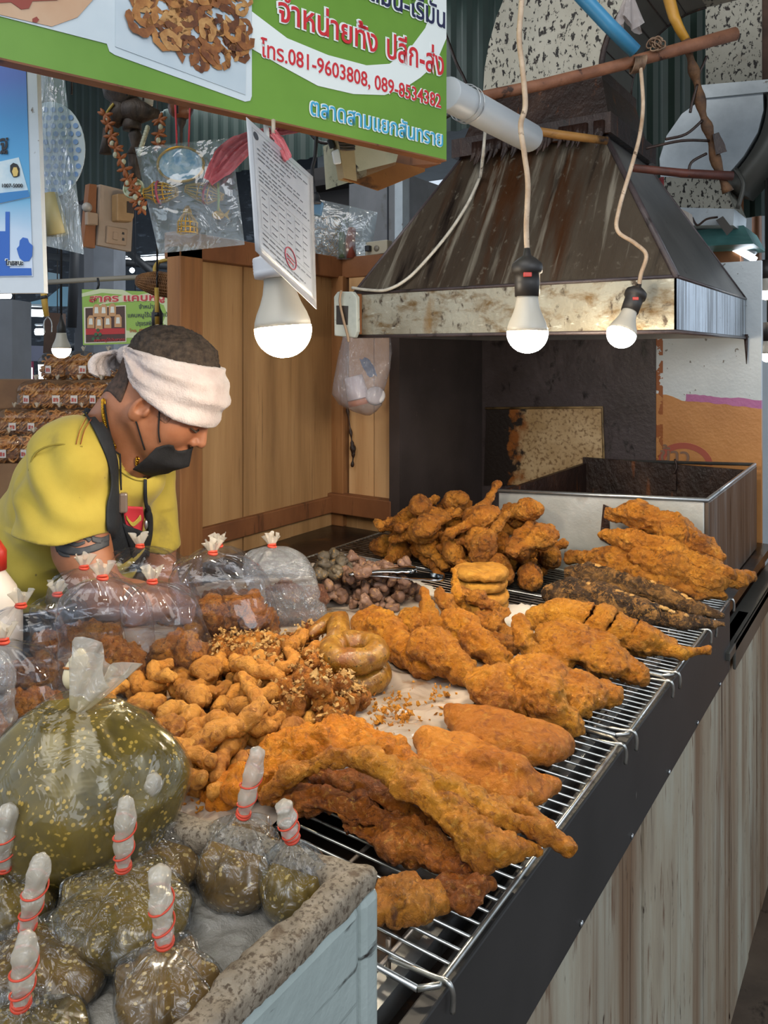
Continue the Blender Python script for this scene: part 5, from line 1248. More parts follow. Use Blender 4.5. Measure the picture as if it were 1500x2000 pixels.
def dip_body(w, h, seed, pleat=.30, n=72, m=26, flat=.9, base=.18):
    rs = np.random.RandomState(seed); ph = rs.uniform(0, 6, 4); R = []
    for i in range(m+1):
        t = i/m; a = np.arange(n)/n*2*PI; s = math.sin(min(1, (t*(1-base)/.42+base))*PI*.5)**.55 if t < .42 else (max(0.0, math.cos((t-.42)/.58*PI/2))**.80)
        r = w/2*max(s, .0)*(1-.0) + .0045; p = pleat*max(0, (t-.45)/.55)
        rip = 1 + p*(np.sin(a*7+ph[0]) + .7*np.sin(a*11+ph[1]))
        X = r*np.cos(a)*rip; Y = r*np.sin(a)*flat*rip; q = np.stack([X, Y, np.full(n, h*t)], 1); dis = .05*w*(noise(q + seed, 2.2/w, seed)) + .025*w*ridge(q + seed, 4/w, seed+1)
        R.append(q*np.stack([1 + dis/(r+.01), 1 + dis/(r+.01), np.ones(n)], 1))
    return R
def dip_bag(label, px, bottom, wpx, tie, tip, seed, zb=1.030, body=None, rr=.0054):
    d = FPX*(EYE-zb)/(bottom-HY); c = W(px, bottom, d); w = wpx*d/FPX*.86; tp = W(tie[0], tie[1], d); h = max(.03, tp.z - c.z)
    r = thing('chili_dip_bag', label, 'dip bag', c, 'twisted bags of chili dip on ice')
    Rg = dip_body(w, h, seed); b = MB(); off = tp - c; off.z = 0
    def mv(q, k=1.0, dz=0): return c + Vector((q[0]*k, q[1]*k, q[2]*k + dz)) + off*(q[2]/h)**1.3
    b.loft([[mv(q, .955, .001) for q in rg] for rg in Rg[:int(len(Rg)*.72)]], True, True, True); b.build('dip', body or DIPS[seed % 2], r)
    b = MB(); b.loft([[mv(q) for q in rg] for rg in Rg], True, True, False); b.build('bag_film', SILV, r)
    e = W(tip[0], tip[1], d*.985); n = 22; P = [tp.lerp(e, i/n) for i in range(n+1)]; b = MB(); ax = (e-tp).normalized(); a_ = ax.orthogonal().normalized(); b_ = ax.cross(a_); rings = []
    for i, q in enumerate(P):
        t = i/n; rad = rr*(.75 + .35*math.sin(t*2.6) + .12*math.sin(t*17+seed)); rad *= 1 if t < .9 else math.sqrt(max(.03, 1-((t-.9)/.1)**2))
        rings.append([q + (a_*math.cos(2*PI*k/20 + t*3) + b_*math.sin(2*PI*k/20 + t*3))*rad*(1 + .10*math.sin(5*2*PI*k/20 + t*9)) for k in range(20)])
    b.loft(rings); b.build('twisted_top', FILM_T, r)
    b = MB(); pts = []
    for i in range(70):
        t = i/69; k = .04 + .66*t; q = tp.lerp(e, k); a = t*2*PI*2.4; rad = rr*(.75 + .35*math.sin(k*2.6))*1.10 + .0003; pts.append(q + (a_*math.cos(a) + b_*math.sin(a))*rad)
    b.tube(pts, .0006, 6); b.torus(tp + ax*.002, rr*.80, .0011, ax, 16, 8); b.torus(tp + ax*.004, rr*.82, .0009, ax, 16, 8); b.build('rubber_band', RED, r)
    return r
dip_bag('chili dip bag at the back of the ice, half behind the middle bag', 292, 1722, 250, (283, 1602), (302, 1512), 1)
dip_bag('wide chili dip bag in the middle of the foam box', 232, 1846, 300, (240, 1700), (246, 1556), 2)
dip_bag('chili dip bag with the tallest twisted top, in front of the pork', 465, 1758, 182, (474, 1596), (505, 1460), 3)
dip_bag('small chili dip bag in the corner by the blackened rack', 578, 1800, 142, (572, 1642), (552, 1568), 4)
dip_bag('chili dip bag nearest the grimy right rim of the box', 335, 2015, 215, (322, 1848), (309, 1692), 5)
dip_bag('chili dip bag at the left rear below the big chili bag', 35, 1795, 170, (8, 1700), (16, 1570), 6)
dip_bag('chili dip bag with a leaning top in front of the left rear one', 110, 1945, 250, (52, 1815), (82, 1668), 7)
dip_bag('chili dip bag at the bottom left, closest of all', 75, 2075, 220, (40, 1968), (52, 1820), 8)

# big bag of green chili dip behind the box
c = G(150, 1672, 1.036); cb = thing('big_chili_bag', 'big bulging bag of green chili dip with white knotted top', 'dip bag', c)
b = MB(); Rg = dip_body(.138, .118, 31, .07, 110, 44, .8, .38)
M = Matrix.Translation(c) @ Matrix.Rotation(YAW, 4, 'Z'); b.loft([[M @ Vector(q) for q in rg] for rg in Rg[:40]], True, True, True); b.build('dip', DIP, cb)
b = MB(); b.loft([[M @ Vector(q*np.array((1.02, 1.02, 1.005))) for q in rg] for rg in Rg], True, True, False); b.build('bag_film', film('big bag film', '#f2f0e2', haze=.02, edge=.7, rough=.08, bump=.6, bscale=30, lo=.035), cb)
b = MB(); tp = M @ Vector((.0, 0, .116)); frill(b, tp - V3(0, 0, .010), .019, .040, 5, tuple(Matrix.Rotation(YAW, 3, 'Z') @ Vector((.55, .0, 1))), 60); b.build('knotted_top', FILM_T, cb)
b = MB(); p0, p1 = W(146, 1345, .575), W(158, 1266, .585); b.tube([p0.lerp(p1, i/10) for i in range(11)], [.006, .0085, .0098, .0102, .010, .0095, .0085, .007, .006, .0045, .0015], 16); kn = tag(b.build('twisted_bag_top', mat('cream bunched plastic', '#d8c9a4', .4)), 'cream twisted bag end with a rubber band standing behind the white knot', 'bag top')
b = MB(); b.torus(p0.lerp(p1, .5), .0100, .0009, (p1-p0), 20, 6); b.build('rubber_band', mat('tan rubber band', '#a8682a', .6), kn)

# ---------------------------------------------------------------- bottle and basin at the left
bt = thing('sauce_bottle', 'white squeeze bottle with a red cap at the left edge', 'bottle', G(-12, 1330, .87))
c = G(-12, 1330, .87); b = MB(); b.lathe(c, [(.040, 0), (.043, .006), (.043, .10), (.042, .12), (.034, .150), (.020, .172), (.015, .180), (.0145, .186)], 28); b.build('bottle_body', mat('milky plastic', '#d6cabc', .35), bt)
b = MB(); b.lathe(c, [(.019, .180), (.019, .210), (.017, .214), (.009, .228), (.006, .245), (.003, .246)], 24); b.build('cap', mat('red cap', '#b3291c', .4), bt)
bs = thing('steel_basin', 'steel basin with a rolled rim between the seller and the bags', 'basin', G(70, 1262, .872))
c = G(60, 1258, .872); b = MB(); b.lathe(c, [(.09, 0), (.095, .003), (.115, .085), (.124, .088), (.126, .092), (.122, .095), (.112, .091), (.092, .006), (.001, .005)], 44, cap=False); b.build('bowl', M_['steel'], bs)

# ---------------------------------------------------------------- lit bulbs
LIT = glow('lit bulb', (1.0, .84, .62, 1), 210.0)
LIT_N = glow('lit near bulb', (1.0, .84, .62, 1), 120.0)
OPAL = mat('white bulb shell', '#b5afa2', .4)
BAKE = mat('dark lamp holder', '#2b2826', .5)
def bulb(parent, c, ax, D, lit=LIT):      # c = middle of the globe, ax = towards the screw
    ax = Vector(ax).normalized(); R = D/2; b = MB(); n = 12
    b.lathe(c, [(R*math.sin(PI*i/(2*n))*(1.0), -R*math.cos(PI*i/(2*n))) for i in range(1, n+1)] + [(R*.99, R*.08)], 32, ax); b.build('lit_globe', lit, parent)
    b = MB(); b.lathe(c, [(R*.995, R*.08), (R*.97, R*.28), (R*.88, R*.55), (R*.72, R*.90), (R*.60, R*1.25), (R*.53, R*1.65), (R*.52, R*1.80)], 32, ax); b.build('bulb_shell', OPAL, parent)
def pendant(label, c, ax, D, cord, L):
    r = thing('pendant_lamp', label, 'lamp', c); ax = Vector(ax).normalized(); R = D/2; bulb(r, c, ax, D)
    b = MB(); s = R*1.78; b.lathe(Vector(c) + ax*s, [(R*.60, 0), (R*.62, .02), (R*.62, L*.55), (R*.74, L*.57), (R*.76, L*.70), (R*.72, L*.80), (R*.45, L*.92), (R*.20, L*1.0), (R*.14, L*1.18)], 28, ax); b.build('lamp_holder', BAKE, r)
    sd = Vector((CS, SN, 0)); fw = Vector((SN, -CS, 0)); q = Vector(c) + ax*(s + L*.50) + fw*R*.62 - sd*R*.1
    b = MB(); b.box((-R*.20, -R*.09, -R*.11), (R*.20, R*.09, R*.11), Matrix.Translation(q) @ Matrix.Rotation(YAW, 4, 'Z')); b.build('switch', mat('red switch', '#c4453a', .4), r, .001)
    b = MB(); b.tube(spline([Vector(c) + ax*(s + L*1.1)] + cord, 8), .0042 if D > .055 else .0036, 8); b.build('cord', layered('grimy flex', [(.3, '#a08468'), (.7, '#cbb59c')], 30, overlays=[(60, (1, 1, 1), .62, .7, '#5a4634')], rough=.55), r)
    return r
pendant('middle pendant lamp, hanging straight before the hood', W(1030, 650, 1.125), (-.004, 0, 1), .0600, [W(1028, 440, 1.125), W(1031, 360, 1.125), W(1024, 300, 1.125), W(1017, 245, 1.125), W(1026, 205, 1.125), W(1020, 130, 1.125), W(1014, 70, 1.125), W(1020, -40, 1.125), W(1022, -400, 1.125), W(1024, -3300, 1.125)], .060)
_a = W(1238, 585, 1.53) - W(1214, 652, 1.51)
pendant('tilted pendant lamp at the right end of the hood', W(1214, 652, 1.51), _a, .0570, [W(1252, 535, 1.53), W(1262, 498, 1.52), W(1240, 475, 1.52), W(1206, 450, 1.52), W(1210, 405, 1.53), W(1235, 320, 1.56), W(1250, 262, 1.59), W(1256, 200, 1.63), W(1250, 118, 1.655)], .056)
nl = thing('hanging_bulb', 'big near bulb in a white ribbed holder hanging behind the paper sheet', 'lamp', W(553, 645, 1.10))
c = W(553, 643, 1.10); bulb(nl, c, (-.09*CS, -.09*SN, 1), .082, LIT_N)
b = MB(); ax = Vector((-.09*CS, -.09*SN, 1)).normalized(); s = c + ax*.073; prof = [(.024, 0), (.034, .002), (.035, .010)] + [(.0345 + .0006*(i % 2), .011 + .0022*i) for i in range(8)] + [(.034, .030), (.026, .032), (.024, .034), (.024, .13), (.02, .135)]
b.lathe(s, prof, 60, ax); b.build('ribbed_holder', mat('white plastic holder', '#c9ccd2', .45), nl)
b = MB(); b.tube([s + ax*.13, s + ax*.2 + V3(0, 0, .02), s + ax*.30, s + ax*.30 + V3(0, 0, 2.6)], .004, 8); b.build('cord', mat('white flex', '#c8c8c4', .5), nl)

# ---------------------------------------------------------------- big green shop sign
class Board:                    # a flat board given by two points of its lower edge; pixels meet it on its plane
    def __init__(s, L, R, up=(0, 0, 1)):
        s.o = Vector(L); s.r = (Vector(R)-Vector(L)).normalized(); s.u = Vector(up); s.n = s.r.cross(s.u).normalized()
    def at(s, px, py, lift=0.0):
        a = W(px, py, 1.0) - V3(0, 0, EYE); o = V3(0, 0, EYE); k = (s.o - o).dot(s.n)/a.dot(s.n); return o + a*k + s.n*lift
    def poly(s, b, pts, lift, th=.0006):
        P = [s.at(px, py, lift) for px, py in pts]; b.plate(P, -s.n*th); return b
    def text(s, name, body, p0, p1, h, matr, parent, lift, offset=0, outline=None, ow=.05):
        A = s.at(*p0, lift); B = s.at(*p1, lift); q = s.at(p0[0], p0[1]-h, lift); size = (q-A).length*1.45
        w = (B-A).dot(s.r)
        o = text_mesh(name, body, size, matr, A, s.r, s.u, parent, offset*size, .0003, width=w, lift=.0006)
        if outline: text_mesh(name + '_outline', body, size, outline, A - s.r*size*ow*.5, s.r, s.u, parent, ow*size, .0002, width=w + size*ow)
        return o
sg = Board(W(0, 112, .85), W(872, 312, 1.30))
shop = thing('shop_sign', 'big green shop sign with red and blue handwriting and pictures of pork rinds', 'shop sign', sg.at(436, 212))
GREEN = layered('green vinyl print', [(.3, '#5f8a2a'), (.7, '#6d9836')], 5, overlays=[(60, (1, 1, 1), .74, .78, '#55702a')], rough=.42)
WHITE = layered('white vinyl print', [(.3, '#b9c6cd'), (.7, '#cfd8dc')], 5, rough=.42); SW = mat('sign white', '#dfe6e3', .45)
def ext(p, q, k): return (p[0] + (q[0]-p[0])*k, p[1] + (q[1]-p[1])*k)
b = MB(); a0, a1 = sg.at(-130, 112 - 130*.2294*1.0), sg.at(872, 312); up = V3(0, 0, .62); b.plate([a0, a1, a1 + up, a0 + up], -sg.n*.018); b.build('panel', GREEN, shop)
b = MB(); b.plate([a0 - sg.u*.0025, a1 - sg.u*.0025, a1, a0], -sg.n*.02); b.build('edge_frame', M_['beam'], shop)
b = MB(); sg.poly(b, [(490, 22), (560, 75), (640, 108), (715, 128), (760, 125), (800, 95), (830, 55), (842, 20), (850, -40), (871, -40), (871, 75), (850, 125), (820, 152), (790, 172), (750, 186), (690, 184), (620, 168), (550, 130), (490, 95)][::-1], .0012); b.build('swoosh', SW, shop)
b = MB(); sg.poly(b, [(-80, -60), (213, -60), (211, 86), (213, 98), (222, 106), (480, 199), (489, 196), (491, 185), (490, -60), (480, -60), (218, -60), (214, -60), (213, -40), (211, 60), (208, 88), (-80, 14)][:9] + [(-80, -60)], .0010) if False else None
sg.poly(b, [(-80, 12), (208, 86), (213, 101), (224, 108), (478, 199), (488, 197), (491, 188), (491, -80), (-80, -80)], .0012); b.build('picture_border', WHITE, shop)
b = MB(); sg.poly(b, [(224, 92), (478, 186), (480, -80), (224, -80)], .0022); pic = b.build('rind_picture', layered('pale picture ground', [(.3, '#a9bac4'), (.7, '#c2ccd2')], 4, rough=.42), shop)
rs = np.random.RandomState(12); RM = [layered('printed rind %d' % i, [(.3, a), (.7, c_)], 60, rough=.45) for i, (a, c_) in enumerate((('#5a2c12', '#9a6230'), ('#7a4218', '#b98446'), ('#432010', '#7c4a22'), ('#8d5a28', '#c79c62')))]
lists = [MB() for _ in RM]
spots = []
for i in range(110):
    px, py = rs.uniform(255, 482), rs.uniform(-60, 122)
    if py > 60 + (px-330)*.15 + 35 and not (350 < px < 440): continue
    if py < 0 and rs.rand() < .3: continue
    if px < 330 and py > 20 + (px-255)*.6: continue
    spots.append((px, py))
spots += [(385, 125), (400, 108), (425, 112), (455, 78), (300, 60), (312, 78), (270, 45), (440, 95), (365, 80), (345, 62)]
for i, (px, py) in enumerate(spots):
    k = rs.randint(4); c = sg.at(px, py, .0028 + .00035*(i % 9)); R1 = rs.uniform(.008, .0145); r1 = R1*rs.uniform(.30, .42); a0_ = rs.uniform(0, 6); el = rs.uniform(.55, 1.0); span = rs.uniform(4.2, 6.28); P = []
    for j in range(15):
        a = span*j/14; x, y = R1*math.cos(a), R1*el*math.sin(a); P.append(c + sg.r*(x*math.cos(a0_) - y*math.sin(a0_)) + sg.u*(x*math.sin(a0_) + y*math.cos(a0_)))
    w_ = [r1*(1 + .25*math.sin(j*2.1 + i)) for j in range(15)]
    L = [P[j] + (P[j]-c).normalized()*w_[j] for j in range(15)]; Q = [P[j] - (P[j]-c).normalized()*w_[j] for j in range(15)]
    for j in range(14): lists[k].add([L[j], L[j+1], Q[j+1], Q[j]], [[0, 1, 2, 3]])
for k, l in enumerate(lists):
    if l.v: l.build('printed_rinds', RM[k], pic)
b = MB(); sg.poly(b, [(-80, -12), (0, 30), (100, 53), (150, 35), (190, -10), (200, -80), (-80, -80)], .0022); pic2 = b.build('sauce_picture', layered('peach picture', [(.3, '#b78a66'), (.7, '#c9ad90')], 5, rough=.42), shop)
b = MB(); sg.poly(b, [(-60, -20), (-20, 8), (20, 6), (40, 20), (55, 18), (62, 4), (110, 2), (130, -20), (120, -60), (-60, -60)], .003); sg.poly(b, [(62, 38), (70, 34), (75, 40), (70, 46), (62, 44)], .003); b.build('printed_sauce', mat('printed red', '#8a3320', .45), pic2)
RT, BT, NV = mat('sign red', '#c5232c', .45), mat('sign blue', '#3d9ec6', .45), mat('sign navy', '#1c1f45', .45)
sg.text('lettering_red', 'จำหน่ายทั้ง', (541, 40), (735, 101), 46, RT, shop, .0014, .012, SW, .055)
sg.text('lettering_red', 'ปลีก-ส่ง', (752, 112), (863, 152), 46, RT, shop, .0014, .012, SW, .055)
sg.text('lettering_phone', 'โทร.081-9603808, 089-8534382', (508, 110), (860, 215), 31, RT, shop, .0014, .010, SW, .045)
sg.text('lettering_blue', 'ตลาดสามแยกสันทราย', (603, 224), (862, 287), 33, BT, shop, .0014, .004, SW, .045)
sg.text('lettering_navy', 'ติดมัน-ไร้มัน', (690, -12), (866, 52), 42, NV, shop, .0014, .012, SW, .055)

# ---------------------------------------------------------------- blue framed notice at the left edge
nb = Board(W(0, 572, 1.0), W(87, 572, 1.0)); nt = thing('blue_notice', 'blue printed notice in a white frame hanging at the left edge', 'notice board', nb.at(20, 340))
b = MB(); nb.poly(b, [(-110, 574), (86, 572), (70, 90), (-110, 90)], 0, .012); b.build('frame', layered('white notice frame', [(.3, '#b4bcc2'), (.7, '#c9cfd4')], 6, overlays=[(40, (1, 1, 1), .7, .75, '#6d655c')], rough=.5), nt)
t = NT('blue notice print'); v = t.coord(); sx = t.new('ShaderNodeSeparateXYZ'); t.lk(v, sx.inputs[0]); z = t.math('MULTIPLY', t.math('SUBTRACT', sx.outputs[2], 1.50), 3.6)
c = t.ramp(t.math('ADD', z, t.math('MULTIPLY', t.noise(v, 9, 3), .15)), [(.03, '#c8cfdd'), (.30, '#b4c6d8'), (.48, '#5b9fc4'), (.80, '#3f86bd'), (1.0, '#4d6bb5')]); BLP = t.set(color=c, rough=.4)
b = MB(); nb.poly(b, [(-110, 542), (65, 540), (50, 90), (-110, 90)], .0012); b.build('print', BLP, nt)
DB = mat('notice dark blue', '#2f5fae', .45); b = MB()
nb.poly(b, [(-60, 540), (63, 538), (62, 524), (-60, 524)], .002); nb.poly(b, [(12, 524), (20, 524), (20, 414), (12, 414)], .002); nb.poly(b, [(-60, 524), (12, 524), (12, 452), (-60, 452)], .002)
nb.poly(b, [(40, 505), (48, 511), (58, 510), (64, 500), (65, 480), (58, 474), (55, 466), (46, 464), (40, 470), (39, 480), (34, 486), (37, 497)], .002); b.build('blue_shapes', DB, nt)
nb.text('letter', 'ฐ', (2, 293), (18, 293), 26, M_['ink'], nt, .002, .03)
b = MB(); nb.poly(b, [(-60, 412), (60, 386), (38, 308), (-60, 330)], .002); cd = b.build('id_card', layered('pale card print', [(.35, '#8fb3c8'), (.65, '#cfd6d6')], 14, rough=.4), nt)
b = MB(); nb.poly(b, [(-60, 411), (60, 385), (56, 372), (-60, 385)], .0028); b.build('card_band', mat('card blue', '#3475ad', .45), cd)
b = MB(); nb.poly(b, [(28, 347), (22, 336), (22, 324), (28, 319), (36, 322), (40, 330), (40, 344), (34, 347)], .003); b.build('portrait_hair', M_['ink'], cd)
b = MB(); nb.poly(b, [(29, 346), (26, 336), (29, 328), (35, 328), (38, 336), (36, 345)], .0036); b.build('portrait_face', mat('print yellow', '#c7ab62', .5), cd)
nb.text('card_number', '1007-5000', (5, 367), (45, 358), 7, M_['ink'], cd, .003, .01)
nb.text('small_lettering', 'ไทยชนะ', (14, 518), (48, 516), 9, M_['ink'], nt, .0028, .02, SW, .12)

# ---------------------------------------------------------------- things hanging under the sign
def pocket(name, label, cat, quad, d, bulge, filmm, seed, n=34, z0=0.0, group=None, tilt=0.0):
    """a flat bag: two sheets puffed apart; quad = TL, TR, BR, BL in picture order, d = distance"""
    TL, TR, BR, BL = [W(px, py, d + tilt*i) for i, (px, py) in enumerate(quad)]; nrm = (TR-TL).cross(BL-TL).normalized(); b = MB()
    rs = np.random.RandomState(seed)
    for s in (-1, 1):
        P = np.array([[(TL.lerp(TR, j/n)).lerp(BL.lerp(BR, j/n), i/n) for j in range(n+1)] for i in range(n+1)]).reshape(-1, 3)
        u = np.array([[(j/n, i/n) for j in range(n+1)] for i in range(n+1)]).reshape(-1, 2); k = (np.sin(PI*np.clip(u[:, 0], 0, 1))**.6)*(np.sin(PI*np.clip(u[:, 1]*.94+.05, 0, 1))**.6)
        off = s*bulge*k*(.75 + .5*noise(P, 9, seed+s)) + .004*ridge(P, 22, seed+3)*k
        P = P + np.array(nrm)*off[:, None]
        b.loft([[Vector(P[i*(n+1)+j]) for j in range(n+1)] for i in range(n+1)], False)
    o = b.build('bag_film', filmm); return o, (TL, TR, BR, BL), nrm
HFILM = film('hanging bag film', '#eaf1f4', haze=.10, edge=.8, rough=.07, bump=.8, bscale=16, lo=.10)
# bag with round fan beside the notice
bg = thing('hanging_bag', 'hanging clear bag holding a round white fan, beside the blue notice', 'plastic bag', W(125, 320, 1.12))
o, Q, nrm = pocket('', '', '', [(66, 100), (122, 112), (164, 497), (88, 480)], 1.12, .018, film('creased hanging film', '#e4eef3', haze=.22, edge=.9, rough=.08, bump=1.0, bscale=24, stretch=(3, 3, .6), lo=.16), 3); put(o, bg)
fanb = Board(W(60, 480, 1.125), W(180, 480, 1.12)); fan = thing('hand_fan', 'round white hand fan with blue dots inside the hanging bag', 'hand fan', fanb.at(100, 290))
b = MB(); C0 = fanb.at(98, 292, 0); pts = [C0 + fanb.r*.052*math.cos(2*PI*k/40) + fanb.u*.070*math.sin(2*PI*k/40) for k in range(40)]; b.plate(pts, -fanb.n*.002); b.build('fan_blade', mat('fan white', '#c9d6de', .5), fan)
b = MB(); rs = np.random.RandomState(3)
for i in range(8):
    for j in range(11):
        x, y = -.040 + i*.0112 + .004*(j % 2), -.060 + j*.0118
        if (x/.048)**2 + (y/.064)**2 < 1: b.add([C0 + fanb.n*.0008 + fanb.r*(x + .0040*math.cos(2*PI*k/10)) + fanb.u*(y + .0040*math.sin(2*PI*k/10)) for k in range(10)], [list(range(10))])
b.build('printed_dots', mat('dot blue', '#7fa3d4', .5), fan)
b = MB(); b.tube([C0 - fanb.u*.065, C0 - fanb.u*.125 + fanb.r*.012], [.011, .015], 12); b.build('fan_handle', mat('pale wood handle', '#a59a6d', .5), fan)
# bag of fish trap charms
bg2 = thing('hanging_bag', 'hanging clear bag of gold charms, tied with pink ribbon under the sign', 'plastic bag', W(370, 380, 1.20))
o, Q, nrm = pocket('', '', '', [(263, 288), (452, 270), (478, 478), (310, 495)], 1.20, .020, HFILM, 9); put(o, bg2)
GD = mat('gold plastic', '#b88a2a', .35, .5); YL = mat('yellow bamboo', '#b08c35', .5)
md = thing('oval_medallion', 'oval blue medallion in a gold ring inside the hanging bag', 'medallion', W(352, 322, 1.20)); mb_ = Board(W(300, 360, 1.20), W(420, 360, 1.20)); c = mb_.at(353, 321)
b = MB(); b.plate([c + mb_.r*.034*math.cos(2*PI*k/36) + mb_.u*.025*math.sin(2*PI*k/36) for k in range(36)], -mb_.n*.003); b.build('medallion_face', layered('sky print', [(.4, '#7fb2d6'), (.6, '#d6e4ec')], 60, rough=.3), md)
b = MB(); b.tube([c + mb_.r*.036*math.cos(2*PI*k/36) + mb_.u*.027*math.sin(2*PI*k/36) for k in range(37)], .0022, 8); b.build('gold_ring', GD, md)
b = MB(); b.tube([c + mb_.u*.026 - mb_.r*.006, W(342, 190, 1.20)], .0014, 6); b.tube([c + mb_.u*.024 + mb_.r*.012, W(372, 190, 1.20)], .0014, 6); b.build('red_cord', mat('red cord', '#c83a48', .6), md)
def trap(label, p0, p1, r0, r1, d, ribs=13):
    a, e = W(*p0, d), W(*p1, d); ax = (e-a); L = ax.length; ax.normalize(); u = ax.orthogonal().normalized(); w = ax.cross(u); r = thing('woven_fish_trap', label, 'charm', (a+e)/2, 'toy fish traps in the bag'); b = MB()
    def rad(t): return r0 + (r1-r0)*t if t < .35 else (r1*(1 - .15*(t-.35)/.3) if t < .65 else r1*.85*(1 - .6*(t-.65)/.35))
    for k in range(ribs):
        an = 2*PI*k/ribs; b.tube([a + ax*L*t + (u*math.cos(an) + w*math.sin(an))*rad(t) for t in (0, .15, .35, .5, .65, .85, 1)], .0009, 5)
    b.build('ribs', YL, r); b = MB()
    for t in (.02, .35, .62, .97): b.torus(a + ax*L*t, rad(t), .0011, ax, 20, 5)
    b.build('hoops', GD, r); b = MB(); b.torus(a + ax*L*.45, rad(.45)+.0006, .002, ax, 20, 6); b.build('red_band', mat('faded red band', '#9a4656', .6), r)
trap('toy fish trap lying at the left inside the hanging bag', (281, 378), (347, 374), .007, .017, 1.20)
trap('toy fish trap lying at the right inside the hanging bag', (436, 385), (362, 368), .005, .016, 1.205)
cg = thing('toy_cage', 'small gold cage hanging below the fish traps in the bag', 'charm', W(366, 435, 1.20)); c = W(366, 455, 1.20); b = MB()
for k in range(14):
    an = 2*PI*k/14; b.tube([c + V3(math.cos(an)*r_, math.sin(an)*r_, h_) for r_, h_ in ((.0155, 0), (.0155, .016), (.012, .022), (.006, .030), (.006, .034), (.002, .042))], .0009, 5)
b.build('bars', GD, cg); b = MB()
for r_, h_ in ((.0155, 0), (.0155, .008), (.0155, .016), (.006, .031)): b.torus(c + V3(0, 0, h_), r_, .0011, (0, 0, 1), 20, 5)
b.build('hoops', YL, cg)
fi = thing('toy_fish', 'small gold fish charm at the right inside the bag', 'charm', W(428, 418, 1.20)); b = MB(); c = W(426, 420, 1.20); Mf = Matrix.Translation(c) @ Matrix.Rotation(YAW, 4, 'Z')
b.sphere((0, 0, 0), .0085, 14, 8, (1.2, .35, .8)); b.plate([(.008, -.0015, 0), (.018, -.0015, .008), (.015, -.0015, 0), (.018, -.0015, -.008)], (0, .003, 0)); b.plate([(-.004, -.001, .005), (.002, -.001, .012), (.006, -.001, .005)], (0, .002, 0)); b.v = [tuple(Mf @ Vector(v)) for v in b.v]; b.build('fish_body', GD, fi)
b = MB(); b.tube([c + V3(0, 0, .006), c + V3(.001, 0, .03), c + V3(.0, 0, .05)], .002, 6); b.build('green_tag', mat('green tag', '#7d8f4a', .6), fi)
# pink ribbon
PK = film('pink ribbon film', '#d97077', haze=.62, edge=.5, rough=.2, bump=.8, bscale=50, stretch=(2, 2, 2), lo=.06)
def band(b, P, w, nrm=(SN, -CS, 0), tw=0.0):
    P = spline(P, 6); n = len(P); rows = []
    for i, q in enumerate(P):
        t = (P[min(i+1, n-1)]-P[max(i-1, 0)]).normalized(); s = t.cross(Vector(nrm)).normalized(); s = Matrix.Rotation(tw*i/n, 3, t) @ s; ww = w[min(int(i/6), len(w)-1)]
        rows.append([q + s*ww*(j/6-.5)*2 + Vector(nrm)*.003*math.sin(j*2.1+i*.4) for j in range(7)])
    b.loft(rows, False)
pr = thing('pink_ribbon', 'pink plastic ribbon looped from the bag to the paper sheet', 'ribbon', W(440, 310, 1.19)); b = MB(); d = 1.175
band(b, [W(407, 352, d), W(430, 305, d), W(470, 272, d), W(530, 258, d)], [.008, .010, .008, .006, .006], tw=.4); band(b, [W(407, 352, d), W(440, 330, d), W(480, 290, d), W(535, 262, d)], [.010, .012, .010, .006], tw=-.4)
band(b, [W(535, 258, d), W(560, 240, d), W(592, 246, d)], [.006, .008, .005], tw=.6); band(b, [W(535, 256, d), W(560, 258, d), W(592, 250, d)], [.006, .005, .004], tw=-.5); band(b, [W(533, 258, .99), W(545, 275, .985), W(563, 312, .98)], [.005, .007, .005], tw=.5); b.build('ribbon_strip', PK, pr)

# laminated sheet of paper
TLp, TRp, BRp, BLp = W(481, 229, .915), W(611, 345, 1.06), W(618, 604, 1.06), W(499, 490, .915)
pp = thing('printed_notice', 'laminated sheet of printed paper with a red stamp hanging before the near bulb', 'notice', (TLp+BRp)/2)
nrm = (TRp-TLp).cross(BLp-TLp).normalized(); nrm = nrm if nrm.dot(V3(0, 0, EYE)-TLp) > 0 else -nrm
def pq(u, v, l=.0010): return (TLp.lerp(TRp, u)).lerp(BLp.lerp(BRp, u), v) + nrm*l
def cell(b, u0, v0, u1, v1, l=.0010): b.add([pq(u0, v1, l), pq(u1, v1, l), pq(u1, v0, l), pq(u0, v0, l)], [[0, 1, 2, 3]])
b = MB(); b.loft([[pq(i/10, j/10, 0) for i in range(11)] for j in range(11)], False); o = b.build('sheet', layered('laminated paper', [(.3, '#a4a7ac'), (.7, '#b8babd')], 10, rough=.3, coat=.3), pp); mo = o.modifiers.new('s', 'SOLIDIFY'); mo.thickness = .0008; mo.offset = 1 if False else 0
rs = np.random.RandomState(8); b = MB()
for i, (v, u0, u1) in enumerate([(.07, .22, .78), (.10, .20, .9), (.13, .2, .7), (.17, .12, .6), (.205, .12, .5), (.24, .12, .75), (.27, .30, .8), (.31, .12, .45), (.34, .12, .85), (.37, .12, .9), (.40, .12, .55), (.80, .12, .9), (.84, .12, .6), (.88, .12, .8), (.91, .3, .7)]):
    u = u0
    while u < u1: w = rs.uniform(.03, .10); cell(b, u, v, min(u+w, u1), v+.010); u += w + .018
for r_ in range(6):
    for k in range(6):
        u = .14 + .128*k; cell(b, u, .47 + r_*.052, u + rs.uniform(.05, .10), .478 + r_*.052)
b.build('printed_lines', mat('faded print', '#6d6f75', .5), pp)
b = MB()
for v in (.44, .77): cell(b, .11, v, .91, v+.004)
for k in range(7): cell(b, .11 + .133*k, .44, .114 + .133*k, .77)
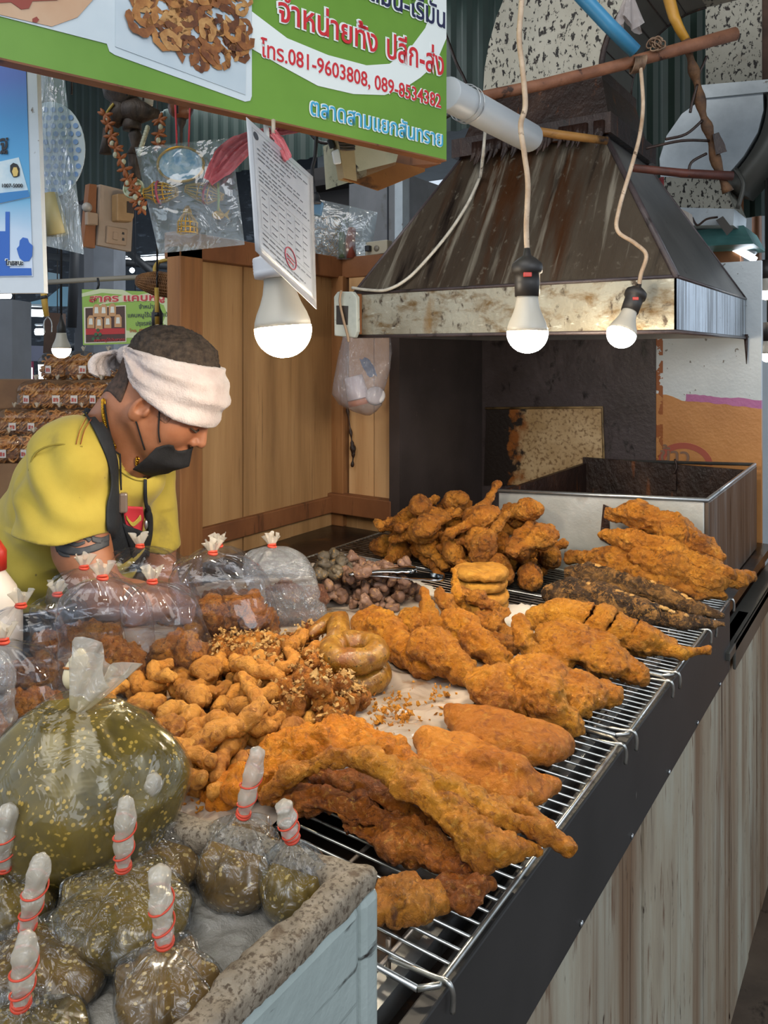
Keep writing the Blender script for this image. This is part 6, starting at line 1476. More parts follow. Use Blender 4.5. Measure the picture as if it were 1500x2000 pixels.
cell(b, .06, .04, .064, .95); cell(b, .94, .04, .944, .95); cell(b, .06, .04, .94, .043); cell(b, .06, .95, .944, .953); b.build('printed_table', mat('print rules', '#8d8f94', .5), pp)
b = MB(); b.add([pq(.11 + .035*math.cos(2*PI*k/20), .085 + .028*math.sin(2*PI*k/20)) for k in range(20)][::-1], [list(range(20))]); b.build('printed_seal', mat('print dark', '#3c3f47', .5), pp)
b = MB(); b.tube([pq(.55 + .09*math.cos(2*PI*k/24), .80 + .075*math.sin(2*PI*k/24), .0012) for k in range(25)], .0009, 5); b.tube([pq(.49, .79, .0008), pq(.61, .80, .0008)], .0009, 5); b.tube([pq(.50, .82, .0008), pq(.60, .83, .0008)], .0009, 5); b.build('red_stamp', mat('stamp red', '#b5505a', .5), pp)
b = MB(); b.tube([W(534, 235, 1.0), W(534, 262, .99)], .003, 6); b.build('clip', mat('pale clip', '#a79a88', .5), pp)

# dark dried gourds with star anise garlands
gd = thing('dried_gourd_bundle', 'bundle of dark dried gourds with shell and flower garlands under the sign', 'hanging ornament', W(255, 230, 1.35))
DG = layered('dried gourd', [(.3, '#1c1714'), (.7, '#4a3c33')], 30, (3, 3, .6), rough=.5, bump=.5, bscale=60); d = 1.35
b = MB()
for (p, q, prof) in (((228, 215), (312, 222), [(.004, 0), (.020, .015), (.024, .035), (.012, .06), (.006, .075)]), ((240, 195), (225, 245), [(.003, 0), (.018, .010), (.020, .03), (.006, .05)]), ((256, 205), (258, 252), [(.004, 0), (.010, .012), (.017, .036), (.016, .044)]), ((265, 252), (262, 300), [(.008, 0), (.012, .012), (.006, .03), (.013, .045)]), ((263, 300), (264, 368), [(.012, 0), (.011, .03), (.008, .06)]), ((206, 250), (206, 300), [(.004, 0), (.006, .02), (.011, .045)]), ((232, 160), (250, 215), [(.03, 0), (.032, .02), (.014, .045), (.006, .06)])):
    a, e = W(*p, d), W(*q, d); ax = (e-a).normalized(); b.lathe(a, prof, 18, ax)
b.build('gourds', DG, gd)
b = MB(); b.tube([W(px, py, d-.02) for px, py in lsp([(222, 202), (208, 222), (208, 245), (220, 258), (232, 262)], 6)] , .0022, 7); b.build('yellow_hoop', mat('yellow stem', '#9c8a3c', .5), gd)
star = mat('star anise', '#8a4e26', .6); shell = mat('shell bead', '#a9aa94', .4)
P1 = [W(px, py, d-.03) for px, py in lsp([(205, 225), (214, 255), (226, 290), (240, 320), (250, 350), (262, 365), (268, 392), (282, 410)], 6)] + [W(px, py, d-.02) for px, py in lsp([(312, 230), (311, 262), (310, 285)], 5)]; P2 = [W(px, py, d-.02) for px, py in lsp([(288, 250), (280, 275), (272, 300)], 5)]
b = MB(); b2 = MB(); rs = np.random.RandomState(5)
for i, q in enumerate(P1):
    if i % 4 == 0:
        for k in range(5):
            an = 2*PI*k/5 + rs.rand(); v = Vector((CS*math.cos(an), SN*math.cos(an), math.sin(an))); b.tube([q, q + v*.009, q + v*.014], [.003, .0034, .001], 6)
    elif i % 2 == 0: b2.sphere(q + V3(*rs.uniform(-.004, .004, 3)), .0042, 8, 6, (1, 1, 1.3))
for q in P2: b2.sphere(q, .0042, 8, 6, (1, 1, 1.3))
b.build('star_anise', star, gd); b2.build('shell_beads', shell, gd)
b = MB(); b.torus(W(261, 368, d-.02), .017, .002, (SN, -CS, .2), 24, 6); b.lathe(W(261, 368, d-.02), [(.016, -.001), (.016, .001)], 24, (SN, -CS, .2)); b.build('glass_disc', layered('mottled glass', [(.4, '#8d9a78'), (.6, '#c9cdb4')], 90, rough=.2), gd)
cup = thing('paper_cup', 'white paper cup tucked behind the dried gourds', 'cup', W(282, 190, 1.37)); b = MB(); b.lathe(W(281, 204, 1.37), [(.016, 0), (.020, .045)], 20); b.build('cup_wall', mat('cup paper', '#c3ccce', .5), cup)
rt = thing('wooden_rattle', 'dark brown rattle ball on a stick hanging by the red cord', 'hanging ornament', W(353, 215, 1.4)); b = MB(); b.sphere(W(353, 210, 1.4), .023, 20, 14); b.build('ball', layered('burnt wood', [(.45, '#2a2522'), (.55, '#6d4430')], 10, rough=.35), rt)
b = MB(); b.lathe(W(354, 228, 1.4), [(.010, 0), (.008, -.012), (.003, -.022), (.002, -.06)], 12); b.build('stick', DG, rt)

# board with socket and switch
sb = thing('switch_board', 'tilted pale board with an old socket and a switch plate, left behind the seller', 'switch board', W(220, 425, 1.55)); bb = Board(W(185, 490, 1.55), W(262, 490, 1.62)); PB = mat('aged beige plastic', '#8a7663', .5)
b = MB(); bb.poly(b, [(191, 478), (256, 491), (262, 376), (196, 360)], 0, .014); b.build('back_board', layered('pale board', [(.3, '#85776b'), (.7, '#9a8b7d')], 8, rough=.6), sb)
b = MB(); bb.poly(b, [(166, 480), (189, 484), (192, 360), (178, 358)], -.006, .016); b.build('side_block', M_['beam'], sb)
b = MB(); bb.poly(b, [(217, 434), (246, 436), (250, 425), (249, 386), (244, 381), (217, 381)], .024, .024); b.build('breaker', layered('yellowed case', [(.3, '#7d6242'), (.7, '#a08560')], 14, rough=.45), sb, .003)
b = MB(); bb.poly(b, [(235, 418), (247, 420), (248, 398), (235, 396)], .026, .004); b.build('breaker_slot', mat('dark slot', '#2b201a', .5), sb)
b = MB(); bb.poly(b, [(205, 475), (244, 481), (247, 448), (207, 441)], .006, .006); b.build('outlet_plate', PB, sb, .002)
b = MB(); bb.poly(b, [(217, 468), (226, 470), (226, 455), (218, 453)], .009, .004); b.build('rocker', PB, sb, .001)
b = MB(); bb.poly(b, [(235, 458), (239, 459), (239, 455), (236, 454)], .0075, .002); bb.poly(b, [(235, 470), (239, 471), (239, 466), (236, 465)], .0075, .002); b.build('outlet_slots', M_['ink'], sb)
so = thing('wall_socket', 'small beige socket with a knob half hidden behind the fan bag', 'socket', W(176, 420, 1.56)); b = MB(); bb.poly(b, [(166, 440), (187, 441), (187, 418), (166, 414)], .01, .012); b.build('plate', PB, so, .002); b = MB(); b.sphere(W(170, 405, 1.54), .010, 12, 8); b.build('knob', mat('grey knob', '#8f8b86', .4), so)

# wooden box hanging under the right end of the sign, with plug and cable
hb = thing('hanging_switch_box', 'weathered wooden box hung under the right end of the sign', 'box', W(745, 320, 1.42)); bx = Board(W(670, 350, 1.36), W(870, 330, 1.50)); dv = -bx.n
Pf = [bx.at(px, py) for px, py in ((671, 347), (695, 358), (868, 325), (872, 262), (655, 245))]
b = MB(); b.plate([bx.at(694, 352), bx.at(772, 322), bx.at(790, 255), bx.at(688, 262)], dv*.10); b.build('painted_side', layered('flaking green paint', [(.4, '#8f917c'), (.6, '#aaa893')], 10, overlays=[(30, (1, 1, 1), .58, .64, '#241d17')], rough=.6, bump=.6, bscale=60), hb)
b = MB(); b.plate([bx.at(671, 348, .002), bx.at(696, 354, .002), bx.at(688, 255, .002), bx.at(655, 245, .002)], dv*.02); b.build('end_post', layered('weathered post', [(.3, '#7d6c50'), (.7, '#a3926f')], 10, overlays=[(26, (2, 2, .4), .58, .66, '#2d2118')], rough=.65, bump=.4), hb)
b = MB(); A = [bx.at(671, 349), bx.at(740, 372), bx.at(830, 335), bx.at(772, 323)]; b.plate(A, V3(0, 0, .006)); b.plate([bx.at(671, 349), bx.at(740, 372), bx.at(740, 366), bx.at(671, 343)], dv*.004); b.build('bottom_board', layered('orange brown board', [(.3, '#7a4a1c'), (.7, '#a06a2e')], 10, overlays=[(12, (1, 1, 1), .6, .7, '#3a2210')], rough=.55, bump=.3), hb)
b = MB(); b.plate([bx.at(772, 322, -.01), bx.at(868, 318, -.01), bx.at(868, 285, -.01), bx.at(775, 262, -.01)], dv*.05); b.build('back_beam', M_['beam'], hb)
b = MB()
for i in range(7): b.tube([bx.at(656 + i, 262 + i*5, .004), bx.at(672, 258 + i*6, .007), bx.at(690, 262 + i*5, .004)], .0022, 6)
b.build('wire_binding', mat('dark wire', '#3a302a', .6), hb)
pg = thing('white_plug', 'white adaptor plug beside the hanging wooden box', 'plug', W(655, 300, 1.36)); b = MB(); b.hexa([W(652, 322, 1.35), W(667, 320, 1.35), W(667, 320, 1.38), W(652, 322, 1.38)], [W(647, 296, 1.35), W(662, 290, 1.35), W(662, 290, 1.38), W(647, 296, 1.38)]); b.build('adaptor', mat('white plastic', '#cdd2d6', .35), pg, .003)
b = MB(); b.hexa([W(645, 292, 1.355), W(655, 286, 1.355), W(655, 286, 1.375), W(645, 292, 1.375)], [W(638, 274, 1.355), W(648, 269, 1.355), W(648, 269, 1.375), W(638, 274, 1.375)]); b.build('plug_body', M_['ink'], pg, .002)
cb_ = thing('hanging_plug_cable', 'black cable with a blue plug hanging below the sign', 'cable', W(620, 340, 1.3)); b = MB(); b.tube([W(px, py, 1.3) for px, py in lsp([(619, 245), (616, 300), (610, 330), (612, 360), (617, 385)], 6)], .0032, 8); b.build('cable', M_['ink'], cb_)
b = MB(); b.lathe(W(617, 376, 1.3), [(.004, 0), (.007, -.006), (.0075, -.014), (.011, -.016), (.011, -.021)], 14); b.build('strain_relief', M_['ink'], cb_); b = MB(); b.box((-.010, -.006, -.024), (.010, .006, 0), Matrix.Translation(W(622, 394, 1.3)) @ Matrix.Rotation(YAW, 4, 'Z') @ Matrix.Rotation(.2, 4, 'Y')); b.build('plug', mat('blue plug', '#41627c', .4), cb_, .003)
# clear bag and double outlet standing on the partition's top beam
zt = 1.70; cbg = ONX(660, 512, -1.47); bg3 = thing('clear_craft_bag', 'clear bag of dried craft pieces standing on the top beam of the partition', 'plastic bag', (cbg.x, cbg.y, zt))
dd = (cbg - V3(0, 0, EYE)).dot(V3(-SN, CS, 0)); o, Q, nrm = pocket('', '', '', [(600, 385), (738, 415), (722, 507), (596, 506)], dd, .03, HFILM, 19); put(o, bg3)
b = MB(); rs = np.random.RandomState(6)
for i in range(70):
    q = W(rs.uniform(608, 660), rs.uniform(420, 500), dd + rs.uniform(-.01, .01)); v = Vector(rs.uniform(-1, 1, 3)).normalized()*.012; b.tube([q-v, q+v], .0016, 5)
b.build('dried_twigs', layered('dried twigs', [(.3, '#6d4a2a'), (.7, '#a88658')], 40, rough=.6), bg3)
b = MB(); b.tube([W(688, 445, dd), W(684, 470, dd), W(686, 504, dd)], [.012, .016, .016], 10); b.build('red_roll', mat('faded red roll', '#7c3b2c', .6), bg3); b = MB(); b.tube([W(668, 455, dd), W(668, 504, dd)], [.010, .012], 10); b.build('green_roll', mat('faded green roll', '#4f5d43', .6), bg3)
ow = thing('double_outlet', 'beige double outlet with one black plug on the partition beam', 'outlet', ONX(735, 485, -1.45)); ob = Board(ONY(710, 500, 1.93), ONY(760, 497, 1.93)); b = MB(); ob.poly(b, [(713, 501), (756, 494), (756, 468), (713, 473)], 0, .03); b.build('case', mat('beige outlet', '#a39a85', .45), ow, .003)
b = MB(); b.box((-.008, -.016, -.009), (.008, .0, .009), Matrix.Translation(ob.at(722, 486))); b.build('black_plug', M_['ink'], ow, .002); b = MB(); b.lathe(ob.at(736, 485, .001), [(.009, 0), (.009, .002)], 18, ob.n); b.build('socket_hole', mat('socket grey', '#7c7569', .5), ow)

# ---------------------------------------------------------------- on and under the hood
hs = thing('hood_switch', 'old white switch box on the left corner of the hood', 'switch', W(682, 615, 1.98)); y0 = HYF-.002; bo = Board((HX0, y0, HZ), (HX1, y0, HZ))
b = MB(); b.box((HX0-.030, y0-.02, HZ+.005), (HX0+.03, y0, HB-.002)); b.build('mount_board', M_['beam'], hs, .002)
b = MB(); bo2 = Board((HX0, y0-.022, HZ), (HX1, y0-.022, HZ)); bo2.poly(b, [(658, 656), (698, 660), (703, 648), (702, 580), (694, 570), (664, 570), (657, 580)], .012, .014); b.build('case', layered('old white plastic', [(.3, '#a8aea6'), (.7, '#c6cbc2')], 14, overlays=[(30, (1, 1, 1), .62, .7, '#4a3c2c')], rough=.4), hs, .003)
b = MB(); bo2.poly(b, [(663, 634), (685, 635), (686, 598), (663, 597)], .014, .003); b.build('rocker', mat('dark rocker', '#35302c', .4), hs, .001)
b = MB(); b.tube([bo2.at(px, py, .020) for px, py in lsp([(676, 568), (673, 590), (680, 625), (688, 655), (690, 668)], 5)], .0035, 7); b.build('switch_wire', mat('pinkish flex', '#9a8066', .6), hs)
wc2 = thing('white_cable', 'white cable running down the hood slope to its switch', 'cable', W(850, 480, 1.85)); b = MB()
def slope(px, py, off=.006):    # on the hood's front slope
    A = Vector(HD1[0]); n = (Vector(HD1[1])-A).cross(Vector(HD2[0])-A).normalized(); n = n if n.y < 0 else -n; a = W(px, py, 1.0) - V3(0, 0, EYE); o = V3(0, 0, EYE); k = (A + n*off - o).dot(n)/a.dot(n); return o + a*k
b.tube([W(948, 250, 1.9), W(944, 300, 1.86)] + [slope(px, py, .010) for px, py in lsp([(938, 345), (915, 395), (880, 450), (835, 505), (795, 545), (755, 566), (715, 566), (688, 562)], 6)], .0042, 8); b.build('flex', layered('white flex', [(.3, '#a8a294'), (.7, '#cfcabd')], 40, overlays=[(50, (1, 1, 1), .62, .7, '#4b3c2c')], rough=.5), wc2)
tb = thing('trash_bag', 'thin plastic bag with a foam cup hanging below the left end of the hood', 'plastic bag', ONY(705, 740, 1.85)); b = MB(); d = 2.16
TB = film('thin bag', '#e9e6ea', haze=.14, edge=.8, rough=.12, bump=1.0, bscale=30, stretch=(2, 2, .7), lo=.06); rows = []
for py, xl, xr, th in ((655, 668, 760, .01), (690, 664, 768, .03), (720, 658, 762, .05), (750, 650, 752, .055), (770, 650, 748, .06), (790, 664, 748, .06), (804, 690, 735, .04), (811, 712, 724, .01)):
    row = []
    for k in range(28):
        a = 2*PI*k/28; c = W((xl+xr)/2, py, d); w_ = (xr-xl)/2/FPX*d; row.append(c + Vector((CS, SN, 0))*math.cos(a)*w_*(1 + .06*math.sin(5*a+py)) + Vector((-SN, CS, 0))*math.sin(a)*th*(1 + .1*math.sin(7*a)))
    rows.append(row)
b.loft(rows, True, False, True); b.build('bag_film', TB, tb)
fc = thing('foam_cup', 'crushed white foam cup with an orange band inside the hanging trash bag', 'cup', W(700, 770, d)); b = MB(); ax = Vector((CS*.25, SN*.25, -1)); b.lathe(W(690, 735, d), [(.026, 0), (.028, .03), (.032, .062), (.030, .064)], 24, ax); b.build('cup_wall', mat('foam white', '#c9c3c6', .6), fc)
b = MB(); ax2 = ax.normalized(); b.lathe(W(690, 735, d) + ax2*.066, [(.033, 0), (.034, .016)], 24, ax2); b.build('orange_band', mat('orange print', '#b5652f', .6), fc)
lidt = thing('cup_lid', 'white cup lid lying at the bottom of the hanging trash bag', 'cup lid', W(730, 780, d)); b = MB(); b.lathe(W(733, 772, d-.02), [(.001, .006), (.024, .005), (.028, .0), (.026, -.012), (.001, -.012)], 24, (SN*.8, -CS*.8, .5)); b.build('lid_shell', mat('lid white', '#bdb7b5', .5), lidt)
nk = thing('blue_wrapper', 'blue wrapper scrap inside the hanging trash bag', 'wrapper', W(715, 715, d)); b = MB(); rows = [[W(702 + j*5 + i*3, 700 + i*7 + 3*math.sin(j*2+i), d-.004 + .01*math.sin(i*1.7+j)) for j in range(5)] for i in range(6)]; b.loft(rows, False); o = b.build('film_scrap', mat('wrapper blue', '#3d587c', .4), nk)
ht = thing('charred_string', 'blackened string of soot hanging on the pale planks', 'string', ONY(685, 850, 1.90)); b = MB(); P = [ONY(px, py, 1.895) for px, py in lsp([(678, 795), (683, 830), (687, 860), (690, 885), (688, 912)], 6)]; b.tube(P, [.002 + .004*max(0, math.sin(i*.9)) + (.004 if 12 < i < 20 else 0) for i in range(len(P))], 7); b.build('sooty_strand', M_['tar'], ht)

# ---------------------------------------------------------------- poles, sticks and trunking overhead
BK = layered('peeled stick', [(.3, '#5f3a28'), (.7, '#8d5f45')], 14, overlays=[(30, (1, 1, 1), .58, .66, '#33211a')], rough=.65, bump=.5, bscale=50)
def stick(name, label, cat, P, r, m, part='pole'):
    t = thing(name, label, cat, P[0]); b = MB(); b.tube(P, r, 12); b.build(part, m, t); return t
stick('wooden_stick', 'reddish stick tied across in front of the hood neck', 'stick', [W(925, 192, 1.62), W(1060, 165, 1.64), W(1200, 130, 1.66), W(1330, 95, 1.68), W(1436, 66, 1.70)], [.012, .013, .013, .014, .015], BK)
stick('wooden_stick', 'short reddish stick at the right of the hood neck', 'stick', [W(1236, 328, 1.72), W(1330, 338, 1.72), W(1430, 344, 1.72)], [.009, .010, .011], layered('dark red stick', [(.3, '#341c16'), (.7, '#5a3026')], 14, rough=.5, bump=.4))
stick('bamboo_pole', 'thin bamboo pole lying along the top of the hood', 'pole', [W(872, 205, 1.66), W(985, 245, 1.70), W(1085, 262, 1.72), W(1185, 275, 1.74)], [.007, .008, .010, .009], layered('old bamboo', [(.3, '#7a5326'), (.7, '#a87a3f')], 10, overlays=[(12, (1, 1, 1), .55, .65, '#2c1d12')], rough=.5))
t1 = stick('blue_pipe', 'blue plastic pipe slanting down to the stick', 'pipe', [W(700, -460, 1.45), W(1110, -35, 1.58), W(1185, 45, 1.61), W(1240, 100, 1.63)], .0155, mat('blue pvc', '#3f86ad', .35))
tt_ = thing('bamboo_branch', 'knotty branch with a yellow upper end hanging beside the duct', 'branch', W(1370, 180, 1.72)); b = MB(); b.tube(spline([W(1200, -420, 1.66), W(1302, -20, 1.70), W(1322, 45, 1.70), W(1340, 78, 1.71)], 5), [.015 - .0004*i for i in range(16)], 10); b.build('yellow_end', layered('yellow bamboo', [(.3, '#96661c'), (.7, '#bf8d33')], 8, rough=.4), tt_)
b = MB(); P = spline([W(1340, 78, 1.71), W(1350, 120, 1.71), W(1362, 165, 1.72), W(1372, 220, 1.72), W(1385, 260, 1.72), W(1400, 320, 1.73), W(1422, 375, 1.73)], 5); b.tube(P, [.010 + .003*math.sin(i*1.1) for i in range(len(P))], 9); b.build('knotty_stem', layered('mouldy branch', [(.3, '#2a1d16'), (.7, '#6b4a2c')], 24, rough=.7, bump=.8, bscale=70), tt_)
b = MB()
for P in ([(1372, 235), (1340, 262), (1300, 272)], [(1385, 275), (1330, 275), (1262, 290)], [(1380, 300), (1350, 318), (1345, 345)], [(1362, 165), (1352, 200), (1348, 220)], [(1380, 110), (1372, 130), (1362, 150)], [(1400, 300), (1415, 290), (1402, 262)]): b.tube(spline([W(px, py, 1.715) for px, py in P], 5), .0032, 6)
b.hexa([W(1398, 302, 1.70), W(1420, 296, 1.70), W(1420, 296, 1.74), W(1398, 302, 1.74)], [W(1392, 262, 1.70), W(1404, 258, 1.70), W(1404, 258, 1.74), W(1392, 262, 1.74)]); b.build('twigs', M_['tar'], tt_)
vp = thing('plastic_scrap', 'crumpled clear plastic scrap caught above the stick', 'plastic scrap', W(1230, 30, 1.66)); b = MB(); frill(b, W(1230, -10, 1.68), .026, -.065, 4, (0, 0, 1)); b.build('crumpled_film', film('dusty film', '#d8cfcb', haze=.35, edge=.7, rough=.2, bump=1.0, bscale=70), vp)
nd = thing('wire_knot', 'knot of rusty wire binding on the stick', 'wire binding', W(1280, 90, 1.64)); b = MB(); rs = np.random.RandomState(2)
for i in range(14): b.torus(W(1283 + rs.uniform(-12, 12), 88 + rs.uniform(-8, 8), 1.645), .010, .0016, tuple(rs.uniform(-1, 1, 3)), 14, 5, (1.2, .8))
for i in range(8): b.torus(W(1236 + i*3, 128 - i*.6, 1.66), .017, .0020, (CS, SN, -.2), 14, 5)
b.build('wire_turns', layered('rusty wire', [(.3, '#5a4232'), (.7, '#9a8068')], 40, rough=.6), nd)
tk = thing('white_trunking', 'white cable trunking slanting from the sign to the hood neck', 'trunking', W(960, 215, 1.45)); A, E_ = W(872, 182, 1.36), W(1040, 272, 1.62); b = MB(); ax = (E_-A).normalized(); u = V3(0, 0, 1); u = (u - ax*u.dot(ax)).normalized(); w = ax.cross(u)
prof = [(.030*math.cos(a), .030*math.sin(a)) for a in [2*PI*i/24 for i in range(24)]]
b.loft([[A + ax*t + w*x + u*y for x, y in [(x*k, y*k) for x, y in prof]] for t, k in ((0, 1), ((E_-A).length-.012, 1), ((E_-A).length-.003, .85), ((E_-A).length, .5))], True); b.build('channel', mat('white trunking plastic', '#aeb4b8', .4), tk, .002)
b = MB(); b.torus(A + ax*.06, .034, .0012, ax, 20, 5); b.torus(A + ax*.075, .034, .0012, ax, 20, 5); b.build('wire_tie', M_['steel'], tk)

# ---------------------------------------------------------------- green sheet wall and roof beyond the stall
def corrugated(name, x0, x1, y, z0, z1, m, pitch=.09, dep=.018):
    b = MB(); n = int((x1-x0)/pitch*4); top, bot = [], []
    for i in range(n+1):
        x = x0 + (x1-x0)*i/n; d = dep*(1 if i % 4 in (0, 1) else 0); bot.append((x, y-d, z0)); top.append((x, y-d, z1))
    b.loft([bot, top], False, smooth=False); o = b.build(name, m); mo = o.modifiers.new('s', 'SOLIDIFY'); mo.thickness = .004; return tag(o, kind='structure')
corrugated('wall_rear', -6.0, -1.6, 3.40, 2.52, 4.4, M_['green_wall']); corrugated('wall_rear', -1.6, 1.6, 3.402, 1.95, 4.4, M_['green_wall'])
b = MB(); b.box((-.66, 3.30, 1.2), (-.56, 3.38, 4.3)); tag(b.build('trim_1', M_['beam']), kind='structure')
b = MB(); b.box((-9, -1.0, 4.40), (4.0, 11.5, 4.45)); tag(b.build('ceiling', layered('dark roof sheet', [(.3, '#2b3033'), (.7, '#3a4144')], 3, rough=.7)), kind='structure')
GB = layered('grey board', [(.3, '#6d6e6f'), (.7, '#86878a')], 4, overlays=[(5, (1, 1, 1), .62, .75, '#57503f')], rough=.6)
gc_ = thing('grey_cabinet', 'grey board cabinet standing behind the partition and the hood', 'cabinet', (-1.9, 2.95, 0)); b = MB(); A, B2 = ONY(682, 360, 2.9), ONY(800, 355, 2.9)
b.box((A.x, 2.9, 0), (B2.x, 3.25, A.z)); b.build('carcass', GB, gc_); b = MB(); xm = ONY(758, 400, 2.9).x; b.box((xm-.003, 2.896, 0), (xm+.003, 2.9, A.z)); b.box((A.x, 2.897, 1.86), (B2.x, 2.9, 1.868)); b.build('door_gap', M_['ink'], gc_)
b = MB(); b.box((B2.x+.02, 2.75, 0), (B2.x+.06, 2.80, 2.3)); b.build('pale_upright', M_['galv'], gc_)
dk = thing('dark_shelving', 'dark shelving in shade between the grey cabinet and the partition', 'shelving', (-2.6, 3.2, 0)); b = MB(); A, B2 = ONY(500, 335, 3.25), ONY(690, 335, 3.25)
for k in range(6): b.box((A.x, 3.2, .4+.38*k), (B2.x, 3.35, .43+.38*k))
b.box((A.x, 3.34, 0), (B2.x, 3.37, 2.44)); b.build('shelves', mat('dark shelf board', '#2a2624', .7), dk)  # shelves in one even dark brown-grey

# ---------------------------------------------------------------- second stall's duct and hood on the right
sd = thing('neighbour_exhaust', 'pale speckled duct with curved elbow and small hood of the next stall', 'exhaust duct', ONY(1430, 300, 3.0)); Yd = 3.0
def yplate(b, pts, y=Yd, t=.25): b.plate([ONY(px, py, y) for px, py in pts][::-1], (0, t, 0)); return b
yplate(MB(), [(1378, -60), (1488, -60), (1488, 172), (1378, 178)]).build('duct', M_['speckle'], sd)
yplate(MB(), [(1488, -60), (1502, -60), (1502, 172), (1488, 172)], Yd+.01, .2).build('duct_edge', layered('rust edge', [(.3, '#3a2418'), (.7, '#5c4030')], 12, rough=.6), sd)
yplate(MB(), [(1370, 166), (1510, 154), (1510, 178), (1372, 192)], Yd-.012, .27).build('flange', M_['galv'], sd)
yplate(MB(), [(1374, 192), (1490, 180), (1491, 215), (1480, 258), (1452, 305), (1412, 352), (1290, 345), (1288, 310), (1302, 265), (1332, 222)]).build('elbow_cheek', M_['galv'], sd)
b = MB(); P = [ONY(px, py, Yd) for px, py in lsp([(1497, 178), (1497, 215), (1485, 262), (1456, 312), (1414, 362)], 4)]; b.loft([[p, p + V3(.05, .05, -.02), p + V3(.055, .27, -.02), p + V3(0, .25, 0)] for p in P]); b.build('elbow_back', M_['duct_grey'], sd)
yplate(MB(), [(1290, 345), (1410, 350), (1434, 408), (1280, 404)]).build('hood_slope', M_['speckle'], sd)
yplate(MB(), [(1280, 404), (1434, 408), (1432, 440), (1290, 440)]).build('hood_band', M_['galv'], sd)
b = MB(); b.tube([ONY(px, py, Yd-.01) for px, py in lsp([(1440, 408), (1452, 360), (1436, 330)], 4)], .008, 6); b.build('hood_edge', M_['duct_grey'], sd)
sl = thing('flood_lamp', 'small dark flood lamp under the neighbouring hood', 'lamp', ONY(1415, 442, 2.9)); b = MB(); b.hexa([ONY(1398, 430, 2.9), ONY(1420, 460, 2.9), ONY(1420, 460, 2.98), ONY(1398, 430, 2.98)], [ONY(1412, 422, 2.9), ONY(1432, 448, 2.9), ONY(1432, 448, 2.98), ONY(1412, 422, 2.98)]); b.build('lamp_case', mat('lamp grey', '#4c4742', .5), sl)
b = MB(); b.tube([ONY(px, py, 2.93) for px, py in lsp([(1352, 425), (1362, 440), (1380, 428), (1402, 424)], 5)], .004, 6); b.build('bracket', M_['tar'], sl)
aw = thing('teal_awning', 'teal sheet awning edge under the neighbouring hood', 'awning', ONY(1410, 460, 3.1)); b = MB(); yplate(b, [(1340, 452), (1452, 440), (1472, 476), (1345, 482)], 3.1, .3); b.build('sheet', layered('teal sheet', [(.3, '#2f5c58'), (.7, '#4c807c')], 6, (1, 1, 4), rough=.4), aw)
bm = thing('pale_beam', 'pale painted beam slanting down behind the hood', 'beam', ONY(1330, 430, 2.7)); b = MB(); yplate(b, [(1262, 372), (1290, 388), (1345, 415), (1350, 450), (1380, 480), (1290, 440), (1262, 400)], 2.7, .05); b.build('board', layered('pale beam paint', [(.3, '#9a8c80'), (.7, '#b8aca0')], 8, rough=.5), bm)
b = MB(); A, B2 = ONY(1288, 300, 4.6), ONY(1700, 300, 4.6); b.box((A.x-.15, 4.6, 0), (B2.x, 4.65, 4.4)); tag(b.build('wall_far', layered('pale far wall', [(.3, '#a9b3bb'), (.7, '#bcc5cb')], 2, rough=.6)), kind='structure')
b = MB(); b.box((-.345, 2.62, 0), (.25, 2.64, 1.10)); tag(b.build('wall_side', layered('orange painted sheet', [(.3, '#a06a36'), (.7, '#b27c45')], 6, rough=.45)), kind='structure')
stick('wall_pole', 'thin dark pole before the pale far wall', 'pole', [ONY(1478, 110, 4.2), ONY(1478, 300, 4.2), ONY(1478, 515, 4.2), ONY(1478, 640, 4.2)], .022, M_['beam'])
COOL = glow('cool tube', (.82, .92, 1.0, 1), 9.0)
def tube_lamp(label, p0, p1, r=.012, w=.035, st=COOL, grp='fluorescent tubes under the market roof'):
    t_ = thing('fluorescent_lamp', label, 'lamp', (Vector(p0)+Vector(p1))/2, grp); ax = (Vector(p1)-Vector(p0)).normalized(); up = V3(0, 0, r*1.6); b = MB(); b.tube([p0, p1], r, 8); b.build('lit_tube', st, t_)
    b = MB(); b.tube([Vector(p0)+up*1.3, Vector(p1)+up*1.3], w*.6, 6, flat=.4); b.build('tray', mat('lamp tray', '#c6ccd0', .4) if 'lamp tray' not in bpy.data.materials else bpy.data.materials['lamp tray'], t_)
tube_lamp('slanting fluorescent tube above the orange and white sheet', ONY(1425, 480, 3.3), ONY(1476, 508, 3.3))
for i, (px, py, lab) in enumerate(((1496, 570, 'lit bulb at the right edge above the orange sheet'), (1500, 692, 'second lit bulb at the right edge, lower down'))):
    t_ = thing('edge_bulb', lab, 'lamp', ONY(px, py, 3.2)); bulb(t_, ONY(px, py, 3.2), (0, 0, 1), .06, glow('edge bulb glow', (1, .86, .66, 1), 40.0)); b = MB(); q = ONY(px, py, 3.2); b.tube([q + V3(0, 0, .05), q + V3(0, 0, .12)], .017, 10); b.build('lamp_holder', BAKE, t_)
    b = MB(); b.tube([q + V3(0, 0, .1), q + V3(0, 0, 1.6)], .004, 6); b.build('cord', BAKE, t_)
rc = thing('red_cloth', 'red cloth scrap hanging behind the hood on the right', 'cloth', ONY(1285, 370, 2.72)); b = MB(); rows = [[ONY(1272 + j*5, 348 + i*8 + 3*math.sin(j+i), 2.72 + .01*math.sin(j*2.2+i)) for j in range(6)] for i in range(6)]; b.loft(rows, False); b.build('scrap', mat('red cloth', '#8d3030', .7), rc)

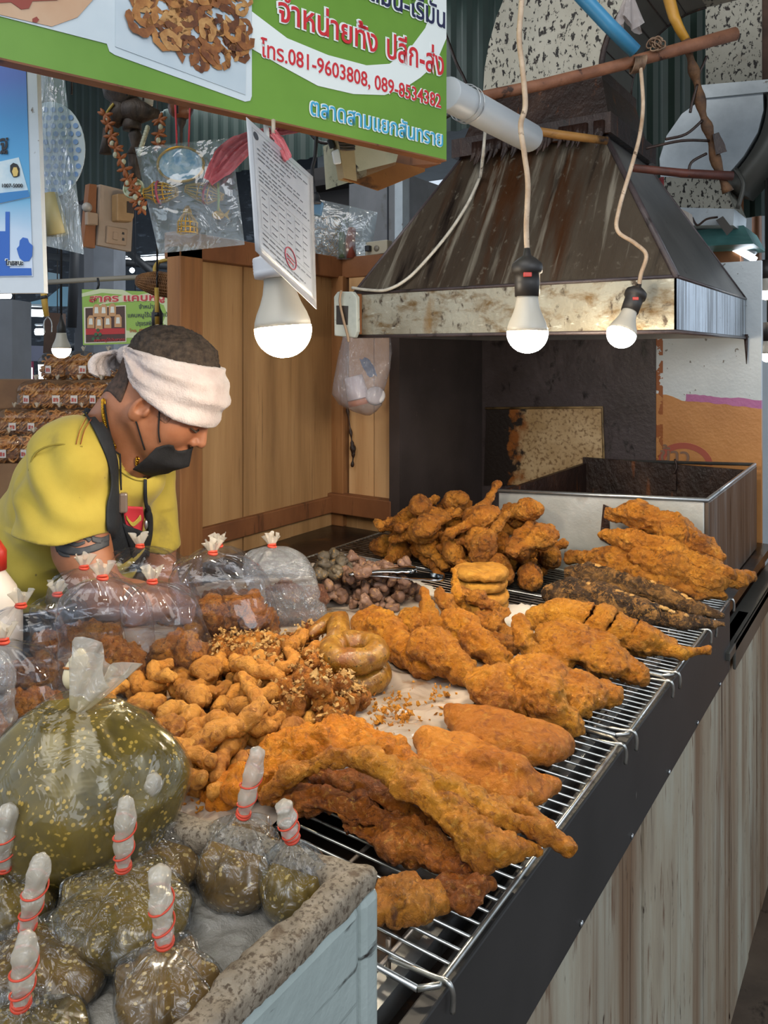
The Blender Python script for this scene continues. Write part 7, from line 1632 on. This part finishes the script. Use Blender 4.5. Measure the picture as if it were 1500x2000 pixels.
# ---------------------------------------------------------------- market hall on the left, beyond the seller
def card(b, pts, d, th=.03): b.plate([W(px, py, d) for px, py in pts][::-1], (-SN*th, CS*th, 0)); return b
def far(name, label, cat, pts, d, m, th=.05, part='panel'): t_ = thing(name, label, cat, W(pts[0][0], pts[0][1], d)); card(MB(), pts, d, th).build(part, m, t_); return t_
HALL = layered('dark hall wall', [(.3, '#23272d'), (.7, '#3a4149')], 2.5, overlays=[(6, (1, 1, 3), .58, .66, '#59616b')], rough=.7)  # far wall's own dark grey-blue, with paler streaks
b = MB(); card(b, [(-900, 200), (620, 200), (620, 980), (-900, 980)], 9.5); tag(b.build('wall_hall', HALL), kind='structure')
GP = layered('grey column', [(.3, '#61656b'), (.7, '#7c8188')], 2, rough=.6); GP2 = layered('dark column', [(.3, '#3a3c40'), (.7, '#4b4e54')], 2, rough=.6)
b = MB(); card(b, [(176, 380), (222, 380), (222, 900), (176, 900)], 6.5, .3); tag(b.build('column_1', GP), kind='structure')
b = MB(); card(b, [(146, 380), (164, 380), (164, 720), (146, 720)], 6.0, .2); tag(b.build('column_2', GP2), kind='structure')
b = MB(); card(b, [(-60, 585), (24, 585), (24, 860), (-60, 860)], 3.7, .2); tag(b.build('column_3', GP), kind='structure')
b = MB(); card(b, [(145, 650), (245, 655), (250, 740), (145, 740)], 7.0, .2); tag(b.build('trim_2', GP), kind='structure')
far('roof_sheet', 'pale blue translucent roof sheet seen far behind the notice', 'roof sheet', [(92, 582), (120, 560), (142, 560), (142, 598), (25, 598)], 8.0, mat('blue roof', '#6f97ab', .5))
far('roof_sheet', 'second blue roof sheet under the dark truss', 'roof sheet', [(86, 530), (116, 535), (116, 552), (86, 552)], 8.2, mat('pale blue roof', '#8fa9b5', .5))
far('market_stall', 'pink and red stall front glowing far behind at the left', 'market stall', [(22, 706), (62, 706), (62, 770), (22, 770)], 8.6, mat('pink sign', '#a8506a', .5))
far('market_stall', 'pale bluish stall counter band above the pink stall front', 'market stall', [(22, 674), (92, 676), (96, 706), (22, 704)], 8.4, mat('grey violet band', '#6e7082', .6))
WIN = glow('bright opening', (.92, .96, 1.0, 1), 2.2)
b = MB(); card(b, [(40, 718), (62, 718), (62, 762), (42, 762)], 8.4, .02); tag(b.build('window_1', WIN), kind='structure'); b = MB(); card(b, [(74, 712), (90, 712), (88, 750), (76, 750)], 8.4, .02); tag(b.build('window_2', WIN), kind='structure')
b = MB(); card(b, [(248, 700), (275, 700), (270, 760), (236, 760)], 8.4, .02); tag(b.build('window_3', glow('cool opening', (.55, .78, 1.0, 1), 2.0)), kind='structure')
ra_ = far('red_awning', 'red awning far behind beside the small green sign', 'awning', [(245, 690), (262, 672), (335, 668), (335, 696), (300, 690), (262, 702)], 6.2, mat('red awning', '#b5362a', .5))
db_ = far('dark_box', 'dark brown board hanging behind the warm bulb', 'board', [(88, 610), (122, 612), (122, 690), (84, 690)], 4.6, layered('brown board', [(.3, '#3b2a20'), (.7, '#5a4030')], 6, rough=.6))
for o_, pp_, d_ in ((db_, ((92, 612), (118, 614)), 4.62), (ra_, ((264, 674), (330, 670)), 6.22)):
    for px, py in pp_: q = W(px, py, d_); b = MB(); b.tube([q, V3(q.x, q.y, 4.40)], .004, 5); b.build('hanging_wire', M_['ink'], o_)
tube_lamp('long oval lit tube lamp above the pink stall front', W(36, 610, 7.5), W(84, 612, 7.5), .035, .06, glow('blue white tube', (.75, .9, 1.0, 1), 6.0))
tube_lamp('lit tube lamp just under the blue notice frame', W(-8, 577, 7.0), W(20, 577, 7.0), .03, .05)
tube_lamp('bright roof gap tube left of the woven basket', W(222, 508, 8.8), W(256, 507, 8.8), .02, .03)
tube_lamp('bright roof gap tube above the woven basket', W(275, 506, 8.8), W(335, 502, 8.8), .02, .03)
tube_lamp('short lit tube deep in the hall at the left', W(70, 648, 8.0), W(84, 648, 8.0), .035, .05)
for i, (px, py) in enumerate(((28, 610), (28, 650), (112, 657), (258, 528))):
    t_ = thing('far_bulb', ('tiny white lamp left of the long tube', 'tiny white lamp low at the left of the hall', 'tiny white lamp right above the warm bulb', 'tiny blue white lamp above the woven basket')[i], 'lamp', W(px, py, 7.8)); b = MB(); b.sphere(W(px, py, 7.8), .026, 10, 8); b.build('lit_globe', COOL, t_); b = MB(); b.tube([W(px, py, 7.8), W(px, py, 7.8) + V3(0, 0, 1.2)], .006, 5); b.build('cord', BAKE, t_)
for i, (pts, d) in enumerate((([(86, 395), (150, 470)], 6.8), ([(85, 500), (330, 520)], 7.5), ([(225, 470), (330, 560)], 7.0), ([(140, 640), (150, 400)], 5.8), ([(85, 700), (240, 640)], 7.8))): stick('roof_truss', ('dark roof truss rising beside the hanging bag', 'long dark truss across the far hall roof', 'dark sloping truss above the small green sign', 'dark upright truss by the dark column', 'dark low truss behind the warm bulb')[i], 'truss', [W(px, py, d) for px, py in pts], .035, mat('dark steel', '#25282c', .6) if 'dark steel' not in bpy.data.materials else bpy.data.materials['dark steel'])
stick('bamboo_rail', 'pale rail carrying the small green sign', 'rail', [W(80, 552, 2.75), W(200, 545, 2.75), W(352, 537, 2.75)], .009, mat('pale rail', '#8d877b', .6))
# warm bulbs
for (px, py, d, D, cordtop, lab) in ((120, 682, 2.9, .068, (118, 545), 'warm bulb hanging behind the seller at the left'), (307, 668, 2.3, .055, (306, 545), 'white bulb hanging just above the head towel')):
    t_ = thing('stall_bulb', lab, 'lamp', W(px, py, d)); bulb(t_, W(px, py, d), (0, 0, 1), D, glow('stall bulb glow', (1, .80, .56, 1) if px < 200 else (1, .93, .82, 1), 60.0)); q = W(px, py, d)
    b = MB(); b.lathe(q, [(.016, .046), (.017, .085), (.010, .10), (.004, .13)], 14); b.build('lamp_holder', BAKE, t_); b = MB(); b.tube([q + V3(0, 0, .12), q + V3(0, 0, 4.40 - q.z)], .003, 6); b.build('cord', BAKE, t_)
# fork with a bamboo handle, scraper, woven basket
fk = thing('bamboo_fork', 'two pronged fork with a bamboo handle hanging beside the notice', 'fork', W(92, 600, 2.0)); b = MB(); b.tube([W(83, 545, 2.0), W(87, 590, 2.0), W(91, 618, 2.0)], [.009, .008, .007], 10); b.build('handle', layered('bamboo handle', [(.3, '#96772f'), (.7, '#b89a48')], 10, rough=.5), fk)
b = MB(); b.tube([W(93, 612, 2.0), W(94, 622, 2.0)], .002, 6); b.tube([W(px, py, 2.0) for px, py in lsp([(87, 650), (86, 630), (94, 620), (101, 630), (101, 650)], 6)], .0018, 6); b.build('prongs', M_['steel'], fk); b = MB(); b.tube([W(86, 578, 2.0), W(87, 584, 2.0)], .0095, 10); b.build('dark_wrap', M_['ink'], fk)
sc_ = thing('bamboo_scraper', 'scraper with a bamboo handle hanging before the small green sign', 'scraper', W(306, 600, 2.2)); b = MB(); b.tube([W(306, 562, 2.2), W(307, 634, 2.2)], .0065, 10); b.build('handle', bpy.data.materials['bamboo handle'], sc_); b = MB(); b.tube([W(306.5, 610, 2.2), W(306.5, 618, 2.2)], .0075, 10); b.build('dark_wrap', M_['ink'], sc_)
b = MB(); b.plate([W(302, 636, 2.2), W(311, 636, 2.2), W(313, 657, 2.2), W(301, 657, 2.2)][::-1], (-SN*.002, CS*.002, 0)); b.build('blade', mat('dark blade', '#35322f', .4, .5), sc_)
b = MB(); b.tube([W(306, 562, 2.2), W(306, 545, 2.2), W(308, 530, 2.3), W(312, 512, 2.345)], .0016, 5); b.build('string', M_['ink'], sc_)
wb = thing('woven_basket', 'brown woven basket hanging sideways on a bamboo hook by the partition', 'basket', W(305, 553, 2.35)); A, E_ = W(268, 548, 2.35), W(346, 560, 2.35); ax = (E_-A).normalized(); L = (E_-A).length
def wrad(t): return .014 + .022*min(1, t*2.2)**.7
b = MB(); u = V3(0, 0, 1); u = (u - ax*u.dot(ax)).normalized(); w = ax.cross(u)
for i in range(24): b.torus(A + ax*L*(i/23), wrad(i/23), .0024, ax, 26, 5)
for k in range(22):
    an = 2*PI*k/22; b.tube([A + ax*L*t + (u*math.cos(an) + w*math.sin(an))*(wrad(t)+.001) for t in (0, .1, .25, .5, .8, 1)], .0018, 5)
b.build('weave', layered('brown wicker', [(.3, '#5a3a20'), (.7, '#8a6038')], 30, rough=.6), wb); b = MB(); b.loft([[A + ax*L*t + (u*math.cos(2*PI*k/20) + w*math.sin(2*PI*k/20))*max(.001, wrad(t)-.003) for k in range(20)] for t in (0, .1, .25, .5, .8, 1)]); b.build('lining', mat('basket dark', '#2f2015', .7), wb)
b = MB(); b.tube([W(px, py, 2.35) for px, py in lsp([(306, 540), (302, 525), (310, 512), (332, 506)], 6)], .006, 8); b.build('bamboo_hook', bpy.data.materials['bamboo handle'], wb)

# small green sign
sm = Board(W(163, 673, 2.7), W(337, 668, 2.72)); sms = thing('small_shop_sign', 'small green sign with red handwriting and a picture of snack bags behind the seller', 'shop sign', sm.at(250, 620))
b = MB(); sm.poly(b, [(162, 674), (337, 669), (337, 571), (160, 565)], 0, .01); b.build('panel', layered('light green print', [(.3, '#86aa48'), (.7, '#95b758')], 5, rough=.45), sms)
b = MB(); sm.poly(b, [(160, 573), (195, 564), (240, 566), (262, 578), (300, 570), (325, 580), (335, 605), (336, 625), (325, 640), (318, 630), (326, 612), (320, 596), (300, 588), (262, 588), (215, 592), (180, 600), (225, 582), (240, 576), (200, 572), (160, 580)][::-1], .001); sm.poly(b, [(246, 645), (280, 652), (320, 650), (335, 658), (246, 660)][::-1], .001); b.build('swoosh', mat('pale swoosh', '#c5cfa6', .5), sms)
b = MB(); sm.poly(b, [(165, 671), (247, 668), (246, 596), (164, 600)], .0012); sp_ = b.build('picture', mat('picture border', '#d9d3c0', .5), sms)
b = MB(); sm.poly(b, [(168, 669), (245, 666), (244, 598), (167, 602)], .002); b.build('picture_ground', mat('picture brown', '#4a2f28', .5), sp_)
b = MB(); sm.poly(b, [(168, 654), (244, 652), (244, 641), (168, 642)], .003); b.build('picture_red_band', mat('picture red', '#b02c2c', .5), sp_)
b = MB(); b2 = MB()
for i, (x, y) in enumerate(((189, 606), (203, 606), (220, 605), (178, 628), (194, 630), (211, 628), (231, 626))):
    sm.poly(b, [(x-7, y+13), (x+7, y+13), (x+7, y-6), (x+3, y-12), (x-3, y-12), (x-7, y-6)], .0035); sm.poly(b2, [(x-4, y+6), (x+4, y+6), (x+3, y-6), (x-3, y-6)], .0042)
b.build('picture_bags', mat('picture tan', '#bd9064', .5), sp_); b2.build('picture_labels', mat('picture white', '#d7d8cf', .5), sp_)
b = MB()
for (x, y) in ((192, 645), (188, 653), (196, 653), (183, 662), (192, 662)): sm.poly(b, [(x + 3.4*math.cos(-2*PI*k/10), y + 3.4*math.sin(-2*PI*k/10)) for k in range(10)], .0045)
b.build('picture_cups', mat('picture green', '#35603c', .5), sp_)
SR, SI = mat('small sign red', '#b8323a', .5), mat('small sign ink', '#3a3f4a', .5)
sm.text('lettering_red', 'สาคร แคบหมู', (174, 590), (321, 587), 13, SR, sms, .0025, .02, mat('pink outline', '#e0b9a8', .5), .07)
for s, p0, p1, h, m in (('จำหน่าย', (271, 603), (306, 602), 8, SI), ('แคบหมูไร้มัน,ติดมัน', (249, 620), (333, 618), 8, SI), ('ปรุงรสพิเศษ...', (265, 636), (316, 634), 8, SI), ('โทร. (053)342108', (253, 649), (321, 647), 6, SR), ('081-8843215', (272, 657), (321, 655), 6, SR), ('ตลาดสามแยกสันทราย', (264, 667), (333, 664), 6, mat('small sign blue', '#4a7f94', .5))): sm.text('lettering_small', s, p0, p1, h, m, sms, .0025, .008)
sm.text('picture_lettering', 'แคบหมูไร้มันสาคร', (184, 667), (244, 664), 5, SR, sp_, .005, .02)
b = MB(); b.tube([W(px, py, 2.72) for px, py in ((191, 543), (193, 556), (190, 566))], .004, 6); b.build('hook', M_['ink'], sms)
for (px, py, d) in ((90, 551, 2.75), (346, 537, 2.75)): q = W(px, py, d); b = MB(); b.tube([q, V3(q.x, q.y, 4.40)], .002, 5); tag(b.build('hanging_wire', M_['ink']), 'thin wire holding up the %s end of the pale rail' % ('left' if px < 200 else 'right'), 'wire')

# ---------------------------------------------------------------- tied bags of pork rinds stacked behind the seller
RIND = layered('pork rind strips', [(.3, '#8a5226'), (.5, '#b47c42'), (.75, '#d6ae78')], 40, rough=.4, bump=.4, bscale=120, rand=.2)
RFILM = film('rind bag film', '#f6f4f0', haze=.01, edge=.6, rough=.08, bump=.4, bscale=30, lo=.03)
def rind_bag(seed):
    rs = np.random.RandomState(seed); r = thing('rind_bag', '', 'snack bag', (0, 0, 0)); b = MB()
    for i in range(190):
        a, c_ = rs.uniform(0, 2*PI), rs.uniform(-.9, 1); k = rs.uniform(.72, 1.0); q = Vector((.062*k*math.cos(a)*math.sqrt(1-c_*c_*.8), .045*k*math.sin(a)*math.sqrt(1-c_*c_*.8), .052 + .048*c_*k)); v = Vector(rs.uniform(-1, 1, 3)).normalized(); w_ = v.orthogonal(); R_ = rs.uniform(.010, .02); span = rs.uniform(1.2, 3.6)
        b.tube([q + v*R_*math.cos(span*j/6 - span/2)*.8 + w_*R_*math.sin(span*j/6 - span/2) for j in range(7)], .0042, 5)
    b.sphere((0, 0, .052), .048, 14, 10, (1.2, .85, 1.0)); b.build('pork_rinds', RIND, r)
    b = MB(); rg = bag_rings(.146, .105, .125, seed, n=30, m=16, wr=.003); b.loft([[Vector(q) for q in x] for x in rg], True, True, False); b.build('bag_film', RFILM, r); b = MB(); frill(b, (0, 0, .125), .010, .018, seed, n=16); b.build('bunched_top', FILM_T, r)
    b = MB(); b.box((-.014, -.056, .030), (.014, -.0535, .062)); lb = b.build('card_label', mat('label white', '#cfc9c4', .5), r); b = MB(); b.box((-.010, -.0572, .036), (-.001, -.056, .052)); b.box((.002, -.0572, .036), (.009, -.056, .050)); b.build('label_print', mat('label red', '#b0544c', .5), lb)
    return r
RB = [rind_bag(k) for k in (1, 2)]
rows = [('top tier of the rind stack', 742, 3.5, (112, 163, 212), 698), ('second tier of the rind stack', 800, 3.4, (70, 112, 155, 198, 240), 748), ('third tier of the rind stack', 852, 3.3, (28, 72, 116, 160, 204), 805), ('lowest tier of the rind stack', 905, 3.1, (18, 66, 114, 160), 858)]
first = True; k = 0
names = ('leftmost', 'second', 'third', 'fourth', 'fifth')
for lab, py, d, xs, _ in rows:
    for i, px in enumerate(xs):
        M = Matrix.Translation(W(px, py, d)) @ Matrix.Rotation(YAW + (.3*((i*7 + k) % 3 - 1)), 4, 'Z') @ Matrix.Scale(1.06 if d > 3.35 else 1.0, 4)
        lb = '%s bag of pork rinds on the %s' % (names[i], lab)
        if k < 2: RB[k].matrix_basis = M; tag(RB[k], lb, 'snack bag', 'tied bags of pork rinds behind the seller')
        else: dup(RB[k % 2], M, lb, 'tied bags of pork rinds behind the seller')
        k += 1
ds = thing('display_steps', 'stepped boxes under the stacked bags of pork rinds', 'display stand', W(120, 1000, 3.4) * 1.0); ds.location.z = 0; b = MB()
for py, d0 in ((742, 3.5), (800, 3.4), (852, 3.3), (905, 3.1)):
    q0, q1 = W(-40, py, d0-.045), W(262, py, d0-.045); z = q0.z - .001; b.plate([V3(q0.x, q0.y, 0), V3(q1.x, q1.y, 0), V3(q1.x, q1.y, z), V3(q0.x, q0.y, z)], (-SN*.16, CS*.16, 0))
b.build('steps', layered('brown cardboard', [(.3, '#7a5a40'), (.7, '#94714f')], 5, rough=.7), ds)
cbx = thing('cardboard_box', 'open cardboard box at the left edge of the rind stack', 'box', W(28, 815, 3.6)); b = MB(); card(b, [(10, 758), (46, 756), (46, 815), (6, 815)], 3.62, .2); card(b, [(46, 756), (62, 752), (62, 812), (46, 815)], 3.63, .2); b.build('box_walls', layered('pale cardboard', [(.3, '#93765a'), (.7, '#ab8d6d')], 6, rough=.7), cbx); b = MB(); card(b, [(12, 764), (17, 764), (17, 776), (12, 776)], 3.615, .004); b.build('hand_hole', M_['ink'], cbx)
hg_ = thing('hanging_rail', 'pole behind the big sign carrying the hanging bags', 'rail', W(300, 130, 1.2)); b = MB(); b.tube([W(-60, 60, 1.16), W(200, 122, 1.22), W(420, 165, 1.26), W(700, 230, 1.36)], .010, 8); b.build('pole', BK, hg_)
b = MB(); pm_ = [W(140, 118, 1.13), W(347, 160, 1.22), W(248, 130, 1.3), W(354, 150, 1.34), W(619, 215, 1.31), W(280, 140, 1.33)]
for q in pm_: b = MB(); b.tube([q + V3(0, 0, .06), q - V3(0, 0, .05)], .0018, 5); b.build('string', M_['ink'], hg_)
bp = thing('back_branches', 'thin dark vines on the green wall behind the sign', 'vines', W(900, 120, 3.3)); b = MB()
for P in ([(868, 60), (890, 120), (905, 150), (915, 175)], [(870, 230), (900, 210), (918, 170)], [(590, 240), (620, 275), (650, 280)]): b.tube(spline([W(px, py, 3.75) for px, py in P], 5), .008, 6)
b.build('vine_stems', M_['tar'], bp)
